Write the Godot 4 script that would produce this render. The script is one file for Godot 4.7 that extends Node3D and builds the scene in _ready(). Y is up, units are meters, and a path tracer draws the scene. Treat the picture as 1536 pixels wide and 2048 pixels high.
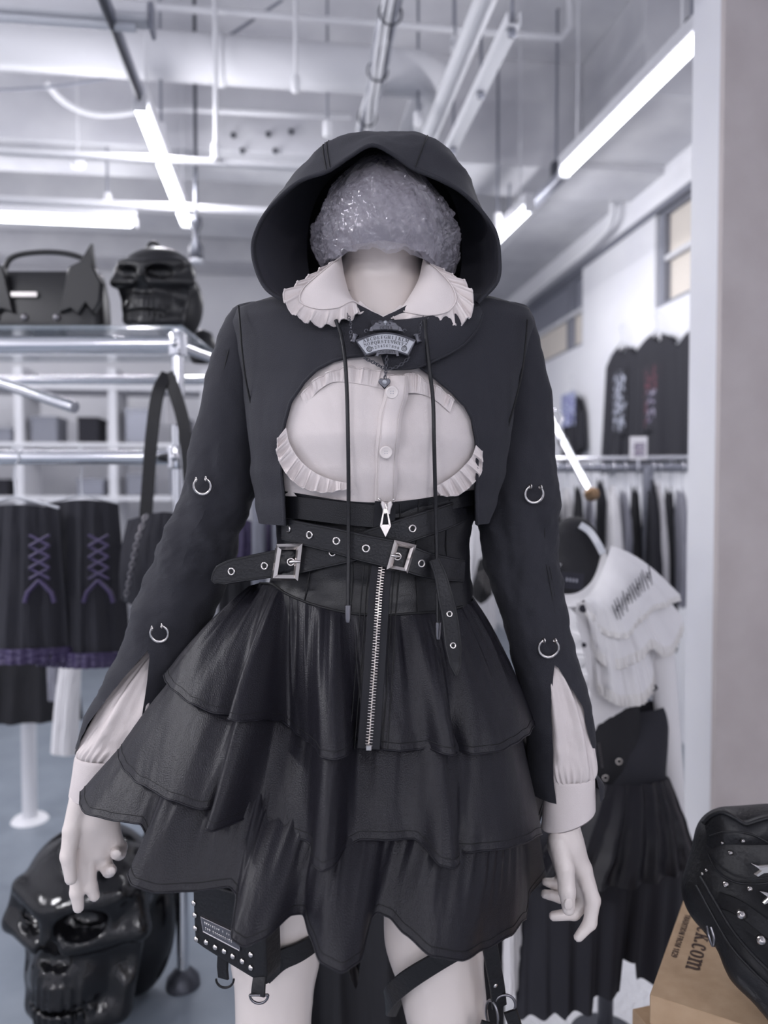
extends Node3D
# A mannequin in a gothic-fashion shop. Metres, y up; the camera looks along -z, the room is turned by ROOM_TURN.
const F := 1536.0
const EYE := Vector3(0.0, 1.3, 0.0)
const PITCH := -0.0314
const ROOM_TURN := 0.1283
const D0 := 1.05
var eye_basis := Basis(Vector3.RIGHT, PITCH)
var room := Basis(Vector3.UP, ROOM_TURN)
var M := {}
var rng := RandomNumberGenerator.new()
var noise := FastNoiseLite.new()

# ---------------------------------------------------------------- shapes
class Shape:
	var v := PackedVector3Array()
	var uv := PackedVector2Array()
	var ix := PackedInt32Array()

	func grid(rows: Array, closed := false) -> void:
		var base := v.size()
		var h := rows.size()
		var w: int = rows[0].size()
		for i in h:
			var r: PackedVector3Array = rows[i]
			v.append_array(r)
			for j in w:
				uv.append(Vector2(float(j) / maxf(w - 1.0, 1.0), float(i) / maxf(h - 1.0, 1.0)))
		for i in h - 1:
			for j in (w if closed else w - 1):
				var j2 := (j + 1) % w
				var a := base + i * w + j
				var b := base + i * w + j2
				var c := base + (i + 1) * w + j2
				var d := base + (i + 1) * w + j
				ix.append_array(PackedInt32Array([a, b, c, a, c, d]))

	func poly(p: PackedVector3Array, inside = null) -> void:
		# a flat convex polygon with vertices of its own, facing away from the point inside
		var q := p.duplicate()
		if inside != null:
			var n := (q[2] - q[0]).cross(q[1] - q[0])
			var m := Vector3.ZERO
			for x in q:
				m += x
			if n.dot(m / q.size() - (inside as Vector3)) < 0.0:
				q.reverse()
		var base := v.size()
		for x in q:
			v.append(x)
			uv.append(Vector2.ZERO)
		for k in range(1, q.size() - 1):
			ix.append_array(PackedInt32Array([base, base + k, base + k + 1]))

	func box(c: Vector3, size: Vector3, bevel := 0.003, b := Basis.IDENTITY) -> void:
		var h := size * 0.5
		var e := minf(bevel, minf(h.x, minf(h.y, h.z)) * 0.9)
		for ax in 3:
			for s in [-1.0, 1.0]:
				var pts := PackedVector3Array()
				for k in [[-1, -1], [1, -1], [1, 1], [-1, 1]]:
					var q := Vector3.ZERO
					q[ax] = s * h[ax]
					q[(ax + 1) % 3] = k[0] * (h[(ax + 1) % 3] - e)
					q[(ax + 2) % 3] = k[1] * (h[(ax + 2) % 3] - e)
					pts.append(c + b * q)
				poly(pts, c)
		for ax in 3:
			for s in [-1.0, 1.0]:
				for t in [-1.0, 1.0]:
					var a1 := (ax + 1) % 3
					var a2 := (ax + 2) % 3
					var pts := PackedVector3Array()
					for k in [[-1, 0], [1, 0], [1, 1], [-1, 1]]:
						var q := Vector3.ZERO
						q[ax] = k[0] * (h[ax] - e)
						q[a1] = s * (h[a1] - (e if k[1] == 1 else 0.0))
						q[a2] = t * (h[a2] - (0.0 if k[1] == 1 else e))
						pts.append(c + b * q)
					poly(pts, c)
		for sx in [-1.0, 1.0]:
			for sy in [-1.0, 1.0]:
				for sz in [-1.0, 1.0]:
					var s := Vector3(sx, sy, sz)
					poly(PackedVector3Array([c + b * (s * Vector3(h.x, h.y - e, h.z - e)), c + b * (s * Vector3(h.x - e, h.y, h.z - e)), c + b * (s * Vector3(h.x - e, h.y - e, h.z))]), c)

	func sweep(path: PackedVector3Array, prof: Array, scale: Array, closed := false, up := Vector3.ZERO, cap := true) -> void:
		# prof: closed outline of Vector2 (x across, y along the normal)
		var n := path.size()
		var rows := []
		var prev := Vector3.ZERO
		for i in n:
			var t: Vector3
			if closed:
				t = path[(i + 1) % n] - path[(i + n - 1) % n]
			else:
				t = path[mini(i + 1, n - 1)] - path[maxi(i - 1, 0)]
			t = t.normalized()
			var nn: Vector3
			if up != Vector3.ZERO:
				nn = up
			elif i == 0:
				nn = Vector3.UP if absf(t.y) < 0.9 else Vector3.RIGHT
			else:
				nn = prev
			nn = (nn - t * nn.dot(t))
			nn = nn.normalized() if nn.length() > 1e-6 else Vector3.RIGHT
			prev = nn
			var bb := t.cross(nn)
			var s: float = scale[i] if scale.size() > 1 else scale[0]
			var row := PackedVector3Array()
			for q in prof:
				row.append(path[i] + bb * (q.x * s) + nn * (q.y * s))
			rows.append(row)
		if closed:
			rows.append(rows[0])
		grid(rows, true)
		if cap and not closed:
			var mid: Vector3 = path[n / 2]
			poly(rows[0], path[1])
			poly(rows[n - 1], path[n - 2])

	func tube(path: PackedVector3Array, r, sides := 8, closed := false) -> void:
		var prof := []
		for k in sides:
			prof.append(Vector2(cos(TAU * k / sides), sin(TAU * k / sides)))
		sweep(path, prof, r if r is Array else [r], closed)

	func ribbon(path: PackedVector3Array, out: PackedVector3Array, w, t: float) -> void:
		# a strap: flat band, width w, thickness t, its face turned to the directions out
		var n := path.size()
		var strips := [[], [], [], []]
		for i in n:
			var tg := (path[mini(i + 1, n - 1)] - path[maxi(i - 1, 0)]).normalized()
			var o := (out[i] - tg * out[i].dot(tg)).normalized()
			var ac := tg.cross(o)
			var hw: float = (w[i] if w is Array else w) * 0.5
			var f := path[i] + o * t
			var e := t * 0.35
			strips[0].append(PackedVector3Array([f - ac * (hw - e), f + ac * (hw - e)]))
			strips[1].append(PackedVector3Array([f + ac * (hw - e), path[i] + ac * hw + o * (t - e), path[i] + ac * hw]))
			strips[2].append(PackedVector3Array([path[i] + ac * hw, path[i] - ac * hw]))
			strips[3].append(PackedVector3Array([path[i] - ac * hw, path[i] - ac * hw + o * (t - e), f - ac * (hw - e)]))
		for s in strips:
			grid(s)
		for i in [0, n - 1]:
			poly(PackedVector3Array([strips[0][i][0], strips[0][i][1], strips[2][i][0], strips[2][i][1]]), path[1 if i == 0 else n - 2])

	func lathe(prof: Array, xf: Transform3D, seg := 24) -> void:
		# prof: Vector2(radius, height) along local y; repeat a point for a sharp edge
		var part := []
		for k in prof.size():
			var row := PackedVector3Array()
			for j in seg:
				row.append(xf * Vector3(prof[k].x * cos(TAU * j / seg), prof[k].y, prof[k].x * sin(TAU * j / seg)))
			if k > 0 and prof[k].is_equal_approx(prof[k - 1]):
				grid(part, true)
				part = []
			part.append(row)
		grid(part, true)

	func ball(c: Vector3, r: Vector3, b := Basis.IDENTITY, seg := 14) -> void:
		var rows := []
		for i in seg / 2 + 1:
			var a := PI * i / (seg / 2)
			var row := PackedVector3Array()
			for j in seg:
				row.append(c + b * (r * Vector3(sin(a) * cos(TAU * j / seg), cos(a), sin(a) * sin(TAU * j / seg))))
			rows.append(row)
		grid(rows, true)

	func ring(c: Vector3, b: Basis, R: float, r: float, from := 0.0, to := TAU, seg := 28, sides := 8) -> void:
		# a torus (or a part of one) in the plane of b.x and b.y
		var whole := to - from > TAU - 0.001
		var p := PackedVector3Array()
		for k in (seg if whole else seg + 1):
			var a := from + (to - from) * k / seg
			p.append(c + b.x * (R * cos(a)) + b.y * (R * sin(a)))
		tube(p, r, sides, whole)

	func prism(o: PackedVector2Array, depth: float, bevel: float, xf: Transform3D) -> void:
		# an outline in local xy pushed along +z, its front edge chamfered
		var n := o.size()
		var p := o.duplicate()
		if Geometry2D.is_polygon_clockwise(p):
			p.reverse()
		var q := PackedVector2Array()
		for k in n:
			var d1 := (p[k] - p[(k + n - 1) % n]).normalized()
			var d2 := (p[(k + 1) % n] - p[k]).normalized()
			var inn := Vector2(-d1.y, d1.x) + Vector2(-d2.y, d2.x)
			q.append(p[k] + inn.normalized() * bevel)
		var zs := [[p, 0.0], [p, depth - bevel], [q, depth]]
		for s in 2:
			for k in n:
				var k2 := (k + 1) % n
				var pts := PackedVector3Array()
				for e in [[s, k], [s, k2], [s + 1, k2], [s + 1, k]]:
					var w: Vector2 = zs[e[0]][0][e[1]]
					pts.append(xf * Vector3(w.x, w.y, zs[e[0]][1]))
				pts.reverse()
				poly(pts)
		for side in 2:
			var pl: PackedVector2Array = q if side else p
			var tri := Geometry2D.triangulate_polygon(pl)
			var base := v.size()
			for w in pl:
				v.append(xf * Vector3(w.x, w.y, depth if side else 0.0))
				uv.append(w)
			for k in range(0, tri.size(), 3):
				var a := pl[tri[k]]
				var cw := (pl[tri[k + 1]] - a).cross(pl[tri[k + 2]] - a) < 0.0
				if cw == (side == 1):
					ix.append_array(PackedInt32Array([base + tri[k], base + tri[k + 1], base + tri[k + 2]]))
				else:
					ix.append_array(PackedInt32Array([base + tri[k], base + tri[k + 2], base + tri[k + 1]]))

	func take(m: Mesh, xf: Transform3D) -> void:
		for s in m.get_surface_count():
			var a := m.surface_get_arrays(s)
			var base := v.size()
			for p in a[Mesh.ARRAY_VERTEX]:
				v.append(xf * p)
				uv.append(Vector2.ZERO)
			if a[Mesh.ARRAY_INDEX] != null and a[Mesh.ARRAY_INDEX].size():
				for k in a[Mesh.ARRAY_INDEX]:
					ix.append(base + k)
			else:
				for k in a[Mesh.ARRAY_VERTEX].size():
					ix.append(base + k)

	func done() -> ArrayMesh:
		var n := PackedVector3Array()
		n.resize(v.size())
		for k in range(0, ix.size(), 3):
			var a := v[ix[k]]
			var f := (v[ix[k + 2]] - a).cross(v[ix[k + 1]] - a)
			n[ix[k]] += f
			n[ix[k + 1]] += f
			n[ix[k + 2]] += f
		for k in n.size():
			n[k] = n[k].normalized() if n[k].length_squared() > 1e-24 else Vector3.UP
		var arr := []
		arr.resize(Mesh.ARRAY_MAX)
		arr[Mesh.ARRAY_VERTEX] = v
		arr[Mesh.ARRAY_NORMAL] = n
		arr[Mesh.ARRAY_TEX_UV] = uv
		arr[Mesh.ARRAY_INDEX] = ix
		var m := ArrayMesh.new()
		m.add_surface_from_arrays(Mesh.PRIMITIVE_TRIANGLES, arr)
		return m

class Field:
	# a distance field on a grid, meshed as surface nets
	var lo: Vector3
	var c: float
	var nx: int
	var ny: int
	var nz: int
	var f := PackedFloat32Array()

	func _init(a: Vector3, b: Vector3, cell: float) -> void:
		lo = a
		c = cell
		nx = int((b.x - a.x) / cell) + 2
		ny = int((b.y - a.y) / cell) + 2
		nz = int((b.z - a.z) / cell) + 2
		f.resize(nx * ny * nz)
		f.fill(0.1)

	func put(k: int, d: float, s: float, cut: bool) -> void:
		var e := f[k]
		if cut:
			d = -d
			var h := maxf(s - absf(e - d), 0.0) / s
			f[k] = maxf(e, d) + h * h * s * 0.25
		else:
			var h := maxf(s - absf(e - d), 0.0) / s
			f[k] = minf(e, d) - h * h * s * 0.25

	func bounds(a: Vector3, b: Vector3) -> Array:
		return [clampi(int((a.x - lo.x) / c), 0, nx - 1), clampi(int((b.x - lo.x) / c) + 1, 0, nx - 1), clampi(int((a.y - lo.y) / c), 0, ny - 1), clampi(int((b.y - lo.y) / c) + 1, 0, ny - 1), clampi(int((a.z - lo.z) / c), 0, nz - 1), clampi(int((b.z - lo.z) / c) + 1, 0, nz - 1)]

	func bone(a: Vector3, b: Vector3, ra: float, rb: float, s := 0.01, cut := false) -> void:
		var m := maxf(ra, rb) + s + 2.0 * c
		var q := bounds(Vector3(minf(a.x, b.x) - m, minf(a.y, b.y) - m, minf(a.z, b.z) - m), Vector3(maxf(a.x, b.x) + m, maxf(a.y, b.y) + m, maxf(a.z, b.z) + m))
		var ab := b - a
		var l2 := maxf(ab.length_squared(), 1e-9)
		for z in range(q[4], q[5] + 1):
			for y in range(q[2], q[3] + 1):
				var k: int = (z * ny + y) * nx + q[0]
				for x in range(q[0], q[1] + 1):
					var p := lo + Vector3(x, y, z) * c - a
					var h := clampf(p.dot(ab) / l2, 0.0, 1.0)
					put(k, (p - ab * h).length() - lerpf(ra, rb, h), s, cut)
					k += 1

	func egg(o: Vector3, r: Vector3, s := 0.01, cut := false, b := Basis.IDENTITY) -> void:
		var m := maxf(r.x, maxf(r.y, r.z)) + s + 2.0 * c
		var q := bounds(o - Vector3(m, m, m), o + Vector3(m, m, m))
		var bi := b.inverse()
		for z in range(q[4], q[5] + 1):
			for y in range(q[2], q[3] + 1):
				var k: int = (z * ny + y) * nx + q[0]
				for x in range(q[0], q[1] + 1):
					var p := (bi * (lo + Vector3(x, y, z) * c - o)) / r
					var l := p.length()
					var g := (p / r).length()
					put(k, l * (l - 1.0) / maxf(g, 1e-6) if l > 0.05 else -minf(r.x, minf(r.y, r.z)), s, cut)
					k += 1

	func into(sh: Shape) -> void:
		var id := PackedInt32Array()
		id.resize(f.size())
		id.fill(-1)
		var step := [1, nx, nx * ny]
		var off := [0, 1, nx, nx + 1, nx * ny, nx * ny + 1, nx * ny + nx, nx * ny + nx + 1]
		for z in nz - 1:
			for y in ny - 1:
				var k := (z * ny + y) * nx
				for x in nx - 1:
					var s := 0
					for e in off:
						if f[k + e] < 0.0:
							s += 1
					if s > 0 and s < 8:
						var sum := Vector3.ZERO
						var cnt := 0
						for i in 8:
							for ax in 3:
								if i & (1 << ax) == 0:
									var a := f[k + off[i]]
									var b := f[k + off[i | (1 << ax)]]
									if (a < 0.0) != (b < 0.0):
										var p := Vector3(i & 1, (i >> 1) & 1, (i >> 2) & 1)
										p[ax] = a / (a - b)
										sum += p
										cnt += 1
						id[k] = sh.v.size()
						sh.v.append(lo + (Vector3(x, y, z) + sum / cnt) * c)
						sh.uv.append(Vector2.ZERO)
					k += 1
		for z in range(1, nz - 1):
			for y in range(1, ny - 1):
				for x in range(1, nx - 1):
					var k := (z * ny + y) * nx + x
					for ax in 3:
						var k2: int = k + step[ax]
						if (f[k] < 0.0) != (f[k2] < 0.0):
							var u: int = step[(ax + 1) % 3]
							var w: int = step[(ax + 2) % 3]
							var a := id[k - u - w]
							var b := id[k - w]
							var cc := id[k]
							var d := id[k - u]
							if a < 0 or b < 0 or cc < 0 or d < 0:
								continue
							if f[k] < 0.0:
								sh.ix.append_array(PackedInt32Array([a, d, cc, a, cc, b]))
							else:
								sh.ix.append_array(PackedInt32Array([a, b, cc, a, cc, d]))

# ---------------------------------------------------------------- points and curves
func P(px: float, py: float, d: float) -> Vector3:
	# the point seen at (px, py) at the distance d in front of the eye
	var r := eye_basis * Vector3((px - 768.0) / F, -(py - 1024.0) / F, -1.0)
	return EYE + r * (d / -r.z)

func on_height(px: float, py: float, y: float) -> Vector3:
	var r := eye_basis * Vector3((px - 768.0) / F, -(py - 1024.0) / F, -1.0)
	return EYE + r * ((y - EYE.y) / r.y)

func on_side_wall(px: float, py: float, off: float) -> Vector3:
	# the point of a plane parallel to the right wall, off metres right of the eye
	var r := eye_basis * Vector3((px - 768.0) / F, -(py - 1024.0) / F, -1.0)
	var n := room.x
	return EYE + r * (off / r.dot(n))

func on_ahead(px: float, py: float, ahead: float) -> Vector3:
	# the point of the plane across the room, ahead metres away
	var r := eye_basis * Vector3((px - 768.0) / F, -(py - 1024.0) / F, -1.0)
	return EYE + r * (-ahead / r.dot(room.z))

func room_at(right: float, y: float, ahead: float) -> Vector3:
	return room * Vector3(right, y, -ahead)

func PP(list: Array, d := 0.0) -> PackedVector3Array:
	var out := PackedVector3Array()
	for q in list:
		out.append(P(q[0], q[1], q[2] if q.size() > 2 else d))
	return out

func curve(c: PackedVector3Array, n: int, closed := false) -> PackedVector3Array:
	# a smooth line through the points c, n points at even spacing
	var m := c.size()
	var fine := PackedVector3Array()
	for i in (m if closed else m - 1):
		var p0 := c[(i + m - 1) % m] if closed or i > 0 else c[0] * 2.0 - c[1]
		var p1 := c[i]
		var p2 := c[(i + 1) % m]
		var p3 := c[(i + 2) % m] if closed or i < m - 2 else c[m - 1] * 2.0 - c[m - 2]
		var d01 := maxf(sqrt(p0.distance_to(p1)), 1e-4)
		var d12 := maxf(sqrt(p1.distance_to(p2)), 1e-4)
		var d23 := maxf(sqrt(p2.distance_to(p3)), 1e-4)
		var m1 := ((p1 - p0) / d01 - (p2 - p0) / (d01 + d12) + (p2 - p1) / d12) * d12
		var m2 := ((p2 - p1) / d12 - (p3 - p1) / (d12 + d23) + (p3 - p2) / d23) * d12
		for k in 12:
			var t := k / 12.0
			var t2 := t * t
			var t3 := t2 * t
			fine.append(p1 * (2 * t3 - 3 * t2 + 1) + m1 * (t3 - 2 * t2 + t) + p2 * (3 * t2 - 2 * t3) + m2 * (t3 - t2))
	fine.append(c[0] if closed else c[m - 1])
	var length := PackedFloat32Array([0.0])
	for i in range(1, fine.size()):
		length.append(length[i - 1] + fine[i].distance_to(fine[i - 1]))
	var out := PackedVector3Array()
	var at := 0
	for k in n:
		var want := length[length.size() - 1] * k / float(n if closed else n - 1)
		while at < fine.size() - 2 and length[at + 1] < want:
			at += 1
		out.append(fine[at].lerp(fine[at + 1], clampf((want - length[at]) / maxf(length[at + 1] - length[at], 1e-9), 0.0, 1.0)))
	return out

func table(t: Array, x: float, col: int, smooth := true) -> float:
	# the column col of a table of rows sorted by their first number
	if x <= t[0][0]:
		return t[0][col]
	for i in range(1, t.size()):
		if x <= t[i][0]:
			var k: float = (x - t[i - 1][0]) / maxf(t[i][0] - t[i - 1][0], 1e-6)
			if smooth:
				k = k * k * (3.0 - 2.0 * k) * 0.5 + k * 0.5
			return lerpf(t[i - 1][col], t[i][col], k)
	return t[t.size() - 1][col]

# ---------------------------------------------------------------- the objects of the scene
func numbered(called: String) -> String:
	if not has_node(NodePath(called)):
		return called
	var k := 1
	while has_node(NodePath("%s_%03d" % [called, k])):
		k += 1
	return "%s_%03d" % [called, k]

func tag(o: Node3D, label: String, category := "", group := "") -> Node3D:
	o.set_meta("label", label)
	if category:
		o.set_meta("category", category)
	if group:
		o.set_meta("group", group)
	return o

func thing(called: String, label: String, category: String, at := Vector3.ZERO, group := "") -> Node3D:
	var o := Node3D.new()
	o.name = numbered(called)
	add_child(o)
	o.position = at
	tag(o, label, category, group)
	return o

func obj(called: String, mesh, m: Material, parent: Node3D = self, xf := Transform3D.IDENTITY) -> MeshInstance3D:
	# one named mesh; its shape is given in the room's metres (times xf)
	var o := MeshInstance3D.new()
	if parent == self:
		o.name = numbered(called)
	else:
		var k := 0
		var nm := called
		while parent.has_node(NodePath(nm)):
			k += 1
			nm = "%s_%03d" % [called, k]
		o.name = nm
	o.mesh = mesh.done() if mesh is Shape else mesh
	o.material_override = m
	parent.add_child(o, true)
	o.transform = xf if parent == self else parent.global_transform.affine_inverse() * xf
	return o

func struct(called: String, mesh, m: Material, label: String, xf := Transform3D.IDENTITY) -> MeshInstance3D:
	var o := obj(called, mesh, m, self, xf)
	o.set_meta("kind", "structure")
	o.set_meta("label", label)
	return o

func copy(o: Node3D, xf: Transform3D, label: String, group := "") -> Node3D:
	var c: Node3D = o.duplicate()
	c.name = numbered(String(o.name).rstrip("0123456789").rstrip("_") if String(o.name).right(3).is_valid_int() else String(o.name))
	add_child(c)
	c.transform = xf
	c.set_meta("label", label)
	if group:
		c.set_meta("group", group)
	return c

# ---------------------------------------------------------------- materials
func speck(freq: float, size := 256, oct := 3, normal := 0.0, kind := FastNoiseLite.TYPE_SIMPLEX_SMOOTH) -> NoiseTexture2D:
	var t := NoiseTexture2D.new()
	t.width = size
	t.height = size
	t.seamless = true
	var n := FastNoiseLite.new()
	n.noise_type = kind
	n.frequency = freq
	n.fractal_octaves = oct
	n.seed = int(freq * 1000) + size
	t.noise = n
	if normal > 0.0:
		t.as_normal_map = true
		t.bump_strength = normal
	return t

func blotch(a: Color, b: Color, freq: float, size := 256) -> NoiseTexture2D:
	var t := speck(freq, size, 4)
	var g := Gradient.new()
	g.set_color(0, a)
	g.set_color(1, b)
	t.color_ramp = g
	return t

func mat(called: String, c: Color, rough: float, metal := 0.0) -> StandardMaterial3D:
	var m := StandardMaterial3D.new()
	m.resource_name = called
	m.albedo_color = c
	m.roughness = rough
	m.metallic = metal
	M[called] = m
	return m

func relief(m: StandardMaterial3D, tex: Texture2D, cm: float, scale: float) -> void:
	m.heightmap_enabled = true
	m.heightmap_texture = tex
	m.heightmap_scale = cm
	m.uv1_triplanar = true
	m.uv1_scale = Vector3(scale, scale, scale)

func sheen(m: StandardMaterial3D, amount: float) -> void:
	m.rim_enabled = true
	m.rim = amount
	m.rim_tint = 0.6

func glow(called: String, c: Color, e: float) -> void:
	var m := mat(called, c, 0.5)
	m.emission_enabled = true
	m.emission = c
	m.emission_energy_multiplier = e

func make_materials() -> void:
	var weave := speck(0.22, 256, 2)
	var grain := speck(0.06, 256, 4)
	var soft := speck(0.012, 256, 3)
	var m := mat("bolero cloth", Color8(36, 36, 43), 0.85)
	relief(m, weave, 0.06, 12.0)
	sheen(m, 0.35)
	m = mat("hazed lining", Color8(62, 62, 71), 0.85)  # same cloth as the bolero, its colour lightened to stand for haze
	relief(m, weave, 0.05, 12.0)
	m = mat("skirt cloth", Color8(26, 25, 31), 0.42)
	m.metallic_specular = 0.36
	relief(m, weave, 0.05, 10.0)
	m = mat("satin band", Color8(19, 19, 23), 0.36)
	m.metallic_specular = 0.4
	relief(m, weave, 0.02, 10.0)
	mat("thread", Color8(10, 10, 13), 0.7)
	m = mat("blouse cloth", Color8(214, 205, 203), 0.85)
	m.metallic_specular = 0.3
	relief(m, weave, 0.03, 14.0)
	m.backlight_enabled = true
	m.backlight = Color(0.12, 0.115, 0.11)
	m = mat("belt leather", Color8(24, 24, 28), 0.42)
	m.metallic_specular = 0.42
	relief(m, grain, 0.03, 14.0)
	m = mat("black leather", Color8(24, 24, 27), 0.45)
	m.metallic_specular = 0.42
	relief(m, grain, 0.06, 9.0)
	mat("silver", Color8(214, 208, 204), 0.22, 1.0)
	mat("dark silver", Color8(132, 130, 134), 0.32, 1.0)
	mat("chrome", Color8(225, 226, 230), 0.16, 1.0)
	mat("brass", Color8(170, 140, 110), 0.35, 1.0)
	mat("pewter", Color8(92, 92, 98), 0.42, 1.0)
	mat("antique face", Color8(150, 152, 158), 0.4, 0.6)
	mat("engraving", Color8(34, 34, 40), 0.6)
	m = mat("mannequin", Color8(220, 210, 205), 0.33)
	m = mat("button shell", Color8(214, 206, 203), 0.4)
	m = mat("film", Color(0.74, 0.72, 0.76, 0.24), 0.07)
	m.transparency = BaseMaterial3D.TRANSPARENCY_ALPHA
	m.normal_enabled = true
	m.normal_texture = speck(0.045, 256, 3, 3.0)
	m.uv1_triplanar = true
	m.uv1_scale = Vector3(7, 7, 7)
	m = mat("wrapped stuffing", Color8(112, 106, 112), 0.6)
	m = mat("skull plastic", Color8(17, 17, 20), 0.13)
	relief(m, soft, 0.12, 5.0)
	m = mat("bag plastic", Color8(20, 20, 23), 0.38)
	m = mat("white paint", Color8(224, 224, 227), 0.7)
	m.albedo_texture = blotch(Color8(244, 244, 247), Color8(255, 255, 255), 0.01)
	m.uv1_triplanar = true
	m.uv1_world_triplanar = true
	m.uv1_scale = Vector3(0.6, 0.6, 0.6)
	m = mat("ceiling paint", Color8(210, 210, 213), 0.85)
	m.albedo_texture = blotch(Color8(228, 228, 232), Color8(255, 255, 255), 0.02)
	m.uv1_triplanar = true
	m.uv1_world_triplanar = true
	m.uv1_scale = Vector3(0.5, 0.5, 0.5)
	mat("pipe paint", Color8(206, 206, 210), 0.55)
	mat("grey metal", Color8(134, 136, 146), 0.4, 0.5)
	mat("dark metal", Color8(70, 72, 80), 0.4, 0.5)
	m = mat("grey plaster", Color8(192, 184, 183), 0.85)
	m.albedo_texture = blotch(Color8(240, 238, 238), Color8(255, 255, 255), 0.015)
	m.uv1_triplanar = true
	m.uv1_scale = Vector3(1.5, 1.5, 1.5)
	m = mat("floor vinyl", Color8(128, 136, 146), 0.33)
	m.albedo_texture = blotch(Color8(225, 227, 230), Color8(255, 255, 255), 0.02)
	m.uv1_triplanar = true
	m.uv1_world_triplanar = true
	m.uv1_scale = Vector3(0.8, 0.8, 0.8)
	m = mat("white paper", Color8(222, 222, 226), 0.75)
	relief(m, speck(0.03, 256, 3), 0.5, 6.0)
	m = mat("cardboard", Color8(194, 166, 136), 0.85)
	m.albedo_texture = blotch(Color8(232, 228, 222), Color8(255, 255, 255), 0.02)
	m.uv1_triplanar = true
	m.uv1_scale = Vector3(4, 4, 4)
	mat("box print", Color8(64, 46, 40), 0.8)
	mat("tan panel", Color8(214, 206, 196), 0.6)
	mat("dark panel", Color8(128, 130, 140), 0.6)
	mat("black cloth", Color8(27, 27, 32), 0.85)
	mat("black cotton", Color8(38, 38, 45), 0.9)
	mat("purple ribbon", Color8(60, 50, 84), 0.5)
	mat("white cloth", Color8(226, 224, 226), 0.9)
	mat("grey cloth", Color8(150, 150, 160), 0.85)
	m = mat("lace", Color8(220, 217, 216), 0.9)
	mat("ink", Color8(38, 38, 48), 0.8)
	mat("card", Color8(222, 220, 224), 0.6)
	m = mat("glass shelf", Color(0.75, 0.8, 0.84, 0.25), 0.05)
	m.transparency = BaseMaterial3D.TRANSPARENCY_ALPHA
	mat("clear plastic", Color8(200, 202, 208), 0.25)
	glow("tube glow", Color8(246, 248, 255), 5.0)

# ---------------------------------------------------------------- the scene
func _ready() -> void:
	var cam := Camera3D.new()
	cam.name = "camera"
	add_child(cam)
	cam.transform = Transform3D(eye_basis, EYE)
	cam.fov = rad_to_deg(2.0 * atan(1024.0 / F))
	cam.near = 0.05
	cam.far = 60.0
	var attr := CameraAttributesPhysical.new()
	attr.frustum_focal_length = 18.0
	attr.frustum_near = 0.05
	attr.frustum_far = 60.0
	attr.frustum_focus_distance = 0.96
	attr.exposure_aperture = LENS_STOP
	cam.attributes = attr
	cam.fov = rad_to_deg(2.0 * atan(1024.0 / F))
	cam.current = true
	var we := WorldEnvironment.new()
	we.name = "surroundings"
	var env := Environment.new()
	env.background_mode = Environment.BG_COLOR
	env.background_color = Color8(120, 122, 130)
	env.tonemap_mode = Environment.TONE_MAPPER_LINEAR
	env.tonemap_exposure = EXPOSURE
	env.sdfgi_enabled = true
	env.ssao_enabled = true
	env.ssil_enabled = true
	we.environment = env
	add_child(we)
	rng.seed = 7
	noise.seed = 5
	noise.frequency = 1.0
	make_materials()
	rng.seed = 7
	build_lamps()
	build_room()
	build_services()
	rng.seed = 7
	build_mannequin()
	build_bolero()
	build_blouse()
	build_skirt()
	build_necklace()
	rng.seed = 7
	build_leg_wear()
	rng.seed = 7
	build_shop_left()
	rng.seed = 7
	build_shop_right()
	rng.seed = 7
	build_dressed_form()
	build_boxes_and_boot()

const EXPOSURE := 1.4
const LENS_STOP := 1.8
const LAMP := 0.95
const LAMP_COLOR := Color(0.985, 0.98, 1.0)

func lamp(a: Vector3, b: Vector3, label: String, strength := 1.0, group := "fluorescent battens of the shop") -> void:
	# a batten from a to b, hung on its housing, with the light it gives just below its glowing face
	var mid := (a + b) * 0.5
	var dir := (b - a).normalized()
	var side := dir.cross(Vector3.UP).normalized()
	var bs := Basis(dir, Vector3.UP, side)
	var t := thing("batten_light", label, "light fixture", mid, group)
	var s := Shape.new()
	s.box(mid + Vector3(0, 0.045, 0), Vector3(a.distance_to(b) + 0.03, 0.05, 0.05), 0.004, bs)
	obj("housing", s, M["pipe paint"], t)
	s = Shape.new()
	s.box(mid, Vector3(a.distance_to(b), 0.036, 0.046), 0.012, bs)
	obj("diffuser", s, M["tube glow"], t)
	for e in [a, b]:
		s = Shape.new()
		s.box(e + dir * (0.012 if e == b else -0.012), Vector3(0.02, 0.042, 0.05), 0.004, bs)
		obj("end_cap", s, M["pipe paint"], t)
	for e in [a + dir * 0.12, b - dir * 0.12]:
		s = Shape.new()
		s.tube(PackedVector3Array([e + Vector3(0, 0.06, 0), Vector3(e.x, 3.5, e.z)]), 0.005, 6)
		obj("suspension_rod", s, M["pipe paint"], t)
	# its three glowing faces: below and to both sides
	for f in [[-Vector3.UP, side, 0.020, 1.0, 0.046], [side, -Vector3.UP, 0.025, 0.6, 0.036], [-side, Vector3.UP, 0.025, 0.6, 0.036]]:
		var l := AreaLight3D.new()
		l.name = "light"
		t.add_child(l, true)
		l.area_size = Vector2(a.distance_to(b), f[4])
		l.light_energy = LAMP * strength * f[3] * a.distance_to(b) / 1.2
		l.light_color = LAMP_COLOR
		l.area_range = 14.0
		l.shadow_enabled = true
		var z: Vector3 = -f[0]
		l.global_transform = Transform3D(Basis(dir, z.cross(dir), z), mid + f[0] * f[2])

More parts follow.
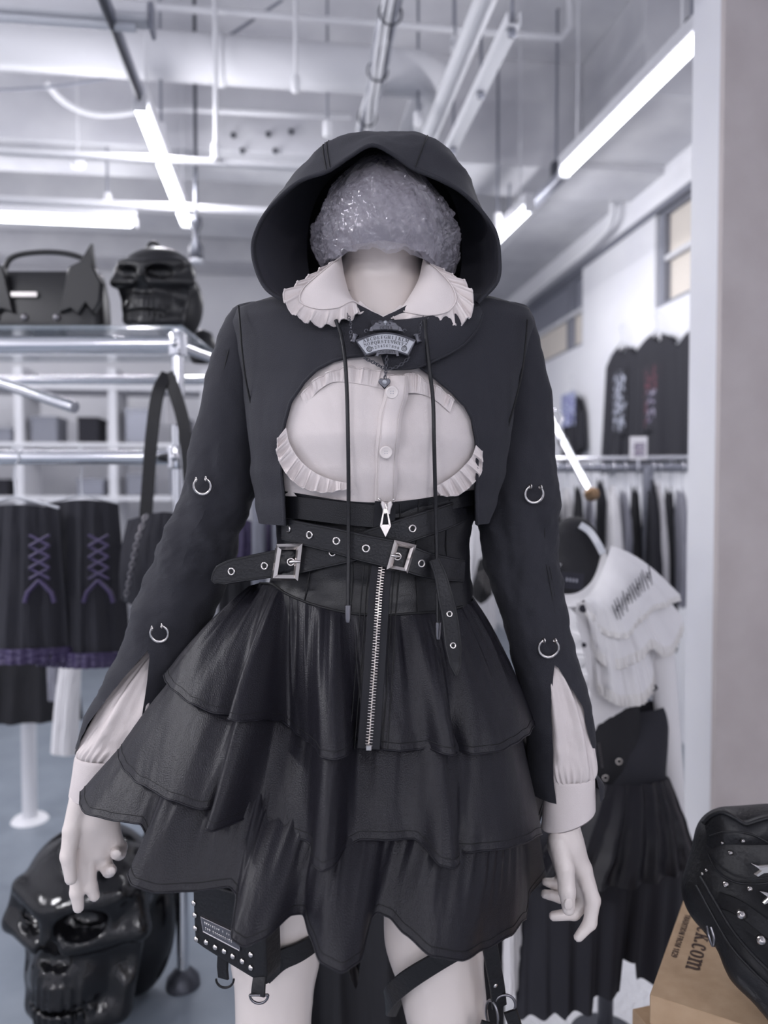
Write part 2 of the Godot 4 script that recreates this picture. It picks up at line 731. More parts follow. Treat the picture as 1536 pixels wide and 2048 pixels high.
func build_lamps() -> void:
	var h := 2.62
	var l1a := on_height(281, 212, h)
	var l1b := on_height(372, 447, h)
	lamp(l1a, l1b, "lit ceiling batten running away from the camera above the shelf of black bags")
	var r1 := on_height(1130, 345, h)
	var ra := on_height(1385, 92, h)
	var rd := (r1 - ra).normalized()
	lamp(r1 - rd * 1.0, r1, "long lit ceiling batten coming out from behind the white pillar", 0.55)
	lamp(r1 + rd * 0.42, r1 + rd * 1.65, "short looking lit ceiling batten ending at the side of the black hood", 0.7)
	var h1 := on_height(266, 446, h)
	lamp(h1 - room.x * 1.25, h1, "lit batten hung crosswise above the shelf of black bags")
	# the same rows go on towards and past the camera
	var ld := (l1b - l1a).normalized()
	lamp(l1a - ld * 6.6, l1a - ld * 5.35, "batten of the left row just behind the camera", 2.3)
	lamp(l1a - ld * 8.4, l1a - ld * 7.15, "batten of the left row well behind the camera", 2.3)
	lamp(r1 - rd * 7.2, r1 - rd * 5.95, "batten of the right row just behind the camera", 2.3)
	lamp(r1 - rd * 9.0, r1 - rd * 7.75, "batten of the right row well behind the camera", 2.3)
	lamp(room_at(-2.3, h, 0.2), room_at(-2.3, h, 1.45), "batten of the far left row beside the camera", 2.0)
	lamp(room_at(-2.3, h, 1.75), room_at(-2.3, h, 3.0), "batten of the far left row outside the picture")
	lamp(room_at(-2.3, h, -3.0), room_at(-2.3, h, -1.75), "batten of the far left row behind the camera", 2.3)
	lamp(room_at(-2.9, h, 5.0), room_at(-2.9, h, 6.2), "batten of the far left row at the far wall")

func slab(called: String, label: String, m: Material, lo: Vector3, hi: Vector3) -> MeshInstance3D:
	# a block of the room: right, height and ahead from lo to hi
	var s := Shape.new()
	var c := (lo + hi) * 0.5
	s.box(Vector3.ZERO, (hi - lo).abs(), 0.002)
	return struct(called, s, m, label, Transform3D(room, room_at(c.x, c.y, c.z)))

func ahead_of(px: float, off: float) -> float:
	return -(on_side_wall(px, 700, off)).dot(room.z)

func build_room() -> void:
	var white: Material = M["white paint"]
	var top := 3.5
	slab("floor", "grey blue vinyl shop floor", M["floor vinyl"], Vector3(-4.2, -0.1, -7.4), Vector3(3.2, 0.0, 7.6))
	slab("ceiling", "white painted concrete shop ceiling", M["ceiling paint"], Vector3(-4.2, top, -7.4), Vector3(3.2, top + 0.1, 7.6))
	slab("wall_back", "white wall at the far end of the shop", white, Vector3(-4.2, 0, 7.2), Vector3(2.6, top, 7.4))
	slab("wall_left", "white wall on the left of the shop", white, Vector3(-4.2, 0, -7.4), Vector3(-4.0, top, 7.4))
	slab("wall_rear", "white wall behind the camera", white, Vector3(-4.2, 0, -7.4), Vector3(2.6, top, -7.2))
	var r := 2.0
	var a1 := ahead_of(1308, r)
	var a0 := ahead_of(1520, r)
	var b0 := ahead_of(1164, r)
	var b1 := 6.9
	slab("wall_right", "white wall below the high windows", white, Vector3(r, 0, -7.4), Vector3(r + 0.15, 2.27, 7.4))
	slab("wall_right_upper", "white wall above the high windows", white, Vector3(r, 2.8, -7.4), Vector3(r + 0.15, top, 7.4))
	slab("wall_right_between", "white wall between the two high windows", white, Vector3(r, 2.27, a1), Vector3(r + 0.15, 2.8, b0))
	slab("wall_right_near", "white wall before the nearer high window", white, Vector3(r, 2.27, -7.4), Vector3(r + 0.15, 2.8, a0))
	slab("wall_right_end", "white wall past the farther high window", white, Vector3(r, 2.27, b1), Vector3(r + 0.15, 2.8, 7.4))
	slab("wall_right_outer", "plain wall behind the high windows", M["tan panel"], Vector3(r + 0.55, 1.9, -7.4), Vector3(r + 0.65, top, 7.4))
	# the ledge trim under the upper wall
	slab("trim_1", "grey trim along the top of the high windows", M["grey metal"], Vector3(r - 0.012, 2.775, -1.0), Vector3(r, 2.815, 7.2))
	for w in [[a0, a1, "window_1", "tan boarded high window beside the white pillar"], [b0, b1, "window_2", "grey boarded high window at the far end of the right wall"]]:
		var z0: float = w[0]
		var z1: float = w[1]
		var s := Shape.new()
		var mid := Vector3(r + 0.08, 2.53, (z0 + z1) * 0.5)
		var xf := Transform3D(room, room_at(mid.x, mid.y, mid.z))
		var lz := absf(z1 - z0)
		for e in [-1.0, 1.0]:
			s.box(Vector3(0, 0, e * (lz * 0.5 - 0.03)), Vector3(0.12, 0.53, 0.06), 0.004)
			s.box(Vector3(0, e * 0.25, 0), Vector3(0.12, 0.035, lz - 0.1), 0.004)
		var win := struct(w[2], s, M["dark panel"], w[3], xf)
		s = Shape.new()
		s.box(Vector3(-0.015, 0.13, 0), Vector3(0.02, 0.24, lz - 0.1), 0.002)
		obj("upper_panel", s, M["dark panel"] if w[2] == "window_2" else M["tan panel"], win, xf)
		s = Shape.new()
		s.box(Vector3(-0.01, -0.12, 0), Vector3(0.02, 0.24, lz - 0.1), 0.002)
		obj("lower_panel", s, M["tan panel"], win, xf)
		s = Shape.new()
		s.box(Vector3(-0.03, 0.0, 0), Vector3(0.05, 0.03, lz - 0.1), 0.004)
		obj("rail", s, M["pipe paint"], win, xf)
		s = Shape.new()
		s.box(Vector3(-0.03, 0.0, lz * 0.5 - 0.32), Vector3(0.04, 0.49, 0.10), 0.004)
		obj("mullion", s, M["grey metal"], win, xf)
	# the pillar in front of the right wall
	slab("wall_pillar", "white painted side of the pillar on the right", white, Vector3(1.12, 0, 1.893), Vector3(2.3, top, 2.03))
	slab("wall_pillar_face", "plain greyish face of the pillar on the right", M["grey plaster"], Vector3(1.12, 0, 1.873), Vector3(2.3, top, 1.893))
	# white sheet on the floor under the dressed form
	var sh := Shape.new()
	var rows := []
	for i in 13:
		var row := PackedVector3Array()
		for j in 13:
			row.append(Vector3(0.18 + 0.95 * j / 12.0, 0.006 + 0.005 * absf(noise.get_noise_2d(i * 0.7, j * 0.7)), -(1.45 + 0.75 * i / 12.0)))
		rows.append(row)
	sh.grid(rows)
	tag(obj("floor_sheet", sh, M["white paper"]), "crumpled white paper sheet on the floor under the dressed form", "paper sheet")

func pipe(called: String, label: String, cat: String, pts: PackedVector3Array, r: float, m: Material, sides := 12, group := "") -> Node3D:
	var s := Shape.new()
	s.tube(pts, r, sides)
	return tag(obj(called, s, m), label, cat, group)

func build_services() -> void:
	var paint: Material = M["pipe paint"]
	# the big duct across the ceiling, turning away on the right
	var dy := 3.06
	var a := on_height(870, 150, dy)
	var pts := PackedVector3Array([a - room.x * 4.4, a - room.x * 0.12])
	pts = PackedVector3Array([a - room.x * 4.4, a - room.x * 3.0, a - room.x * 1.5, a - room.x * 0.25])
	for k in 8:
		var t := PI * 0.5 * k / 7.0
		pts.append(a - room.x * 0.12 + room.x * 0.14 * sin(t) - room.z * 0.14 * (1.0 - cos(t)))
	pts.append(pts[pts.size() - 1] - room.z * 0.45)
	var s := Shape.new()
	s.tube(pts, 0.092, 24)
	var duct := tag(obj("air_duct", s, paint), "fat white round duct crossing under the ceiling and turning away", "duct")
	for k in [0.9, 1.9, 2.9]:
		s = Shape.new()
		var c: Vector3 = a - room.x * k
		s.lathe([Vector2(0.094, -0.02), Vector2(0.1, -0.015), Vector2(0.1, 0.015), Vector2(0.094, 0.02)], Transform3D(Basis(Vector3.UP, room.x, room.z), c), 24)
		obj("joint_band", s, paint, duct)
	# ceiling beams
	for q in [[3.9, 2.96, 0.4, "broad white ceiling beam behind the round duct", "trim_2"], [5.3, 3.12, 0.45, "broad white ceiling beam farther down the shop", "trim_3"], [6.6, 3.2, 0.4, "farthest white ceiling beam", "trim_4"]]:
		slab(q[4], q[3], M["ceiling paint"], Vector3(-4.0, q[1], q[0]), Vector3(2.0, 3.5, q[0] + q[2]))
	slab("trim_5", "boxed white soffit along the right wall", M["ceiling paint"], Vector3(1.55, 3.0, 3.2), Vector3(2.0, 3.5, 7.2))
	# hung rails across the shop, which carry the battens
	var r1 := on_height(300, 318, 2.584)
	var rail := pipe("support_rail", "thin white rail hung across the shop over the lit left batten", "rail", PackedVector3Array([r1 - room.x * 3.0, r1 - room.x, r1 + room.x * 1.1]), 0.016, paint)
	var r2 := on_height(450, 420, 2.58)
	pipe("support_rail", "thin white rail over the far end of the lit left batten", "rail", PackedVector3Array([r2 - room.x * 2.4, r2, r2 + room.x * 0.8]), 0.02, paint)
	# unlit batten housing top left
	var f1 := on_height(300, 33, 2.66)
	var t := thing("unlit_batten", "unlit white batten crossing the top left corner", "light fixture", f1 - room.x * 0.6)
	s = Shape.new()
	s.box(f1 - room.x * 0.6, Vector3(1.2, 0.05, 0.06), 0.006, Basis(room.x, Vector3.UP, room.z))
	obj("housing", s, paint, t)
	s = Shape.new()
	s.tube(PackedVector3Array([f1 - room.x * 1.15 + Vector3(0, -0.035, 0), f1 - room.x * 0.04 + Vector3(0, -0.035, 0)]), 0.013, 10)
	obj("tube", s, M["clear plastic"], t)
	s = Shape.new()
	s.box(f1 + room.x * 0.006 + Vector3(0, -0.012, 0), Vector3(0.014, 0.08, 0.062), 0.004, Basis(room.x, Vector3.UP, room.z))
	obj("end_cap", s, M["grey metal"], t)
	# grey track in line with the lit left batten
	var g0 := on_height(278, 184, 2.64)
	var gd := (on_height(372, 447, 2.64) - on_height(281, 212, 2.64)).normalized()
	t = thing("lighting_track", "dark grey metal track leading to the lit left batten", "track", g0)
	s = Shape.new()
	s.box(g0 - gd * 0.6, Vector3(0.03, 0.03, 1.2), 0.004, Basis(gd.cross(Vector3.UP).normalized(), Vector3.UP, gd))
	obj("channel", s, M["grey metal"], t)
	s = Shape.new()
	s.tube(PackedVector3Array([g0 - gd * 1.2 + Vector3(0.0, -0.02, 0), g0 + Vector3(0, -0.02, 0)]), 0.009, 8)
	obj("conductor", s, M["dark metal"], t)
	# white pipe and slotted strut going away beside the hood
	var p1 := on_height(970, 0, 2.925)
	pipe("white_pipe", "white water pipe running away above the black hood", "pipe", PackedVector3Array([p1 + room.z * 1.2, p1, p1 - room.z * 0.6, p1 - room.z * (3.84 + p1.dot(room.z))]), 0.037, paint, 16)
	var u1 := on_height(1028, 36, 2.82)
	t = thing("strut_channel", "slotted white metal strut right of the white water pipe", "strut", u1)
	s = Shape.new()
	var ub := Basis(room.x, Vector3.UP, room.z)
	s.box(u1 - room.z * 0.62 + Vector3(-0.02, 0, 0), Vector3(0.006, 0.04, 1.24), 0.001, ub)
	s.box(u1 - room.z * 0.62 + Vector3(0.02, 0, 0), Vector3(0.006, 0.04, 1.24), 0.001, ub)
	s.box(u1 - room.z * 0.62 + Vector3(0.0, -0.02, 0), Vector3(0.046, 0.006, 1.24), 0.001, ub)
	obj("channel", s, paint, t)
	for k in [0.02, 0.42, 0.9]:
		s = Shape.new()
		var c: Vector3 = u1 - room.z * k
		s.tube(PackedVector3Array([c + Vector3(0, -0.04, 0), c + Vector3(0, 0.66, 0)]), 0.006, 8)
		s.lathe([Vector2(0.0, -0.05), Vector2(0.014, -0.05), Vector2(0.014, -0.025), Vector2(0.0, -0.025)], Transform3D(Basis.IDENTITY, c), 8)
		obj("threaded_rod", s, M["grey metal"], t)
	# cable bundle
	t = thing("cable_bundle", "bundle of pale cables tied along the ceiling left of the white pipe", "cables", on_height(770, 60, 2.95))
	var c0 := on_height(785, 0, 2.95)
	for k in 7:
		var line := PackedVector3Array()
		for i in 26:
			var z := -0.5 + i * (0.5 + 3.84 + c0.dot(room.z)) / 25.0
			var an := k * TAU / 7.0 + z * 1.3
			line.append(c0 - room.z * z + room.x * (0.026 * cos(an) + 0.012 * noise.get_noise_2d(z * 2.0, k * 9.0)) + Vector3(0, 0.024 * sin(an) - 0.02 * absf(sin(z * 2.6)), 0))
		s = Shape.new()
		s.tube(line, 0.009, 7)
		obj("cable", s, M["pipe paint"] if k % 3 else M["grey metal"], t)
	for z in [0.05, 0.42, 0.8, 1.3]:
		s = Shape.new()
		s.ring(c0 - room.z * z + Vector3(0, -0.014, 0), Basis(room.x, Vector3.UP, room.z), 0.04, 0.004, 0, TAU, 18, 6)
		obj("cable_tie", s, M["dark metal"], t)
	# thin conduits and rods
	var q1 := on_height(1140, 78, 3.2)
	pipe("conduit", "thin white conduit crossing at the top and bending up at its right end", "conduit", PackedVector3Array([q1 - room.x * 1.7, q1 - room.x * 0.6, q1 - room.x * 0.04, q1 + Vector3(0, 0.05, 0), q1 + Vector3(0, 0.3, 0)]), 0.015, paint)
	var q2 := on_height(330, 218, 3.02)
	pipe("conduit", "thin white conduit sagging below the round duct", "conduit", curve(PackedVector3Array([on_height(90, 165, 3.06), on_height(130, 205, 3.02), on_height(190, 228, 3.0), q2, on_height(560, 228, 3.02), on_height(700, 232, 3.05)]), 40), 0.014, paint)
	pipe("loose_cable", "thin grey cable strung from the left edge to a ceiling rod", "cable", curve(PackedVector3Array([P(-30, 182, 3.2), P(120, 172, 3.2), P(230, 155, 3.2), P(320, 147, 3.2), P(425, 92, 3.2), P(565, 0, 3.2)]), 40), 0.006, M["grey metal"], 6)
	for q in [[432, 305, 3.05, 0.009, "white rod carrying the thin rail, left of the hood"], [322, 262, 3.2, 0.006, "thin rod beside the lit left batten"], [592, 168, 3.1, 0.008, "short rod above the round duct"], [655, 258, 3.3, 0.005, "thin rod left of the cable bundle"], [836, 240, 3.3, 0.006, "thin white rod between cable bundle and white pipe"], [995, 440, 3.9, 0.007, "rod over the dark gap in the right batten row"], [215, 400, 3.8, 0.006, "thin rod hanging left of the lit left batten"], [910, 90, 3.0, 0.005, "thin rod beside the white water pipe"]]:
		var lo := P(q[0], q[1], q[2])
		t = thing("ceiling_rod", q[4], "rod", lo, "hanging rods")
		s = Shape.new()
		s.tube(PackedVector3Array([lo, Vector3(lo.x, 3.5, lo.z)]), q[3], 8)
		obj("rod", s, paint if q[3] > 0.0075 else M["grey metal"], t)
		s = Shape.new()
		s.lathe([Vector2(0, -0.03), Vector2(0.018, -0.03), Vector2(0.018, 0.03), Vector2(0, 0.03)], Transform3D(Basis.IDENTITY, lo), 10)
		obj("clamp", s, paint, t)
	# housing rail above the right battens
	var k1 := on_height(1130, 345, 2.72)
	var kd := (k1 - on_height(1385, 92, 2.72)).normalized()
	t = thing("batten_rail", "grey rail over the row of battens on the right", "rail", k1)
	s = Shape.new()
	s.box(k1 - kd * 0.4, Vector3(0.045, 0.04, 3.4), 0.004, Basis(kd.cross(Vector3.UP).normalized(), Vector3.UP, kd))
	obj("channel", s, M["grey metal"], t)
	for k in [-1.0, 0.1, 0.75]:
		s = Shape.new()
		s.tube(PackedVector3Array([k1 + kd * k, k1 + kd * k + Vector3(0, 0.78, 0)]), 0.007, 8)
		obj("hanger_rod", s, M["grey metal"], t)
		s = Shape.new()
		s.box(k1 + kd * k + Vector3(0, 0.05, 0), Vector3(0.05, 0.07, 0.05), 0.006)
		obj("clamp", s, M["dark metal"], t)
	# pipe down the right wall
	pipe("wall_pipe", "thin white pipe bending along the top of the right wall", "pipe", curve(PackedVector3Array([on_side_wall(1224, 290, 1.93), on_side_wall(1226, 400, 1.93), on_side_wall(1222, 445, 1.93), on_side_wall(1195, 480, 1.93), on_side_wall(1100, 560, 1.93), on_side_wall(1040, 610, 1.93)]), 40), 0.02, paint)
	# bolts left over in the beam
	t = thing("anchor_bolts", "small black anchor bolts left in the white beam", "bolts", on_ahead(510, 285, 3.89))
	for q in [[467, 272], [537, 270], [582, 265], [485, 303], [551, 303]]:
		s = Shape.new()
		var c := on_ahead(q[0], q[1], 3.89)
		s.lathe([Vector2(0, -0.02), Vector2(0.006, -0.02), Vector2(0.006, 0.0), Vector2(0.013, 0.0), Vector2(0.013, 0.015), Vector2(0, 0.015)], Transform3D(Basis(Vector3.RIGHT, PI * 0.5), c), 8)
		obj("bolt", s, M["dark metal"], t)
	# small black spotlight and white ceiling rose
	var b := P(392, 440, 3.4)
	t = thing("hanging_spotlight", "small black spotlight hanging right of the crosswise lit batten", "spotlight", b)
	s = Shape.new()
	s.tube(PackedVector3Array([Vector3(b.x, 3.5, b.z), b]), 0.008, 8)
	obj("stem", s, M["dark metal"], t)
	s = Shape.new()
	s.lathe([Vector2(0, 0.01), Vector2(0.024, 0.01), Vector2(0.028, -0.02), Vector2(0.014, -0.05), Vector2(0.014, -0.09), Vector2(0.03, -0.12), Vector2(0.032, -0.17), Vector2(0.0, -0.17)], Transform3D(Basis.IDENTITY, b), 18)
	obj("head", s, M["dark metal"], t)
	s = Shape.new()
	s.ball(b + Vector3(0, -0.178, 0), Vector3(0.03, 0.016, 0.03))
	obj("lens", s, M["clear plastic"], t)
	b = P(155, 318, 3.6)
	t = thing("smoke_alarm", "small white alarm with a stem below the thin rail", "alarm", b)
	s = Shape.new()
	s.lathe([Vector2(0, 0.03), Vector2(0.012, 0.03), Vector2(0.012, 0.0), Vector2(0.035, -0.01), Vector2(0.03, -0.035), Vector2(0.0, -0.04)], Transform3D(Basis.IDENTITY, b), 16)
	obj("body", s, paint, t)
	s = Shape.new()
	s.tube(PackedVector3Array([b + Vector3(0, 0.03, 0), b + Vector3(0, 0.7, 0)]), 0.006, 6)
	obj("stem", s, paint, t)

# ---------------------------------------------------------------- the mannequin and its clothes
# the clothed trunk: image row, middle column, half width in columns, depth to the front and to the back in metres
const TRUNK := [[598, 765, 90, 0.045, 0.05], [603, 765, 170, 0.06, 0.06], [610, 765, 235, 0.075, 0.075], [625, 765, 275, 0.088, 0.085], [650, 766, 283, 0.095, 0.09], [700, 764, 272, 0.10, 0.095], [760, 762, 258, 0.108, 0.095], [830, 760, 250, 0.12, 0.095], [880, 758, 244, 0.125, 0.095], [940, 755, 230, 0.115, 0.092], [1000, 752, 203, 0.10, 0.09], [1050, 748, 186, 0.092, 0.088], [1090, 746, 183, 0.09, 0.088], [1150, 742, 190, 0.093, 0.092], [1200, 735, 205, 0.10, 0.10], [1260, 730, 225, 0.11, 0.115], [1400, 725, 250, 0.12, 0.125]]

func trunk(t: float, py: float, off: float) -> Vector3:
	var c := P(table(TRUNK, py, 1), py, D0)
	var hw := table(TRUNK, py, 2) * D0 / F
	var hd := table(TRUNK, py, 3 if sin(t) > 0.0 else 4)
	return c + Vector3((hw + off) * cos(t), 0.0, (hd + off) * sin(t))

func row_of(y: float, d: float) -> float:
	var r := eye_basis.inverse() * Vector3(0.0, y - EYE.y, -d)
	return 1024.0 + F * r.y / r.z

func drape(px: float, py: float, off: float) -> Vector3:
	# the point of the trunk's front seen at (px, py), off metres proud
	var d := 0.95
	var p := P(px, py, d)
	for k in 8:
		p = P(px, py, d)
		var q := row_of(p.y, D0)
		var c := P(table(TRUNK, q, 1), q, D0)
		var hw := table(TRUNK, q, 2) * D0 / F + off
		var x := clampf((p.x - c.x) / hw, -1.0, 1.0)
		d = D0 - (table(TRUNK, q, 3) + off) * sqrt(1.0 - x * x)
	return P(px, py, d)

func facing(px: float, py: float) -> Vector3:
	var hw := table(TRUNK, py, 2) * D0 / F
	var x := clampf((px - table(TRUNK, py, 1)) * D0 / F / hw, -0.97, 0.97)
	return Vector3(x / hw, 0.0, sqrt(1.0 - x * x) / table(TRUNK, py, 3)).normalized()

func edge_angle(px: float, py: float, off: float) -> float:
	var p := drape(px, py, off)
	var q := row_of(p.y, D0)
	var c := P(table(TRUNK, q, 1), q, D0)
	return atan2((p.z - c.z) / (table(TRUNK, q, 3) + off), (p.x - c.x) / (table(TRUNK, q, 2) * D0 / F + off))

func hand_left(f: Field) -> void:
	# the hand on the left of the picture, hanging with its fingers loosely spread
	var d := 1.07
	var w := P(197, 1585, d)
	f.bone(w, P(190, 1640, d - 0.004), 0.0215, 0.020, 0.012)
	f.bone(P(170, 1640, d - 0.008), P(162, 1698, d - 0.008), 0.0155, 0.0120, 0.012)
	f.bone(P(188, 1640, d - 0.004), P(180, 1706, d - 0.004), 0.0160, 0.0120, 0.012)
	f.bone(P(206, 1640, d), P(206, 1702, d), 0.0155, 0.0115, 0.012)
	f.bone(P(218, 1645, d + 0.006), P(230, 1682, d + 0.004), 0.0145, 0.0110, 0.012)
	# thumb along the left edge, in front
	for b in [[160, 1600, 0.012, 144, 1660, 0.026, 0.0150, 0.0125], [144, 1660, 0.026, 136, 1712, 0.034, 0.0122, 0.0105], [136, 1712, 0.034, 142, 1758, 0.034, 0.0105, 0.0082],
			[162, 1698, 0.008, 154, 1748, 0.012, 0.0112, 0.0100], [154, 1748, 0.012, 153, 1785, 0.016, 0.0100, 0.0092], [153, 1785, 0.016, 157, 1815, 0.016, 0.0092, 0.0076],
			[180, 1706, 0.004, 178, 1745, 0.006, 0.0108, 0.0098], [178, 1745, 0.006, 182, 1774, 0.006, 0.0098, 0.0090], [182, 1774, 0.006, 189, 1792, 0.004, 0.0090, 0.0078],
			[206, 1702, 0.0, 210, 1728, -0.006, 0.0105, 0.0098], [210, 1728, -0.006, 218, 1741, 0.002, 0.0098, 0.0092], [218, 1741, 0.002, 222, 1740, 0.012, 0.0092, 0.0080],
			[230, 1682, -0.004, 240, 1695, -0.012, 0.0105, 0.0100], [240, 1695, -0.012, 238, 1706, 0.0, 0.0100, 0.0095], [238, 1706, 0.0, 233, 1707, 0.014, 0.0095, 0.0085]]:
		f.bone(P(b[0], b[1], d - b[2]), P(b[3], b[4], d - b[5]), b[6], b[7], 0.0035)

func hand_right(f: Field) -> void:
	# the hand on the right, seen from its thumb side, fingers curling to the left
	var d := 1.04
	f.bone(P(1128, 1640, d), P(1132, 1690, d), 0.0215, 0.0205, 0.012)
	f.bone(P(1138, 1690, d - 0.002), P(1166, 1738, d - 0.004), 0.0185, 0.0125, 0.014)
	f.bone(P(1130, 1690, d + 0.008), P(1150, 1750, d + 0.012), 0.018, 0.0125, 0.014)
	f.bone(P(1125, 1695, d + 0.016), P(1136, 1748, d + 0.026), 0.016, 0.0115, 0.014)
	f.bone(P(1120, 1695, d + 0.022), P(1124, 1735, d + 0.036), 0.014, 0.0105, 0.014)
	for b in [[1118, 1680, 0.012, 1130, 1738, 0.026, 0.0150, 0.0125], [1130, 1738, 0.026, 1134, 1782, 0.034, 0.0122, 0.0112], [1134, 1782, 0.034, 1137, 1818, 0.034, 0.0112, 0.0086],
			[1166, 1738, 0.004, 1186, 1800, 0.010, 0.0120, 0.0102], [1186, 1800, 0.010, 1180, 1846, 0.014, 0.0102, 0.0090], [1180, 1846, 0.014, 1157, 1874, 0.018, 0.0088, 0.0066],
			[1152, 1748, -0.012, 1172, 1800, -0.012, 0.0118, 0.0100], [1172, 1800, -0.012, 1148, 1827, -0.006, 0.0100, 0.0088], [1148, 1827, -0.006, 1107, 1832, 0.0, 0.0088, 0.0066],
			[1138, 1748, -0.026, 1146, 1782, -0.028, 0.0108, 0.0096], [1146, 1782, -0.028, 1120, 1794, -0.024, 0.0094, 0.0082], [1120, 1794, -0.024, 1090, 1788, -0.018, 0.0082, 0.0064],
			[1124, 1735, -0.036, 1126, 1762, -0.040, 0.0098, 0.0088], [1126, 1762, -0.040, 1110, 1768, -0.038, 0.0086, 0.0078], [1110, 1768, -0.038, 1092, 1764, -0.034, 0.0078, 0.0060]]:
		f.bone(P(b[0], b[1], d - b[2]), P(b[3], b[4], d - b[5]), b[6], b[7], 0.0035)

func build_mannequin() -> void:
	var t := thing("mannequin", "off-white mannequin with film-wrapped head, dressed in black hooded bolero and tiered skirt", "mannequin", Vector3(-0.03, 0.0, -1.08))
	var s := Shape.new()
	var f := Field.new(Vector3(-0.50, 0.0, -1.25), Vector3(0.36, 1.62, -0.84), 0.009)
	# trunk, kept inside the clothes
	f.bone(P(575, 680, 1.06), P(955, 680, 1.06), 0.042, 0.042, 0.03)
	f.egg(P(760, 820, 1.05), Vector3(0.135, 0.15, 0.075), 0.04)
	f.egg(P(690, 880, 1.01), Vector3(0.055, 0.06, 0.05), 0.03)
	f.egg(P(826, 880, 1.01), Vector3(0.055, 0.06, 0.05), 0.03)
	f.egg(P(748, 1060, 1.055), Vector3(0.105, 0.16, 0.068), 0.04)
	f.egg(P(735, 1290, 1.06), Vector3(0.135, 0.15, 0.09), 0.05)
	# legs
	f.bone(P(635, 1430, 1.07), P(552, 1900, 1.10), 0.085, 0.061, 0.03)
	f.bone(P(552, 1900, 1.10), P(545, 2100, 1.09), 0.061, 0.052, 0.02)
	var knee_l := P(545, 2100, 1.09)
	f.bone(knee_l, Vector3(knee_l.x, 0.09, -1.10), 0.052, 0.03, 0.02)
	f.bone(Vector3(knee_l.x, 0.07, -1.10), Vector3(knee_l.x - 0.01, 0.025, -0.96), 0.034, 0.022, 0.02)
	f.bone(P(835, 1430, 1.07), P(868, 1870, 1.09), 0.085, 0.067, 0.03)
	f.bone(P(868, 1870, 1.09), P(905, 2100, 1.07), 0.067, 0.055, 0.02)
	var knee_r := P(905, 2100, 1.07)
	f.bone(knee_r, Vector3(knee_r.x, 0.09, -1.10), 0.055, 0.03, 0.02)
	f.bone(Vector3(knee_r.x, 0.07, -1.10), Vector3(knee_r.x + 0.01, 0.025, -0.96), 0.034, 0.022, 0.02)
	# arms down to the cuffs
	for arm in [[[492, 690, 1.06], [465, 820, 1.075], [405, 1060, 1.09], [333, 1265, 1.09], [205, 1560, 1.075]], [[1038, 690, 1.06], [1050, 800, 1.075], [1042, 1060, 1.09], [1078, 1298, 1.07], [1130, 1620, 1.045]]]:
		for k in 4:
			f.bone(P(arm[k][0], arm[k][1], arm[k][2]), P(arm[k + 1][0], arm[k + 1][1], arm[k + 1][2]), [0.026, 0.025, 0.024, 0.022][k], [0.025, 0.024, 0.022, 0.0195][k], 0.012)
	f.into(s)
	# neck and head on a finer grid
	f = Field.new(Vector3(-0.12, 1.48, -1.20), Vector3(0.12, 1.82, -0.88), 0.005)
	f.bone(P(765, 700, 1.045), P(765, 600, 1.06), 0.070, 0.060, 0.03)
	f.bone(P(765, 690, 1.025), P(765, 600, 1.052), 0.056, 0.054, 0.03)
	f.bone(P(765, 640, 1.06), P(766, 460, 1.05), 0.0585, 0.0535, 0.02)
	f.egg(P(768, 425, 1.06), Vector3(0.066, 0.072, 0.080), 0.03)
	f.egg(P(768, 455, 1.00), Vector3(0.045, 0.04, 0.04), 0.03)
	f.bone(P(768, 392, 0.995), P(768, 418, 0.982), 0.007, 0.009, 0.012)
	f.bone(P(750, 446, 0.968), P(786, 446, 0.968), 0.006, 0.006, 0.01)
	f.egg(P(735, 390, 0.985), Vector3(0.016, 0.009, 0.012), 0.01, true)
	f.egg(P(801, 390, 0.985), Vector3(0.016, 0.009, 0.012), 0.01, true)
	f.into(s)
	for side in 2:
		f = Field.new(P(95, 1850, 1.10), P(285, 1550, 1.0), 0.0032) if side == 0 else Field.new(P(1050, 1910, 1.12), P(1240, 1610, 0.97), 0.0032)
		if side == 0:
			hand_left(f)
		else:
			hand_right(f)
		f.into(s)
	obj("body", s, M["mannequin"], t)
	s = Shape.new()
	s.lathe([Vector2(0, 0.0), Vector2(0.2, 0.0), Vector2(0.2, 0.0), Vector2(0.2, 0.004), Vector2(0.195, 0.008), Vector2(0.195, 0.008), Vector2(0.0, 0.008)], Transform3D(Basis.IDENTITY, Vector3(-0.03, 0.0, -1.04)), 40)
	obj("base_plate", s, M["chrome"], t)
	# nails
	for q in [[1137, 1808, 0.996, 0.0062, 0.0085], [223, 1741, 1.0500, 0.0060, 0.0055], [233, 1707, 1.0470, 0.0070, 0.0055]]:
		s = Shape.new()
		s.ball(P(q[0], q[1], q[2]), Vector3(q[3], q[4], 0.003))
		obj("nail", s, M["mannequin"], t)
	# crumpled clear film over the head
	var film := thing("plastic_wrap", "crumpled clear plastic film wrapped over the mannequin head under the hood", "plastic wrap", P(768, 400, 1.02))
	var cells := FastNoiseLite.new()
	cells.noise_type = FastNoiseLite.TYPE_CELLULAR
	cells.cellular_return_type = FastNoiseLite.RETURN_DISTANCE2_SUB
	cells.fractal_type = FastNoiseLite.FRACTAL_NONE
	cells.frequency = 1.0
	cells.seed = 4
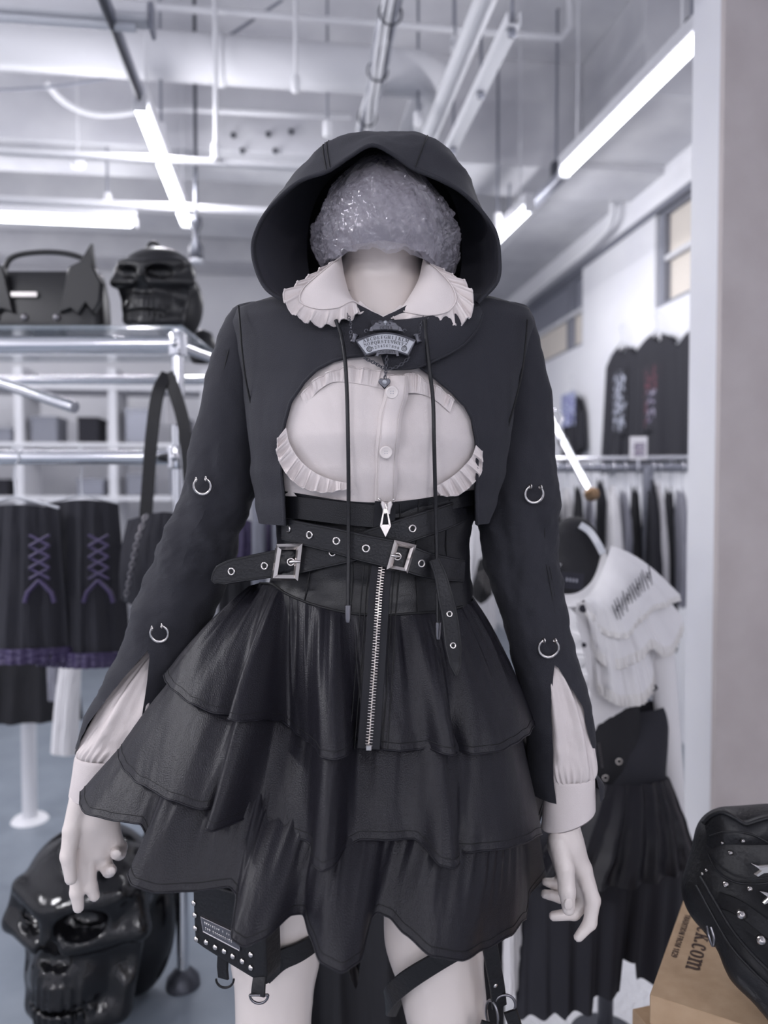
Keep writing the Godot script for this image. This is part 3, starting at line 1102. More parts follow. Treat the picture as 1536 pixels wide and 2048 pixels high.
	for layer in 2:
		s = Shape.new()
		var rows := []
		var ni := 150 if layer == 0 else 60
		var nj := 330 if layer == 0 else 120
		for i in ni + 1:
			var row := PackedVector3Array()
			var v := i / float(ni)
			for j in nj:
				var a := TAU * j / nj
				var fr := maxf(sin(a), 0.0)
				# lower edge: across the chin in front, hanging lower on the right
				var low := 541.0 - 14.0 * (1.0 - fr) + 34.0 * smoothstep(0.45, 0.95, cos(a)) + 10.0 * smoothstep(0.5, 0.95, -cos(a)) + 9.0 * noise.get_noise_1d(a * 2.4)
				var py := lerpf(306.0 + layer * 5.0, low, v)
				var w := sin(PI * minf(0.5, v * 0.62 + 0.015)) ** 0.75
				if v > 0.86:
					w *= 1.0 - 0.10 * (v - 0.86) / 0.14
				var rx := (146.0 - layer * 10.0) / F * w
				var rz := (0.107 - layer * 0.008) * w
				var c := P(768 + 4.0 * v, py, 1.03)
				var dir := Vector3(cos(a), 0, sin(a))
				# broad dents, and the sharp creases where the flats of the crumpled film meet
				var q := Vector3(dir.x * 2.1, c.y * 15.0 + dir.x * 1.5, dir.z * 2.1 + layer * 7.0)
				var dent := noise.get_noise_3dv(q) * 0.009
				if layer == 0:
					var u := q * 2.6 + Vector3(1.0, 0.6, 0.8) * noise.get_noise_3dv(q * 2.0)
					dent += 0.0034 * exp(-pow((cells.get_noise_3dv(u) + 1.0) * 5.5, 2.0))
					dent += 0.0017 * exp(-pow((cells.get_noise_3dv(u * 2.3) + 1.0) * 4.5, 2.0))
				var soft := 0.35 + 0.65 * smoothstep(0.25, 0.6, v)
				row.append(c + Vector3(dir.x * rx, 0, dir.z * rz) + dir * ((dent - 0.003) * soft) + Vector3(0, dent * 0.35 * soft, 0))
			rows.append(row)
		s.grid(rows, true)
		obj(["outer_film", "inner_film"][layer], s, M["film"], film)
	s = Shape.new()
	var rows2 := []
	for i in 31:
		var row := PackedVector3Array()
		var v := i / 30.0
		for j in 48:
			var a := TAU * j / 48.0
			var py := lerpf(318.0, 525.0 + 30.0 * smoothstep(0.3, 0.9, cos(a)), v)
			var w := sin(PI * minf(0.5, v * 0.6 + 0.015)) ** 0.75
			var c := P(768, py, 1.03)
			var dir := Vector3(cos(a), 0, sin(a))
			row.append(c + Vector3(dir.x * 0.072 * w, 0, dir.z * 0.089 * w) + dir * 0.010 * noise.get_noise_3d(dir.x * 3.0, py * 0.03, dir.z * 3.0))
		rows2.append(row)
	s.grid(rows2, true)
	obj("packing_paper", s, M["wrapped stuffing"], film)

func section(q: Array, n: int, ratio: float, from := 0.0, to := TAU) -> PackedVector3Array:
	# an elliptical ring of a sleeve between the points (q0,q1) and (q2,q3) of the picture at the distance q4; angle 90 degrees faces the camera
	var l := P(q[0], q[1], q[4])
	var r := P(q[2], q[3], q[4])
	var c := (l + r) * 0.5
	var hw := l.distance_to(r) * 0.5
	var row := PackedVector3Array()
	for k in n:
		var a := from + (to - from) * k / float(n - 1)
		row.append(c + (r - l) * 0.5 * cos(a) + Vector3(0, 0, hw * ratio * sin(a)))
	return row

func at_rows(list: Array, py: float) -> Array:
	# a sleeve section for the row py, from a list of [py, left, right, distance]
	return [table(list, py, 1), py, table(list, py, 2), py, table(list, py, 3)]

const SLEEVE_L := [[608, 492, 540, 1.05], [613, 474, 548, 1.05], [622, 464, 552, 1.052], [640, 452, 550, 1.055], [680, 435, 546, 1.06], [720, 422, 541, 1.065], [760, 411, 536, 1.07], [820, 399, 530, 1.075], [917, 377, 522, 1.085], [979, 365, 518, 1.09], [1026, 349, 498, 1.09], [1064, 327, 482, 1.09], [1117, 307, 466, 1.09], [1170, 292, 452, 1.09], [1221, 262, 430, 1.09], [1265, 252, 415, 1.09], [1309, 237, 402, 1.09], [1346, 217, 386, 1.09], [1383, 200, 366, 1.09], [1431, 170, 345, 1.085], [1468, 162, 330, 1.085], [1500, 153, 322, 1.085]]
const SLEEVE_R := [[608, 990, 1036, 1.05], [613, 982, 1053, 1.05], [622, 980, 1060, 1.052], [640, 982, 1069, 1.055], [680, 988, 1081, 1.06], [720, 994, 1090, 1.065], [800, 996, 1103, 1.075], [900, 980, 1107, 1.085], [960, 968, 1111, 1.09], [1010, 962, 1120, 1.09], [1060, 962, 1118, 1.09], [1120, 970, 1117, 1.085], [1170, 983, 1127, 1.08], [1250, 1004, 1138, 1.075], [1298, 1018, 1151, 1.07], [1340, 1030, 1163, 1.07], [1380, 1040, 1174, 1.065], [1418, 1046, 1181, 1.065], [1451, 1050, 1187, 1.06], [1491, 1054, 1190, 1.06], [1544, 1060, 1191, 1.06], [1566, 1062, 1205, 1.06], [1590, 1066, 1207, 1.06]]
const SLIT_L := [[1287, 317, 321], [1300, 306, 322], [1343, 268, 318], [1383, 234, 311], [1431, 198, 303], [1482, 172, 296], [1500, 166, 294]]
const SLIT_R := [[1316, 1096, 1100], [1344, 1093, 1118], [1376, 1091, 1138], [1403, 1089, 1155], [1439, 1091, 1162], [1481, 1094, 1174], [1512, 1095, 1181], [1548, 1096, 1185], [1590, 1100, 1190]]

func sleeve(list: Array, slit: Array, from: float, to: float) -> Shape:
	var s := Shape.new()
	var rows := []
	var n := 72
	var py := from
	while py <= to + 0.1:
		var q := at_rows(list, py)
		var a0 := PI * 0.5
		var a1 := PI * 0.5
		if py > slit[0][0]:
			var c: float = (q[0] + q[2]) * 0.5
			var h: float = (q[2] - q[0]) * 0.5
			a1 = acos(clampf((table(slit, py, 1, false) - c) / h, -0.985, 0.985))
			a0 = acos(clampf((table(slit, py, 2, false) - c) / h, -0.985, 0.985))
		elif py > slit[0][0] - 12.0:
			var c: float = (q[0] + q[2]) * 0.5
			a0 = acos(clampf((slit[0][1] - c) / ((q[2] - q[0]) * 0.5), -0.98, 0.98))
			a1 = a0
		else:
			var k := clampf((py - 1100.0) / (slit[0][0] - 1112.0), 0.0, 1.0)
			var qq := at_rows(list, slit[0][0])
			var aa := acos(clampf((slit[0][1] - (qq[0] + qq[2]) * 0.5) / ((qq[2] - qq[0]) * 0.5), -0.98, 0.98))
			a0 = lerpf(PI * 0.5, aa, k)
			a1 = a0
		# from the left lip of the slit round the back to its right lip
		var row := section(q, n, 0.92, a1, a0 + TAU)
		var mid := (row[0] + row[n / 2]) * 0.5
		for j in n:
			var dir := (row[j] - P((q[0] + q[2]) * 0.5, py, q[4])).normalized()
			var w := noise.get_noise_3d(row[j].x * 16.0, row[j].y * 11.0 + row[j].x * 9.0, row[j].z * 9.0)
			var w2 := noise.get_noise_3d(row[j].x * 50.0, row[j].y * 30.0, row[j].z * 30.0 + 5.0)
			var elbow := exp(-pow((py - 1080.0) / 130.0, 2.0))
			row[j] += dir * (w * (0.004 + 0.005 * elbow) + w2 * (0.0008 + 0.0022 * elbow)) * smoothstep(600.0, 660.0, py)
		rows.append(row)
		py += 6.0
	s.grid(rows)
	return s

func seam(s: Shape, pts: Array, off: float, r: float) -> void:
	var line := PackedVector3Array()
	for q in pts:
		line.append(drape(q[0], q[1], off))
	s.tube(curve(line, pts.size() * 8), r, 6)

func open_ring(px: float, py: float, d: float, turn: float, t: Node3D, rpx := 18.0) -> void:
	var s := Shape.new()
	var c := P(px, py, d)
	var R := rpx * d / F
	var b := Basis(Vector3(1, 0, 0), Vector3(0, 0.97, 0.24), Vector3(0, -0.24, 0.97)) * Basis(Vector3(0, 0, 1), turn)
	var path := PackedVector3Array()
	var rad := []
	for k in 31:
		var a := deg_to_rad(125.0) + deg_to_rad(290.0) * k / 30.0
		path.append(c + b.x * R * cos(a) + b.y * R * sin(a))
		rad.append(0.0014 + 0.0009 * sin(PI * k / 30.0) + 0.00012 * sin(k * 2.2))
	s.tube(path, rad, 10)
	var o := obj("horseshoe_ring", s, M["silver"], t)
	for e in [0, 30]:
		s = Shape.new()
		s.ring(path[e] + Vector3(0, 0, 0.001), Basis(Vector3(0.5, 0, 0.85), Vector3.UP, Vector3(0.85, 0, -0.5)), 0.0029, 0.0011, 0, TAU, 16, 6)
		obj("eyelet", s, M["silver"], o)

func build_bolero() -> void:
	var t := thing("hooded_bolero", "black hooded cropped bolero with slit sleeves worn by the front mannequin", "jacket", P(765, 800, D0))
	var left := [[598, 600], [620, 655], [640, 705], [660, 745], [668, 765], [738, 765], [742, 700], [748, 668], [764, 632], [786, 608], [821, 581], [856, 569], [884, 563], [950, 561], [1045, 567]]
	var right := [[598, 930], [620, 875], [640, 825], [660, 785], [668, 765], [738, 765], [742, 803], [759, 837], [778, 866], [803, 901], [829, 929], [852, 944], [884, 951], [934, 954], [1055, 957]]
	var pys := []
	var y := 599.0
	while y < 736.0:
		pys.append(y)
		y += 5.0
	while y < 762.0:
		pys.append(y)
		y += 1.5
	while y <= 1046.0:
		pys.append(y)
		y += 6.0
	var edges := []
	for side in 2:
		var s := Shape.new()
		var rows := []
		var inner := []
		var edge := PackedVector3Array()
		for py in pys:
			var off: float = 0.011 + 0.018 * smoothstep(880.0, 1045.0, py)
			var ex := table(left if side == 0 else right, py, 1, false)
			var te := edge_angle(ex, py, off)
			var row := PackedVector3Array()
			var rin := PackedVector3Array()
			for j in 64:
				var k := 1.0 - pow(1.0 - j / 63.0, 1.5)
				var a := lerpf(PI * 1.5, te, k) if side == 0 else lerpf(-PI * 0.5, te, k)
				var p := trunk(a, py, off)
				var w := noise.get_noise_3d(p.x * 14.0, p.y * 5.0, p.z * 8.0) * 0.003 + noise.get_noise_3d(p.x * 40.0, p.y * 14.0, p.z * 20.0) * 0.0008
				p += Vector3(cos(a), 0, sin(a)) * w * smoothstep(600.0, 640.0, py)
				row.append(p)
				rin.append(p - Vector3(cos(a), 0, sin(a)) * 0.0035)
			rows.append(row)
			inner.append(rin)
			if py >= 738.0:
				edge.append(row[63])
		s.grid(rows)
		s.grid(inner)
		# hem between outer and inner layer
		s.grid([rows[rows.size() - 1], inner[inner.size() - 1]])
		obj("bodice_panel", s, M["bolero cloth"], t)
		s = Shape.new()
		s.tube(curve(edge, 150), 0.0021, 8)
		obj("edge_binding", s, M["bolero cloth"], t)
		edges.append(edge)
	var sl := sleeve(SLEEVE_L, SLIT_L, 608.0, 1500.0)
	var o1 := obj("sleeve", sl, M["bolero cloth"], t)
	var sr := sleeve(SLEEVE_R, SLIT_R, 608.0, 1590.0)
	var o2 := obj("sleeve", sr, M["bolero cloth"], t)
	var s2 := Shape.new()
	s2.tube(curve(PackedVector3Array([P(477, 612, 1.0), P(480, 650, 0.985), P(484, 700, 0.985), P(490, 750, 0.99), P(500, 800, 1.0), P(512, 850, 1.01)]), 30), 0.0013, 6)
	obj("armhole_seam", s2, M["thread"], t)
	s2 = Shape.new()
	s2.tube(curve(PackedVector3Array([P(1055, 640, 1.0), P(1052, 680, 0.985), P(1045, 740, 0.985), P(1034, 790, 0.99), P(1020, 840, 1.0), P(1006, 890, 1.01)]), 30), 0.0013, 6)
	obj("armhole_seam", s2, M["thread"], t)
	# doubled seams down the sleeves
	for q in [[SLEEVE_L, 0.30, 0.5], [SLEEVE_R, 0.72, 0.5]]:
		s2 = Shape.new()
		for dx in [0.0, 0.035]:
			var line := PackedVector3Array()
			var py := 640.0
			while py < 1270.0:
				var c := at_rows(q[0], py)
				var k: float = q[1] + dx
				var xx := cos(PI * (1.0 - k))
				var hw: float = (c[2] - c[0]) * 0.5 * c[4] / F
				line.append(P(lerpf(c[0], c[2], (xx + 1.0) * 0.5), py, c[4] - hw * 0.92 * sqrt(1.0 - xx * xx) - 0.0012))
				py += 30.0
			s2.tube(curve(line, 90), 0.0007, 5)
		obj("sleeve_seam", s2, M["thread"], t)
	open_ring(405, 972, 1.028, 0.12, t, 17.0)
	open_ring(1068, 988, 1.030, -0.1, t, 18.0)
	open_ring(319, 1267, 1.022, 0.25, t, 18.0)
	open_ring(1097, 1296, 1.018, -0.02, t, 20.0)
	# the hood: arcs from the left shoulder over the head to the right shoulder, rim first
	var arcs := []
	var rim := [[572, 604, 0.955], [532, 577, 0.958], [509, 527, 0.965], [506, 484, 0.97], [524, 438, 0.965], [556, 398, 0.955], [602, 361, 0.945], [654, 343, 0.94], [700, 313, 0.935], [744, 290, 0.93], [786, 309, 0.935], [824, 336, 0.94], [880, 360, 0.945], [926, 386, 0.955], [966, 426, 0.965], [992, 468, 0.97], [999, 512, 0.965], [995, 562, 0.958], [955, 606, 0.955]]
	var shell := [[566, 602, 1.0], [520, 560, 1.01], [509, 502, 1.02], [533, 428, 1.03], [578, 362, 1.03], [616, 318, 1.03], [640, 290, 1.03], [664, 277, 1.03], [740, 266, 1.03], [800, 264, 1.03], [838, 267, 1.03], [890, 292, 1.03], [930, 340, 1.03], [962, 418, 1.03], [988, 474, 1.025], [996, 545, 1.01], [958, 604, 1.0]]
	var lip := []
	for q in rim:
		lip.append([768 + (q[0] - 768) * 0.972, 470 + (q[1] - 470) * 0.972, q[2] + 0.012])
	arcs.append(curve(PP(lip), 121))
	arcs.append(curve(PP(rim), 121))
	arcs.append(curve(PP(shell), 121))
	arcs.append(curve(PP([[575, 600, 1.10], [545, 540, 1.12], [560, 450, 1.13], [620, 350, 1.14], [700, 300, 1.14], [768, 290, 1.14], [840, 300, 1.14], [910, 350, 1.14], [955, 450, 1.13], [965, 540, 1.12], [945, 600, 1.10]]), 121))
	arcs.append(curve(PP([[610, 598, 1.15], [615, 540, 1.18], [640, 470, 1.2], [700, 420, 1.21], [768, 410, 1.21], [830, 420, 1.21], [890, 470, 1.2], [915, 540, 1.18], [915, 598, 1.15]]), 121))
	arcs.append(curve(PP([[740, 598, 1.17], [742, 570, 1.19], [750, 555, 1.2], [765, 550, 1.2], [780, 555, 1.2], [788, 570, 1.19], [790, 598, 1.17]]), 121))
	var s := Shape.new()
	var cols := []
	for j in 121:
		var c := PackedVector3Array()
		for i in range(1, arcs.size()):
			c.append(arcs[i][j])
		cols.append(curve(c, 40))
	var rows := [arcs[0]]
	for i in 40:
		var row := PackedVector3Array()
		for j in 121:
			var p: Vector3 = cols[j][i]
			var w := noise.get_noise_3d(p.x * 13.0, p.y * 13.0, p.z * 13.0) * 0.006 * smoothstep(0.0, 8.0, i)
			row.append(p + (p - P(768, 470, 1.05)).normalized() * w)
		rows.append(row)
	s.grid(rows)
	obj("hood", s, M["bolero cloth"], t)
	# the lining funnels from the rim in towards the wrapped head
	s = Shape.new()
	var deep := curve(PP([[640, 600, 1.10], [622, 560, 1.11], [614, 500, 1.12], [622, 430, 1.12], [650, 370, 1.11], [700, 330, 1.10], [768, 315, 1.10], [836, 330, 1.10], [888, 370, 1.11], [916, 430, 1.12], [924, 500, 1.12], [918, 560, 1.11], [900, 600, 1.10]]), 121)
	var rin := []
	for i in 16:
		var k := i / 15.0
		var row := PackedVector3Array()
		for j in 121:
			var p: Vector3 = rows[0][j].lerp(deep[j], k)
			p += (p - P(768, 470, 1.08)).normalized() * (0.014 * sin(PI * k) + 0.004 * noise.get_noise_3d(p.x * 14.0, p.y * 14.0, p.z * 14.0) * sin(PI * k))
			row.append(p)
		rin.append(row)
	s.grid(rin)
	obj("hood_lining", s, M["hazed lining"], t)
	s = Shape.new()
	for j in [47, 48, 72]:
		var line := PackedVector3Array()
		for i in range(1, 24):
			line.append(rows[i][j] + (rows[i][j] - P(768, 470, 1.05)).normalized() * 0.0004)
		s.tube(line, 0.0009, 5)
	obj("hood_seam", s, M["thread"], t)
	s = Shape.new()
	s.tube(rows[1], 0.0024, 8)
	obj("hood_hem", s, M["bolero cloth"], t)
	# the crossed-over base of the hood
	s = Shape.new()
	var top := PackedVector3Array()
	var low := PackedVector3Array()
	var bd := PackedVector3Array()
	for q in [[958, 612, 0.02], [930, 618, 0.024], [880, 628, 0.024], [830, 636, 0.022], [780, 640, 0.02], [740, 640, 0.018]]:
		top.append(drape(q[0], q[1], q[2]))
	for q in [[965, 628, 0.018], [956, 655, 0.022], [925, 690, 0.021], [880, 716, 0.020], [830, 735, 0.019], [770, 738, 0.0175]]:
		low.append(drape(q[0], q[1], q[2]))
	var ta := curve(top, 40)
	var lb := curve(low, 40)
	rows = []
	for i in 9:
		var row := PackedVector3Array()
		for j in 40:
			row.append(ta[j].lerp(lb[j], i / 8.0) + Vector3(0, 0, 0.006 * sin(PI * i / 8.0)))
		rows.append(row)
	s.grid(rows)
	obj("hood_base", s, M["bolero cloth"], t)
	s = Shape.new()
	s.tube(lb, 0.0018, 6)
	obj("edge_binding", s, M["bolero cloth"], t)
	# drawstrings
	for q in [[[[672, 640, 0.020], [682, 670, 0.021], [690, 720, 0.022], [694, 790, 0.014], [696, 880, 0.013], [697, 960, 0.020], [697, 1040, 0.030], [697, 1130, 0.036], [696, 1212, 0.040]], 697, 1209, 1246], [[[850, 640, 0.024], [852, 672, 0.026], [858, 730, 0.024], [866, 800, 0.014], [868, 880, 0.013], [870, 960, 0.020], [872, 1040, 0.030], [874, 1130, 0.036], [876, 1246, 0.040]], 877, 1243, 1280]]:
		var line := PackedVector3Array()
		for k in q[0]:
			line.append(drape(k[0], k[1], k[2]))
		s = Shape.new()
		var cc := curve(line, 90)
		s.tube(cc, 0.0024, 8)
		var cord := obj("drawstring", s, M["belt leather"], t)
		s = Shape.new()
		var a: Vector3 = cc[89]
		var b := P(q[1], q[3], -a.z)
		var h := a.distance_to(b)
		s.lathe([Vector2(0.0, 0.0), Vector2(0.0038, 0.0), Vector2(0.0038, 0.0), Vector2(0.0034, -h * 0.8), Vector2(0.0026, -h), Vector2(0.0026, -h), Vector2(0.0, -h)], Transform3D(Basis.IDENTITY, a + Vector3(0, 0.001, 0)), 14)
		obj("cord_end", s, M["dark silver"], cord)

func ruffle(inner: PackedVector3Array, outer: PackedVector3Array, waves: float, amp: float, n := 160, rows_n := 10, out := Vector3(0, 0.15, 1)) -> Shape:
	var s := Shape.new()
	var a := curve(inner, n)
	var b := curve(outer, n)
	var rows := []
	for i in rows_n:
		var k := i / float(rows_n - 1)
		var row := PackedVector3Array()
		for j in n:
			var ph := TAU * waves * j / n + 1.7 * noise.get_noise_2d(j * 0.07, inner[0].x * 50.0)
			var wv := sin(ph) + 0.35 * sin(2.0 * ph + 0.8)
			var along: Vector3 = b[mini(j + 1, n - 1)] - b[maxi(j - 1, 0)]
			row.append(a[j].lerp(b[j], k) + out.normalized() * (amp * wv * pow(k, 0.7) * smoothstep(0.0, 0.07, j / float(n - 1)) * smoothstep(1.0, 0.93, j / float(n - 1)) + 0.0012 * sin(ph * 2.0) * sin(PI * k) * 0.6) + along.normalized() * (amp * 0.5 * cos(ph) * k))
		rows.append(row)
	s.grid(rows)
	s.tube(rows[rows_n - 1], 0.0011, 5)
	return s

func build_blouse() -> void:
	var t := thing("blouse", "white button blouse with ruffled collar worn under the black bolero", "blouse", P(765, 860, D0))
	var cloth: Material = M["blouse cloth"]
	var s := Shape.new()
	var rows := []
	for i in 60:
		var py := 700.0 + 330.0 * i / 59.0
		var row := PackedVector3Array()
		for j in 96:
			var px := lerpf(540.0, 978.0, j / 95.0)
			var p := drape(px, py, 0.004)
			var near := exp(-pow((px - 812.0) / 26.0, 2.0)) * smoothstep(760.0, 800.0, py) * smoothstep(920.0, 860.0, py)
			var w := 0.0035 * noise.get_noise_2d(p.x * 10.0 + p.y * 6.0, p.y * 4.0) + 0.0016 * sin((px - 765.0) * 0.05 + py * 0.01) * smoothstep(900.0, 1000.0, py)
			row.append(p + facing(px, py) * (w - near * 0.006))
		rows.append(row)
	s.grid(rows)
	obj("front", s, cloth, t)
	# the placket
	s = Shape.new()
	var path := PackedVector3Array()
	var out := PackedVector3Array()
	for q in [[794, 752, 0.010], [792, 790, 0.012], [781, 830, 0.009], [777, 870, 0.010], [773, 910, 0.009], [771, 960, 0.008], [770, 1010, 0.007]]:
		path.append(drape(q[0], q[1], q[2]))
		out.append(facing(q[0], q[1]))
	var line := curve(path, 50)
	rows = []
	for j in 50:
		var row := PackedVector3Array()
		for k in 9:
			var x := (k / 8.0 - 0.5) * 0.029
			row.append(line[j] + Vector3(x, 0, 0.0035 * sin(PI * k / 8.0) - 0.006 * (1.0 if k == 0 or k == 8 else 0.0) + 0.0025 * sin(j * 0.36) * k / 8.0))
		rows.append(row)
	s.grid(rows)
	var pl := obj("placket", s, cloth, t)
	s = Shape.new()
	for side in [-1.0, 1.0]:
		var st := PackedVector3Array()
		for j in 50:
			st.append(line[j] + Vector3(side * 0.0105, 0, 0.0026 + 0.0025 * sin(j * 0.36) * (0.5 + side * 0.36)))
		s.tube(st, 0.0004, 4)
	obj("stitching", s, M["button shell"], pl)
	for q in [[784, 785], [772, 905]]:
		s = Shape.new()
		var c := drape(q[0], q[1], 0.0150)
		var b := Basis(Vector3.RIGHT, PI * 0.5)
		s.lathe([Vector2(0, 0.0), Vector2(0.0076, 0.0), Vector2(0.0078, 0.0012), Vector2(0.0072, 0.0022), Vector2(0.0056, 0.0022), Vector2(0.0050, 0.0014), Vector2(0.0, 0.0013)], Transform3D(b, c), 24)
		var bt := obj("button", s, M["button shell"], t)
		s = Shape.new()
		for k in [[-1, -1], [1, -1], [1, 1], [-1, 1]]:
			s.ball(c + Vector3(k[0] * 0.0013, k[1] * 0.0013, 0.0013), Vector3(0.0006, 0.0006, 0.0004), Basis.IDENTITY, 8)
		obj("buttonhole", s, M["grey cloth"], bt)
	# ruffles round the bib
	var f := func(list: Array, off: float) -> PackedVector3Array:
		var r := PackedVector3Array()
		for q in list:
			r.append(drape(q[0], q[1], off))
		return r
	obj("bib_ruffle", ruffle(f.call([[572, 855], [580, 888], [600, 920], [628, 944], [662, 959], [694, 966]], 0.012), f.call([[556, 872], [555, 908], [572, 945], [600, 972], [644, 984], [694, 978]], 0.020), 9.0, 0.0042), cloth, t)
	obj("bib_ruffle", ruffle(f.call([[868, 975], [900, 956], [926, 934], [944, 912], [952, 890]], 0.012), f.call([[878, 990], [914, 990], [944, 968], [962, 944], [964, 905]], 0.020), 6.0, 0.004), cloth, t)
	obj("bib_ruffle", ruffle(f.call([[610, 815], [636, 782], [664, 765], [690, 764], [720, 768], [750, 774], [778, 782]], 0.005), f.call([[600, 792], [630, 760], [664, 742], [696, 733], [730, 738], [756, 741], [786, 750]], 0.0075), 6.0, 0.0026), cloth, t)
	obj("bib_ruffle", ruffle(f.call([[806, 788], [822, 786], [842, 788], [870, 800], [900, 825]], 0.005), f.call([[804, 752], [828, 746], [850, 762], [880, 776], [910, 802]], 0.0075), 3.5, 0.0026), cloth, t)
	# collar wings and their ruffles
	for w in [[[[683, 514, 1.0], [690, 556, 0.985], [703, 594, 0.968], [726, 618, 0.952]], [[683, 514, 0.99], [640, 548, 0.965], [604, 582, 0.948], [600, 604, 0.941], [630, 618, 0.936], [674, 617, 0.936], [706, 604, 0.944], [726, 618, 0.952]], [[668, 522, 0.98], [628, 548, 0.965], [592, 570, 0.950], [567, 588, 0.940], [577, 614, 0.934], [606, 637, 0.931], [650, 649, 0.935], [694, 638, 0.935], [732, 620, 0.945]], 11.0],
			[[[846, 518, 1.0], [836, 560, 0.985], [815, 598, 0.966], [797, 622, 0.950]], [[846, 518, 0.99], [882, 548, 0.962], [906, 578, 0.948], [912, 602, 0.940], [896, 624, 0.934], [858, 632, 0.935], [826, 628, 0.938], [797, 622, 0.950]], [[862, 528, 0.98], [904, 552, 0.958], [930, 566, 0.944], [946, 596, 0.934], [938, 634, 0.930], [900, 656, 0.938], [852, 654, 0.935], [808, 646, 0.936], [770, 631, 0.946]], 12.0]]:
		var a := curve(PP(w[0]), 80)
		var b := curve(PP(w[1]), 80)
		rows = []
		for i in 14:
			var k := i / 13.0
			var row := PackedVector3Array()
			for j in 80:
				row.append(a[j].lerp(b[j], k) + Vector3(0, 0.008, 0.013) * sin(PI * pow(k, 0.75)) * sin(PI * j / 79.0))
			rows.append(row)
		s = Shape.new()
		s.grid(rows)
		# the fold over to the stand on the inside
		var stand := []
		for i in 4:
			var row := PackedVector3Array()
			for j in 80:
				row.append(a[j] + Vector3(0, -0.002 * i * i, -0.008 * i))
			stand.append(row)
		s.grid(stand)
		var wing := obj("collar", s, cloth, t)
		obj("collar_ruffle", ruffle(PP(w[1]), PP(w[2]), w[3], 0.0042, 200, 9, Vector3(0, 0.5, 0.85)), cloth, wing)
		s = Shape.new()
		var edge := PackedVector3Array()
		for j in 80:
			edge.append(b[j] + Vector3(0, 0.0008, 0.001))
		s.tube(edge, 0.0009, 5)
		obj("piping", s, cloth, wing)
	s = Shape.new()
	s.ribbon(curve(PP([[716, 608, 0.958], [738, 626, 0.950], [768, 642, 0.944]]), 16), PackedVector3Array(range(16).map(func(_k): return Vector3(0, 0.3, 1).normalized())), 0.010, 0.002)
	s.ribbon(curve(PP([[764, 640, 0.944], [784, 634, 0.946], [806, 616, 0.955]]), 16), PackedVector3Array(range(16).map(func(_k): return Vector3(0, 0.3, 1).normalized())), 0.010, 0.002)
	obj("neck_band", s, cloth, t)
	# sleeves showing in the slits, gathered into cuffs
	for side in 2:
		var list: Array = [[285, 312, 1288, 330, 1290, 1.078], [262, 300, 1302, 334, 1302, 1.078], [0, 262, 1343, 336, 1345, 1.075], [0, 228, 1383, 334, 1386, 1.072], [0, 196, 1431, 325, 1434, 1.070], [0, 168, 1478, 305, 1482, 1.070], [0, 154, 1500, 284, 1506, 1.070], [0, 155, 1510, 268, 1516, 1.070]] if side == 0 else [[0, 1090, 1312, 1108, 1312, 1.045], [0, 1082, 1335, 1125, 1335, 1.045], [0, 1078, 1376, 1148, 1376, 1.045], [0, 1077, 1420, 1166, 1420, 1.045], [0, 1078, 1470, 1180, 1470, 1.045], [0, 1080, 1520, 1190, 1518, 1.045], [0, 1085, 1545, 1191, 1542, 1.045], [0, 1094, 1560, 1186, 1554, 1.045]]
		var sec := []
		for i in list.size():
			sec.append(section([list[i][1], list[i][2], list[i][3], list[i][4], list[i][5]], 121, 0.75))
		rows = []
		var cols := []
		for j in 121:
			var c := PackedVector3Array()
			for i in sec.size():
				c.append(sec[i][j])
			cols.append(curve(c, 40))
		for i in 40:
			var row := PackedVector3Array()
			var k := i / 39.0
			for j in 121:
				var a := TAU * j / 120.0
				var g := sin(a * 26.0 + 2.0 * sin(a * 3.0)) * 0.0016 * smoothstep(0.72, 0.97, k) + (sin(a * 7.0 + 0.6 * sin(k * 4.0)) * 0.0035 + sin(a * 13.0 + 1.0) * 0.0015) * sin(PI * k)
				row.append(cols[j][i] + Vector3(cos(a), 0, sin(a)) * g + Vector3(0, 0, 0.004) * noise.get_noise_2d(j * 0.08, i * 0.12) * k)
			rows.append(row)
		s = Shape.new()
		s.grid(rows)
		obj("sleeve", s, cloth, t)
		s = Shape.new()
		var cuff: Array = [[154, 1507, 270, 1513, 1.07], [151, 1514, 274, 1520, 1.07], [146, 1550, 268, 1560, 1.07], [140, 1586, 262, 1600, 1.07], [142, 1588, 259, 1602, 1.07], [150, 1580, 252, 1592, 1.07]] if side == 0 else [[1094, 1556, 1187, 1550, 1.045], [1091, 1562, 1189, 1556, 1.045], [1087, 1610, 1190, 1588, 1.045], [1083, 1656, 1190, 1616, 1.045], [1086, 1660, 1188, 1621, 1.045], [1094, 1650, 1180, 1615, 1.045]]
		rows = []
		for q in cuff:
			rows.append(section(q, 61, 0.8))
		s.grid(rows)
		obj("cuff", s, cloth, t)

# hems of the three tiers from the left tip to the right tip: column, row, how far the fold stands out in centimetres
const HEM_1 := [[328, 1350, 0.0], [336, 1362, 0.3], [356, 1376, 0.6], [400, 1402, 0.9], [440, 1424, 0.6], [464, 1433, -0.6], [470, 1430, -1.6], [478, 1426, 0.6], [492, 1424, 2.2], [512, 1430, 2.0], [526, 1438, 0.2], [532, 1452, -2.0], [546, 1470, -2.4], [580, 1484, -1.6], [610, 1491, -0.8], [636, 1494, 0.4], [654, 1497, 2.0], [680, 1498, 2.4], [701, 1497, 1.6], [706, 1494, -1.4], [714, 1494, -1.8], [750, 1502, -1.0], [764, 1502, -0.4], [800, 1504, -0.2], [840, 1503, -0.6], [860, 1498, -0.4], [870, 1497, 1.4], [886, 1497, 1.8], [902, 1498, 1.0], [908, 1497, -1.2], [918, 1502, -0.6], [932, 1503, 0.8], [975, 1494, 1.4], [1010, 1482, 1.0], [1042, 1468, 0.6], [1068, 1452, 0.0]]
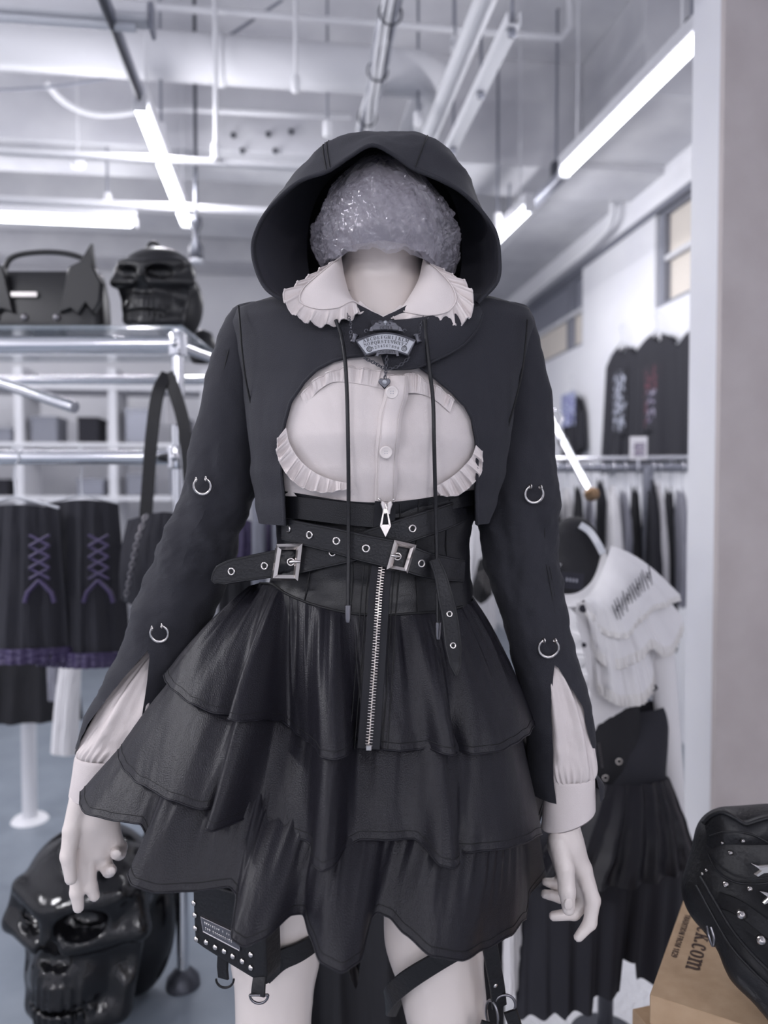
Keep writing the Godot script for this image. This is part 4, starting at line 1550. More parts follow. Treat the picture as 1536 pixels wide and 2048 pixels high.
const HEM_2 := [[237, 1500, 0.0], [245, 1516, 0.4], [268, 1540, 0.7], [300, 1562, 0.9], [360, 1592, 0.9], [410, 1616, 0.4], [424, 1622, -1.0], [430, 1630, 0.4], [442, 1640, 1.8], [458, 1648, 1.6], [464, 1650, -1.6], [480, 1656, -2.4], [500, 1668, -1.8], [560, 1685, -1.4], [600, 1692, -1.0], [622, 1698, -0.4], [632, 1708, 1.6], [656, 1711, 2.4], [678, 1708, 1.8], [688, 1703, -0.8], [720, 1693, -1.2], [780, 1690, -0.8], [836, 1688, -0.9], [850, 1696, -0.4], [862, 1709, 1.8], [884, 1711, 2.2], [904, 1710, 1.4], [914, 1708, -0.6], [940, 1702, 0.2], [1000, 1688, 0.9], [1040, 1682, 0.6], [1083, 1668, 0.0]]
const HEM_3 := [[165, 1583, 0.0], [172, 1602, 0.6], [190, 1624, 0.8], [222, 1644, -0.4], [250, 1656, -1.2], [266, 1690, -1.4], [274, 1722, -0.6], [280, 1734, 1.2], [304, 1756, 1.6], [334, 1774, 1.0], [384, 1791, -0.8], [430, 1794, -1.6], [452, 1806, -1.4], [470, 1842, 0.2], [484, 1856, 1.4], [511, 1866, 1.8], [540, 1862, 1.0], [568, 1850, -1.4], [590, 1855, -1.8], [618, 1881, -0.4], [650, 1899, 1.6], [691, 1907, 2.2], [722, 1902, 1.2], [736, 1878, -1.0], [744, 1862, -1.8], [758, 1855, -2.0], [784, 1858, -1.6], [812, 1874, -0.4], [852, 1893, 1.2], [908, 1897, 1.6], [958, 1888, 0.8], [1008, 1865, 0.6], [1052, 1838, 0.0]]

func hem_depth(px: float, mid: float, half: float, far: float, deep: float) -> float:
	return far - deep * sqrt(maxf(0.0, 1.0 - pow((px - mid) / half, 2.0)))

func tier(hem: Array, mid: float, half: float, far: float, deep: float, back: Array, top: PackedVector3Array, top_back: PackedVector3Array, gathers: float, gather_amp: float, rows_n: int, belly: float) -> Array:
	var n := 330
	var rows := []
	var hems := PackedVector3Array()
	var folds := PackedFloat32Array()
	var tops := PackedVector3Array()
	var l: float = hem[0][0]
	var r: float = hem[hem.size() - 1][0]
	for j in n:
		var px := lerpf(l, r, j / float(n - 1))
		hems.append(P(px, table(hem, px, 1), hem_depth(px, mid, half, far, deep)))
		folds.append(table(hem, px, 2) * 0.0145)
	tops.append_array(curve(top, n))
	var nb := 120
	var hb := PackedVector3Array([hems[n - 1]])
	hb.append_array(PP(back))
	hb.append(hems[0])
	var cb := curve(hb, nb + 2)
	var tb := PackedVector3Array([tops[n - 1]])
	tb.append_array(top_back)
	tb.append(tops[0])
	var ct := curve(tb, nb + 2)
	for j in nb:
		hems.append(cb[j + 1])
		tops.append(ct[j + 1])
		folds.append(0.012 * sin(j * 0.42) * sin(PI * j / nb))
	# the folds widen towards the waist
	var wide := PackedFloat32Array()
	var near := PackedFloat32Array()
	var total := hems.size()
	for j in total:
		var sw := 0.0
		var sn := 0.0
		for e in range(-9, 10):
			sw += folds[(j + e + total) % total] / 19.0
		for e in range(-2, 3):
			sn += folds[(j + e + total) % total] / 5.0
		wide.append(sw)
		near.append(sn)
	var axis := P(730, 1400, 1.10)
	for i in rows_n:
		var s := i / float(rows_n - 1)
		var row := PackedVector3Array()
		for j in hems.size():
			var out := hems[j] - axis
			out.y = 0.0
			out = out.normalized()
			var p := tops[j].lerp(hems[j], s)
			p += out * (lerpf(wide[j] * 1.2, near[j], s * s) * pow(s, 0.75) + belly * sin(PI * s) * 0.5)
			var ph := gathers * TAU * j / n
			var ph2 := ph + 1.9 * noise.get_noise_2d(j * 0.06, gathers) + 0.5 * s
			var am := gather_amp * (0.45 + 0.55 * absf(noise.get_noise_2d(j * 0.031, 3.0 + gathers)) * 2.0)
			p += out * am * sin(ph2) * sin(PI * clampf(s * 1.15 + 0.03, 0.0, 1.0)) * exp(-s * 3.6) * 2.0
			p += out * am * 0.35 * sin(ph2 * 0.31 + 1.0) * sin(PI * pow(s, 0.6))
			p += out * 0.0022 * noise.get_noise_3d(p.x * 24.0, p.y * 7.0, gathers) * s
			row.append(p)
		row.append(row[0])
		rows.append(row)
	# the turned-up hem on the inside
	for k in 4:
		var row := PackedVector3Array()
		for q in rows[rows_n - 1 - k]:
			var out := Vector3(q.x - axis.x, 0, q.z - axis.z).normalized()
			row.append(q - out * 0.0022)
		rows.append(row)
	return rows

func tier_object(rows: Array, rows_n: int, t: Node3D) -> Node3D:
	var s := Shape.new()
	s.grid(rows.slice(0, rows_n))
	s.grid([rows[rows_n - 1], rows[rows_n], rows[rows_n + 1], rows[rows_n + 2], rows[rows_n + 3]])
	s.tube(rows[rows_n - 1], 0.0011, 6)
	var o := obj("skirt_tier", s, M["skirt cloth"], t)
	# the row of stitches above the hem
	var a: PackedVector3Array = rows[rows_n - 1]
	var b: PackedVector3Array = rows[rows_n - 3]
	s = Shape.new()
	var axis := P(730, 1400, 1.10)
	var line := PackedVector3Array()
	for j in a.size():
		var up := (b[j] - a[j]).normalized()
		var out := Vector3(a[j].x - axis.x, 0, a[j].z - axis.z).normalized()
		line.append(a[j] + up * 0.0085 + out * 0.0003)
	s.tube(line, 0.0005, 4)
	obj("hem_stitching", s, M["thread"], o)
	return o

func inward(p: PackedVector3Array, d: float) -> PackedVector3Array:
	var axis := P(730, 1400, 1.10)
	var out := PackedVector3Array()
	for q in p:
		var v := axis - q
		v.y = 0.0
		out.append(q + v.normalized() * d)
	return out

func pick(row: PackedVector3Array, from: int, to: int, step: int) -> PackedVector3Array:
	var out := PackedVector3Array()
	var k := from
	while k <= to:
		out.append(row[k])
		k += step
	return out

func build_skirt() -> void:
	var t := thing("tiered_skirt", "black high-waisted skirt of three ruffled tiers with crossed belts and a long zip", "skirt", P(735, 1300, D0))
	var top := PackedVector3Array()
	for q in [[498, 1172, 0.004], [520, 1166, 0.006], [545, 1168, 0.008], [572, 1186, 0.008], [620, 1206, 0.008], [680, 1222, 0.008], [735, 1229, 0.008], [765, 1230, 0.008], [820, 1226, 0.008], [880, 1222, 0.008], [925, 1212, 0.006], [948, 1200, 0.004]]:
		top.append(drape(q[0], q[1], q[2]))
	top[0] = P(498, 1172, 1.02)
	top[top.size() - 1] = P(948, 1200, 1.02)
	var tb := PackedVector3Array()
	for a in [-0.35, -0.8, -1.57, -2.3, -2.8]:
		tb.append(trunk(a, 1190, 0.008))
	var r1 := tier(HEM_1, 697, 372, 1.02, 0.155, [[1066, 1436, 1.06], [1058, 1418, 1.13], [1000, 1395, 1.24], [720, 1375, 1.30], [430, 1350, 1.22], [336, 1344, 1.07]], top, tb, 17.0, 0.0058, 44, 0.012)
	var o1 := tier_object(r1, 44, t)
	var up: PackedVector3Array = r1[30]
	var top2 := inward(pick(up, 0, 329, 7), 0.016)
	var tb2 := inward(pick(up, 345, 440, 12), 0.012)
	var r2 := tier(HEM_2, 660, 426, 1.0, 0.18, [[1078, 1650, 1.05], [1100, 1588, 1.12], [1020, 1560, 1.25], [660, 1535, 1.31], [340, 1480, 1.2], [246, 1493, 1.04]], top2, tb2, 30.0, 0.0006, 36, 0.004)
	tier_object(r2, 36, t)
	up = r2[24]
	var top3 := inward(pick(up, 0, 329, 7), 0.020)
	var tb3 := inward(pick(up, 345, 440, 12), 0.015)
	var r3 := tier(HEM_3, 610, 446, 0.985, 0.20, [[1058, 1800, 1.05], [1085, 1745, 1.14], [1000, 1705, 1.28], [640, 1690, 1.32], [300, 1600, 1.2], [174, 1577, 1.02]], top3, tb3, 40.0, 0.0042, 40, 0.006)
	tier_object(r3, 40, t)
	# the corset waist
	var s := Shape.new()
	var rows := []
	for i in 32:
		var row := PackedVector3Array()
		for j in 120:
			var a := TAU * j / 119.0
			var front := maxf(sin(a), 0.0)
			var y0 := 978.0 + 24.0 * pow(front, 4.0)
			var y1 := lerpf(1178.0, 1232.0, smoothstep(0.0, 0.9, sin(a)))
			var py := lerpf(y0, y1, i / 31.0)
			var p := trunk(a, py, 0.0065)
			p += Vector3(cos(a), 0, sin(a)) * (0.002 * noise.get_noise_3d(p.x * 12.0, p.y * 30.0, p.z * 12.0))
			row.append(p)
		rows.append(row)
	s.grid(rows)
	var inner := []
	for k in 2:
		var row := PackedVector3Array()
		for j in 120:
			row.append(rows[0][j] + Vector3(cos(TAU * j / 119.0), 0, sin(TAU * j / 119.0)) * -0.003 - Vector3(0, 0.02 * k, 0))
		inner.append(row)
	s.grid([rows[0], inner[0], inner[1]])
	var waist := obj("corset_waist", s, M["satin band"], t)
	s = Shape.new()
	for q in [[[640, 996], [628, 1060], [620, 1140], [608, 1202]], [[900, 1000], [893, 1060], [896, 1140], [908, 1214]], [[700, 1005], [706, 1100], [702, 1222]], [[838, 1000], [832, 1100], [836, 1224]], [[800, 1008], [800, 1120], [792, 1226]]]:
		seam(s, q, 0.0072, 0.0008)
	obj("seam", s, M["thread"], waist)
	s = Shape.new()
	var wl := PackedVector3Array()
	for q in [[520, 1166], [545, 1169], [572, 1187], [620, 1207], [680, 1223], [735, 1230], [765, 1231], [820, 1227], [880, 1223], [925, 1213]]:
		wl.append(drape(q[0], q[1], 0.009))
	s.tube(curve(wl, 90), 0.0016, 6)
	obj("waist_seam", s, M["thread"], waist)
	# satin band above the belts
	s = Shape.new()
	var pa := PackedVector3Array()
	var ou := PackedVector3Array()
	for q in [[566, 1014], [600, 1016], [650, 1022], [700, 1028], [756, 1033]]:
		pa.append(drape(q[0], q[1], 0.009))
		ou.append(facing(q[0], q[1]))
	pa = curve(pa, 30)
	var oo := PackedVector3Array()
	for k in 30:
		oo.append(facing(566 + 190 * k / 29.0, 1020))
	s.ribbon(pa, oo, 0.029, 0.0022)
	obj("satin_band", s, M["satin band"], t)
	build_belts(t)
	build_zip(t)

func grommet_mesh() -> ArrayMesh:
	var s := Shape.new()
	s.ring(Vector3.ZERO, Basis.IDENTITY, 0.0041, 0.0013, 0, TAU, 22, 7)
	return s.done()

func frame_mesh(o: Array, w: float, depth: float) -> Shape:
	# a bevelled rectangular buckle with the corners o, its bars w wide and depth thick
	var s := Shape.new()
	var n: Vector3 = (o[1] - o[0]).cross(o[3] - o[0]).normalized()
	if n.z < 0:
		n = -n
	var mid: Vector3 = (o[0] + o[1] + o[2] + o[3]) * 0.25
	var ins := []
	var rid := []
	for k in 4:
		var a: Vector3 = (o[(k + 1) % 4] - o[k]).normalized()
		var b: Vector3 = (o[(k + 3) % 4] - o[k]).normalized()
		ins.append(o[k] + (a + b) * w)
		rid.append(o[k] + (a + b) * w * 0.45 + n * depth)
	for k in 4:
		var q := (k + 1) % 4
		var c: Vector3 = (o[k] + o[q] + ins[k] + ins[q]) * 0.25 - n * depth * 0.3
		s.poly(PackedVector3Array([o[k], o[q], rid[q], rid[k]]), c)
		s.poly(PackedVector3Array([rid[k], rid[q], ins[q], ins[k]]), c)
		s.poly(PackedVector3Array([ins[k], ins[q], ins[q] - n * depth * 0.6, ins[k] - n * depth * 0.6]), c)
		s.poly(PackedVector3Array([o[k], o[q], o[q] - n * depth * 0.6, o[k] - n * depth * 0.6]), c)
	return s

func look_along(n: Vector3) -> Basis:
	var x := Vector3.UP.cross(n).normalized()
	return Basis(x, n.cross(x), n)

func build_belts(t: Node3D) -> void:
	var gm := grommet_mesh()
	var hole := Shape.new()
	hole.lathe([Vector2(0, 0.0), Vector2(0.0036, 0.0), Vector2(0.0036, -0.0004), Vector2(0, -0.0004)], Transform3D(Basis(Vector3.RIGHT, PI * 0.5), Vector3.ZERO), 14)
	var hm := hole.done()
	var specs := [
		[[[427, 1164, 0.985, 0.008], [432, 1158, 0.984, 0.018], [440, 1152, 0.983, 0.027], [463, 1143, 0.98, 0.031], [500, 1136, 0.976, 0.0325], [540, 1129, 0.974, 0.034], [575, 1124, 0.970, 0.036], [620, 1114, 0.964, 0.036], [665, 1105, 0.953, 0.034], [710, 1095, 0.945, 0.033], [760, 1078, 0.941, 0.032], [825, 1056, 0.943, 0.032], [880, 1038, 0.958, 0.032], [930, 1018, 0.995, 0.032]], [[463, 1143], [529, 1132], [665, 1105], [750, 1081], [825, 1057]]],
		[[[566, 1058, 0.985, 0.028], [577, 1060, 0.974, 0.029], [619, 1070, 0.955, 0.030], [673, 1082, 0.942, 0.032], [732, 1097, 0.934, 0.034], [775, 1106, 0.933, 0.035], [805, 1113, 0.934, 0.035], [843, 1127, 0.940, 0.033], [890, 1137, 0.960, 0.031], [926, 1142, 0.995, 0.030]], [[577, 1058], [619, 1070], [673, 1082], [732, 1097], [843, 1127]]],
		[[[868, 1120, 0.936, 0.014], [880, 1150, 0.930, 0.018], [891, 1196, 0.922, 0.02], [899, 1232, 0.914, 0.021], [906, 1290, 0.900, 0.021], [910, 1330, 0.889, 0.015], [912, 1352, 0.884, 0.004]], [[899, 1228], [906, 1291]]]]
	for k in 3:
		var pts := PackedVector3Array()
		var ws := []
		for q in specs[k][0]:
			pts.append(P(q[0], q[1], q[2]))
		var line := curve(pts, 80)
		var out := PackedVector3Array()
		for j in 80:
			var px: float = 768 + line[j].x / -line[j].z * F
			ws.append(table(specs[k][0], px, 3, false) if k < 2 else table([[1120, 0.014], [1196, 0.02], [1290, 0.021], [1330, 0.015], [1352, 0.004]], row_of(line[j].y, -line[j].z), 1, false))
			var n := facing(clampf(px, 560, 935), 1100)
			if k == 0 and px < 560:
				n = Vector3(-0.30, 0, 1).normalized()
			if k == 2:
				n = Vector3(0.25, 0.25, 1).normalized()
			out.append(n)
		var s := Shape.new()
		s.ribbon(line, out, ws, 0.0024)
		var belt := obj(["belt", "belt", "belt_tail"][k], s, M["belt leather"], t)
		# edge stitching
		s = Shape.new()
		for e in [-1.0, 1.0]:
			var st := PackedVector3Array()
			for j in 80:
				var tg := (line[mini(j + 1, 79)] - line[maxi(j - 1, 0)]).normalized()
				var ac := tg.cross((out[j] - tg * out[j].dot(tg)).normalized())
				st.append(line[j] + out[j] * 0.0025 + ac * e * maxf(ws[j] * 0.5 - 0.0028, 0.0005))
			s.tube(st, 0.0004, 4)
		obj("edge_stitching", s, M["thread"], belt)
		for q in specs[k][1]:
			var best := 0
			for j in 80:
				var e := absf(768 + line[j].x / -line[j].z * F - q[0]) if k < 2 else absf(row_of(line[j].y, -line[j].z) - q[1])
				var e0 := absf(768 + line[best].x / -line[best].z * F - q[0]) if k < 2 else absf(row_of(line[best].y, -line[best].z) - q[1])
				if e < e0:
					best = j
			var xf := Transform3D(look_along(out[best]), P(q[0], q[1], -line[best].z - 0.0028))
			var g := obj("grommet", gm, M["silver"], belt, xf)
			if k == 2:
				g.scale = Vector3(0.75, 0.75, 0.75)
			obj("eyelet_hole", hm, M["thread"], belt, xf)
		if k == 0:
			s = frame_mesh([P(553, 1088, 0.962), P(605, 1087, 0.955), P(596, 1162, 0.953), P(542, 1161, 0.962)], 0.0075, 0.0035)
			var b := obj("buckle", s, M["silver"], belt)
			s = Shape.new()
			s.tube(PackedVector3Array([P(600, 1124, 0.950), P(590, 1123, 0.949), P(581, 1124, 0.955)]), [0.0016, 0.002, 0.0022], 8)
			s.ring(P(582, 1124, 0.958), Basis.IDENTITY, 0.0042, 0.0013)
			obj("prong", s, M["silver"], b)
			obj("satin_puff", puff(P(572, 1125, 0.966)), M["satin band"], b)
		if k == 1:
			s = frame_mesh([P(789, 1080, 0.925), P(833, 1090, 0.926), P(815, 1147, 0.927), P(773, 1139, 0.926)], 0.0062, 0.0034)
			var b := obj("buckle", s, M["silver"], belt)
			s = Shape.new()
			s.tube(PackedVector3Array([P(782, 1110, 0.921), P(789, 1112, 0.920), P(797, 1113, 0.926)]), [0.0016, 0.002, 0.0022], 8)
			s.ring(P(795, 1113, 0.929), Basis.IDENTITY, 0.004, 0.0013)
			obj("prong", s, M["silver"], b)

func puff(c: Vector3) -> Shape:
	var s := Shape.new()
	var rows := []
	for i in 13:
		var row := PackedVector3Array()
		for j in 13:
			var x := (j / 12.0 - 0.5) * 0.028
			var y := (i / 12.0 - 0.5) * 0.036
			row.append(c + Vector3(x, y, 0.0035 * (1.0 - pow(absf(i / 6.0 - 1.0), 2.0)) + 0.0025 * noise.get_noise_2d(x * 160.0, y * 120.0)))
		rows.append(row)
	s.grid(rows)
	return s

func build_zip(t: Node3D) -> void:
	var path := PackedVector3Array()
	for q in [[771, 1003, 0.934], [769, 1040, 0.941], [766, 1090, 0.9435], [764, 1130, 0.940], [759, 1180, 0.936], [756, 1226, 0.931], [752, 1290, 0.918], [747, 1360, 0.902], [742, 1430, 0.884], [737, 1498, 0.866]]:
		path.append(P(q[0], q[1], q[2]))
	var line := curve(path, 150)
	var out := PackedVector3Array()
	for k in 150:
		out.append(Vector3(0, 0.12, 1).normalized())
	var s := Shape.new()
	s.ribbon(line, out, 0.026, 0.0016)
	var z := obj("zipper", s, M["black cloth"], t)
	s = Shape.new()
	for e in [-1.0, 1.0]:
		for w in [0.016, 0.022]:
			var st := PackedVector3Array()
			for k in range(40, 150):
				st.append(line[k] + Vector3(e * w, 0, -0.0008))
			s.tube(st, 0.0006, 4)
	obj("topstitching", s, M["thread"], z)
	s = Shape.new()
	var k0 := 0
	var from := P(765, 1127, 0.938)
	for k in 150:
		if line[k].distance_to(from) < line[k0].distance_to(from):
			k0 = k
	var len := 0.0
	var at := k0
	var along := 0.0
	var count := 0
	for k in range(k0, 149):
		len += line[k].distance_to(line[k + 1])
	var pitch := 0.00172
	var seglen := 0.0
	var d := 0.0
	while at < 148:
		seglen = line[at].distance_to(line[at + 1])
		if along + pitch > seglen:
			along -= seglen
			at += 1
		along += pitch
		var p: Vector3 = line[at] + (line[at + 1] - line[at]).normalized() * along
		var tg := (line[at + 1] - line[at]).normalized()
		var nn := (out[at] - tg * out[at].dot(tg)).normalized()
		var b := Basis(tg.cross(nn), tg, nn)
		var e := 1.0 if count % 2 == 0 else -1.0
		s.box(p + b.x * (e * 0.0016) + nn * 0.0026, Vector3(0.0052, 0.0012, 0.0022), 0.0004, b)
		count += 1
	var teeth := obj("zip_teeth", s, M["silver"], z)
	teeth.set_meta("kind", "stuff")
	s = Shape.new()
	s.box(P(737, 1496, 0.862), Vector3(0.0066, 0.0062, 0.003), 0.0008)
	obj("end_stop", s, M["silver"], z)
	# slider with its kite-shaped pull
	s = Shape.new()
	var c := P(773, 1014, 0.928)
	var q := 0.928 / F
	s.prism(PackedVector2Array([Vector2(-10 * q, 14 * q), Vector2(-12 * q, 6 * q), Vector2(-8 * q, -6 * q), Vector2(-7 * q, -15 * q), Vector2(7 * q, -15 * q), Vector2(8 * q, -6 * q), Vector2(12 * q, 6 * q), Vector2(10 * q, 14 * q), Vector2(3 * q, 10 * q), Vector2(-3 * q, 10 * q)]), 0.004, 0.001, Transform3D(Basis.IDENTITY, c))
	s.tube(PackedVector3Array([c + Vector3(0, 8 * q, 0.003), c + Vector3(0, 3 * q, 0.0075), c + Vector3(0, -8 * q, 0.0075), c + Vector3(0, -12 * q, 0.003)]), 0.0018, 8)
	for e in [-1.0, 1.0]:
		s.box(c + Vector3(e * 14 * q, 15 * q, 0.001), Vector3(0.004, 0.003, 0.003), 0.0008, Basis(Vector3(0, 0, 1), e * 0.6))
	obj("slider", s, M["silver"], z)
	s = Shape.new()
	var pc := P(771, 1040, 0.918)
	var pt := [Vector2(-4, 22), Vector2(4, 22), Vector2(8, 4), Vector2(11, -12), Vector2(0, -34), Vector2(-11, -12), Vector2(-8, 4)]
	var inn := [Vector2(-2.2, 12), Vector2(2.2, 12), Vector2(5, -8), Vector2(0, -9), Vector2(-5, -8)]
	var plate := PackedVector2Array()
	for w in pt:
		plate.append(w * q)
	# the pull has a window: four bars and a solid tip
	var b4 := [[[-4, 22], [4, 22], [3, 13], [-3, 13]], [[-4, 22], [-3, 13], [-6, -9], [-11, -12], [-8, 4]], [[4, 22], [8, 4], [11, -12], [6, -9], [3, 13]], [[-11, -12], [-6, -9], [6, -9], [11, -12], [0, -34]]]
	for bar in b4:
		var o := PackedVector2Array()
		for w in bar:
			o.append(Vector2(w[0], w[1]) * q)
		s.prism(o, 0.0022, 0.0003, Transform3D(Basis(Vector3.RIGHT, -0.08), pc))
	obj("zip_pull", s, M["silver"], z)

func text_shape(txt: String, size: float, font := "Droid Serif", bold := false) -> TextMesh:
	var m := TextMesh.new()
	var f := SystemFont.new()
	f.font_names = PackedStringArray([font])
	if bold:
		f.font_weight = 700
	m.font = f
	m.text = txt
	m.font_size = 32
	m.pixel_size = size / 32.0
	m.depth = 0.0
	m.curve_step = 4.0
	return m

func build_necklace() -> void:
	var d := 0.918
	var k := d / F
	var org := P(771, 690, d)
	var tilt := Basis(Vector3.RIGHT, -0.10)
	var xf := Transform3D(tilt, org)
	var t := thing("pendant_necklace", "silver chain necklace with a fan-shaped lettered board pendant and a small heart charm", "necklace", org)
	var pl := func(px: float, py: float) -> Vector2: return Vector2((px - 771.0) * k, -(py - 690.0) * k)
	var fan := func(inset: float) -> PackedVector2Array:
		var o := PackedVector2Array()
		for i in 13:
			var u := i / 12.0
			var px := lerpf(711 + inset, 832 - inset, u)
			o.append(pl.call(px, 681.0 + inset - 16.0 * sin(PI * u)))
		for i in 13:
			var u := 1.0 - i / 12.0
			var px := lerpf(731 + inset * 0.6, 817 - inset * 0.6, u)
			o.append(pl.call(px, 714.0 - inset - 9.0 * sin(PI * u)))
		return o
	var s := Shape.new()
	s.prism(fan.call(0.0), 0.0028, 0.0006, xf)
	var board := obj("fan_board", s, M["pewter"], t)
	s = Shape.new()
	var fo: PackedVector2Array = fan.call(4.5)
	s.prism(fo, 0.0008, 0.0002, xf * Transform3D(Basis.IDENTITY, Vector3(0, 0, 0.0026)))
	obj("face_plate", s, M["antique face"], board)
	s = Shape.new()
	var rim := PackedVector3Array()
	for w in fan.call(2.0):
		rim.append(xf * Vector3(w.x, w.y, 0.003))
	s.tube(rim, 0.0008, 6, true)
	obj("raised_rim", s, M["pewter"], board)
	# lettering in arcs
	s = Shape.new()
	for row in [["ABCDEFGHIJKLM", 683.5, 84.0, 7.6, -7.5], ["NOPQRSTUVWXYZ", 691.5, 80.0, 7.4, -6.5], ["1234567890", 698.0, 50.0, 6.2, -4.5]]:
		var txt: String = row[0]
		for i in txt.length():
			var u := i / float(txt.length() - 1)
			var c: Vector2 = pl.call(771 + (u - 0.5) * row[2], row[1] + row[4] * sin(PI * u))
			var m := text_shape(txt[i], row[3] * k * 1.15, "Droid Serif", true)
			s.take(m, xf * Transform3D(Basis(Vector3(0, 0, 1), (0.5 - u) * 0.75), Vector3(c.x, c.y, 0.0036)))
	for q in [["GOODBYE", 773.0, 706.0, 6.0], ["OUIJA", 772.0, 658.0, 7.0]]:
		s.take(text_shape(q[0], q[3] * k * 1.2, "Droid Serif", true), xf * Transform3D(Basis.IDENTITY, Vector3(pl.call(q[1], q[2]).x, pl.call(q[1], q[2]).y, 0.0051)))
	# sun and moon discs in the lower corners
	for c in [[739, 700], [808, 699]]:
		var p: Vector2 = pl.call(c[0], c[1])
		s.ring(xf * Vector3(p.x, p.y, 0.0037), tilt, 5.0 * k, 0.7 * k, 0, TAU, 18, 5)
		for e in 8:
			var a := TAU * e / 8.0
			s.box(xf * Vector3(p.x + cos(a) * 2.5 * k, p.y + sin(a) * 2.5 * k, 0.0037), Vector3(2.4 * k, 0.8 * k, 0.0003), 0.00005, tilt * Basis(Vector3(0, 0, 1), a))
	obj("lettering", s, M["engraving"], board)
	# banners, crest and scrolls
	s = Shape.new()
	var crest := PackedVector2Array()
	for c in [[738, 664], [741, 655], [748, 650], [751, 645], [758, 646], [762, 641], [767, 644], [771, 640], [776, 644], [780, 641], [785, 645], [791, 646], [795, 651], [802, 655], [806, 664], [771, 662]]:
		crest.append(pl.call(c[0], c[1]))
	s.prism(crest, 0.0026, 0.0005, xf)
	var pb := PackedVector2Array()
	for c in [[746, 662], [746, 654], [771, 652], [797, 654], [797, 662], [771, 661]]:
		pb.append(pl.call(c[0], c[1]))
	s.prism(pb, 0.0046, 0.0004, xf)
	obj("crest", s, M["pewter"], board)
	s = Shape.new()
	var gb := PackedVector2Array()
	for c in [[752, 714], [754, 703], [772, 701], [796, 703], [798, 714], [793, 715], [792, 711], [772, 710], [758, 711], [757, 716]]:
		gb.append(pl.call(c[0], c[1]))
	s.prism(gb, 0.0046, 0.0004, xf)
	obj("lower_banner", s, M["pewter"], board)
	for e in [-1.0, 1.0]:
		for w in [[e * 10.0, 645.0, 3.0], [e * 38.0, 663.0, 3.4]]:
			s = Shape.new()
			var c: Vector2 = pl.call(771.0 + w[0], w[1])
			s.ring(xf * Vector3(c.x, c.y, 0.003), tilt, w[2] * k, 1.1 * k, 0.0, TAU * 0.75, 14, 6)
			obj("scrollwork", s, M["pewter"], board)
	# the little skull on the crest
	s = Shape.new()
	s.ball(xf * Vector3(0, 44 * k, 0.0035), Vector3(4 * k, 4 * k, 3 * k))
	s.ball(xf * Vector3(0, 40 * k, 0.0035), Vector3(2.4 * k, 2.4 * k, 2.4 * k))
	obj("skull_bead", s, M["antique face"], board)
	for e in [-1.0, 1.0]:
		s = Shape.new()
		var c: Vector2 = pl.call(772 + e * 63.0, 678)
		s.lathe([Vector2(0, -9 * k), Vector2(5.5 * k, -9 * k), Vector2(6.5 * k, -6 * k), Vector2(5.2 * k, -3 * k), Vector2(5.2 * k, 5 * k), Vector2(7 * k, 7 * k), Vector2(7 * k, 10 * k), Vector2(0, 10 * k)], xf * Transform3D(Basis(Vector3(0, 0, 1), e * 0.35), Vector3(c.x, c.y, 0.001)), 14)
		obj("scroll_end", s, M["pewter"], board)
	# chains
	for q in [[[[688, 618, 0.945], [700, 640, 0.930], [702, 656, 0.922], [701, 674, 0.918]], 9], [[[850, 620, 0.945], [842, 645, 0.930], [840, 660, 0.922], [838, 672, 0.918]], 9], [[[731, 717, 0.917], [745, 724, 0.917], [758, 731, 0.917], [770, 738, 0.917]], 9], [[[817, 716, 0.917], [805, 727, 0.917], [790, 735, 0.917], [774, 738, 0.917]], 9], [[[774, 713, 0.917], [773, 722, 0.917], [772, 738, 0.917], [770, 755, 0.917]], 8]]:
		var line := curve(PP(q[0]), q[1])
		s = Shape.new()
		for i in q[1]:
			var a: Vector3 = line[mini(i + 1, q[1] - 1)] - line[maxi(i - 1, 0)]
			a = a.normalized()
			var side := a.cross(Vector3(0, 0, 1)).normalized()
			var nn := side.cross(a)
			var b := Basis(a, side.rotated(a, 0.35 if i % 2 else 1.15), nn)
			s.ring(line[i], Basis(a * 1.25, b.y * 0.9, nn), 0.0019, 0.00055, 0, TAU, 14, 6)
		obj("chain", s, M["pewter"], t)
	s = Shape.new()
	var heart := PackedVector2Array()
	for i in 24:
		var a := TAU * i / 24.0
		heart.append(Vector2(16.0 * pow(sin(a), 3), 13.0 * cos(a) - 5.0 * cos(2 * a) - 2.0 * cos(3 * a) - cos(4 * a)) * 0.76 * k)
	var hx := Transform3D(Basis.IDENTITY, P(769, 766, 0.919))
	s.prism(heart, 0.002, 0.0006, hx)
	s.ring(hx * Vector3(0, 11 * k, 0.001), Basis(Vector3(0, 0, 1), Vector3.UP, Vector3.RIGHT), 0.0015, 0.0005, 0, TAU, 12, 6)
	var h := obj("heart_charm", s, M["pewter"], t)
	s = Shape.new()
	s.lathe([Vector2(0, 0.0002), Vector2(4.5 * k, 0.0002), Vector2(4.5 * k, 0.0006), Vector2(0, 0.0006)], Transform3D(Basis(Vector3.RIGHT, PI * 0.5), hx * Vector3(0, 1.5 * k, 0.0018)), 14)
	obj("window", s, M["antique face"], h)

func around_leg(pts: Array, w: float, th: float) -> Shape:
	var s := Shape.new()
	var line := PackedVector3Array()
	var out := PackedVector3Array()
	var c := Vector3.ZERO
	for q in pts:
		line.append(P(q[0], q[1], q[2]))
	for q in line:
		c += q / line.size()
	var l2 := curve(line, 60)
	for q in l2:
		var o := Vector3(q.x - c.x, 0, q.z + pts[0][3])
		out.append(o.normalized())
	s.ribbon(l2, out, w, th)
	return s

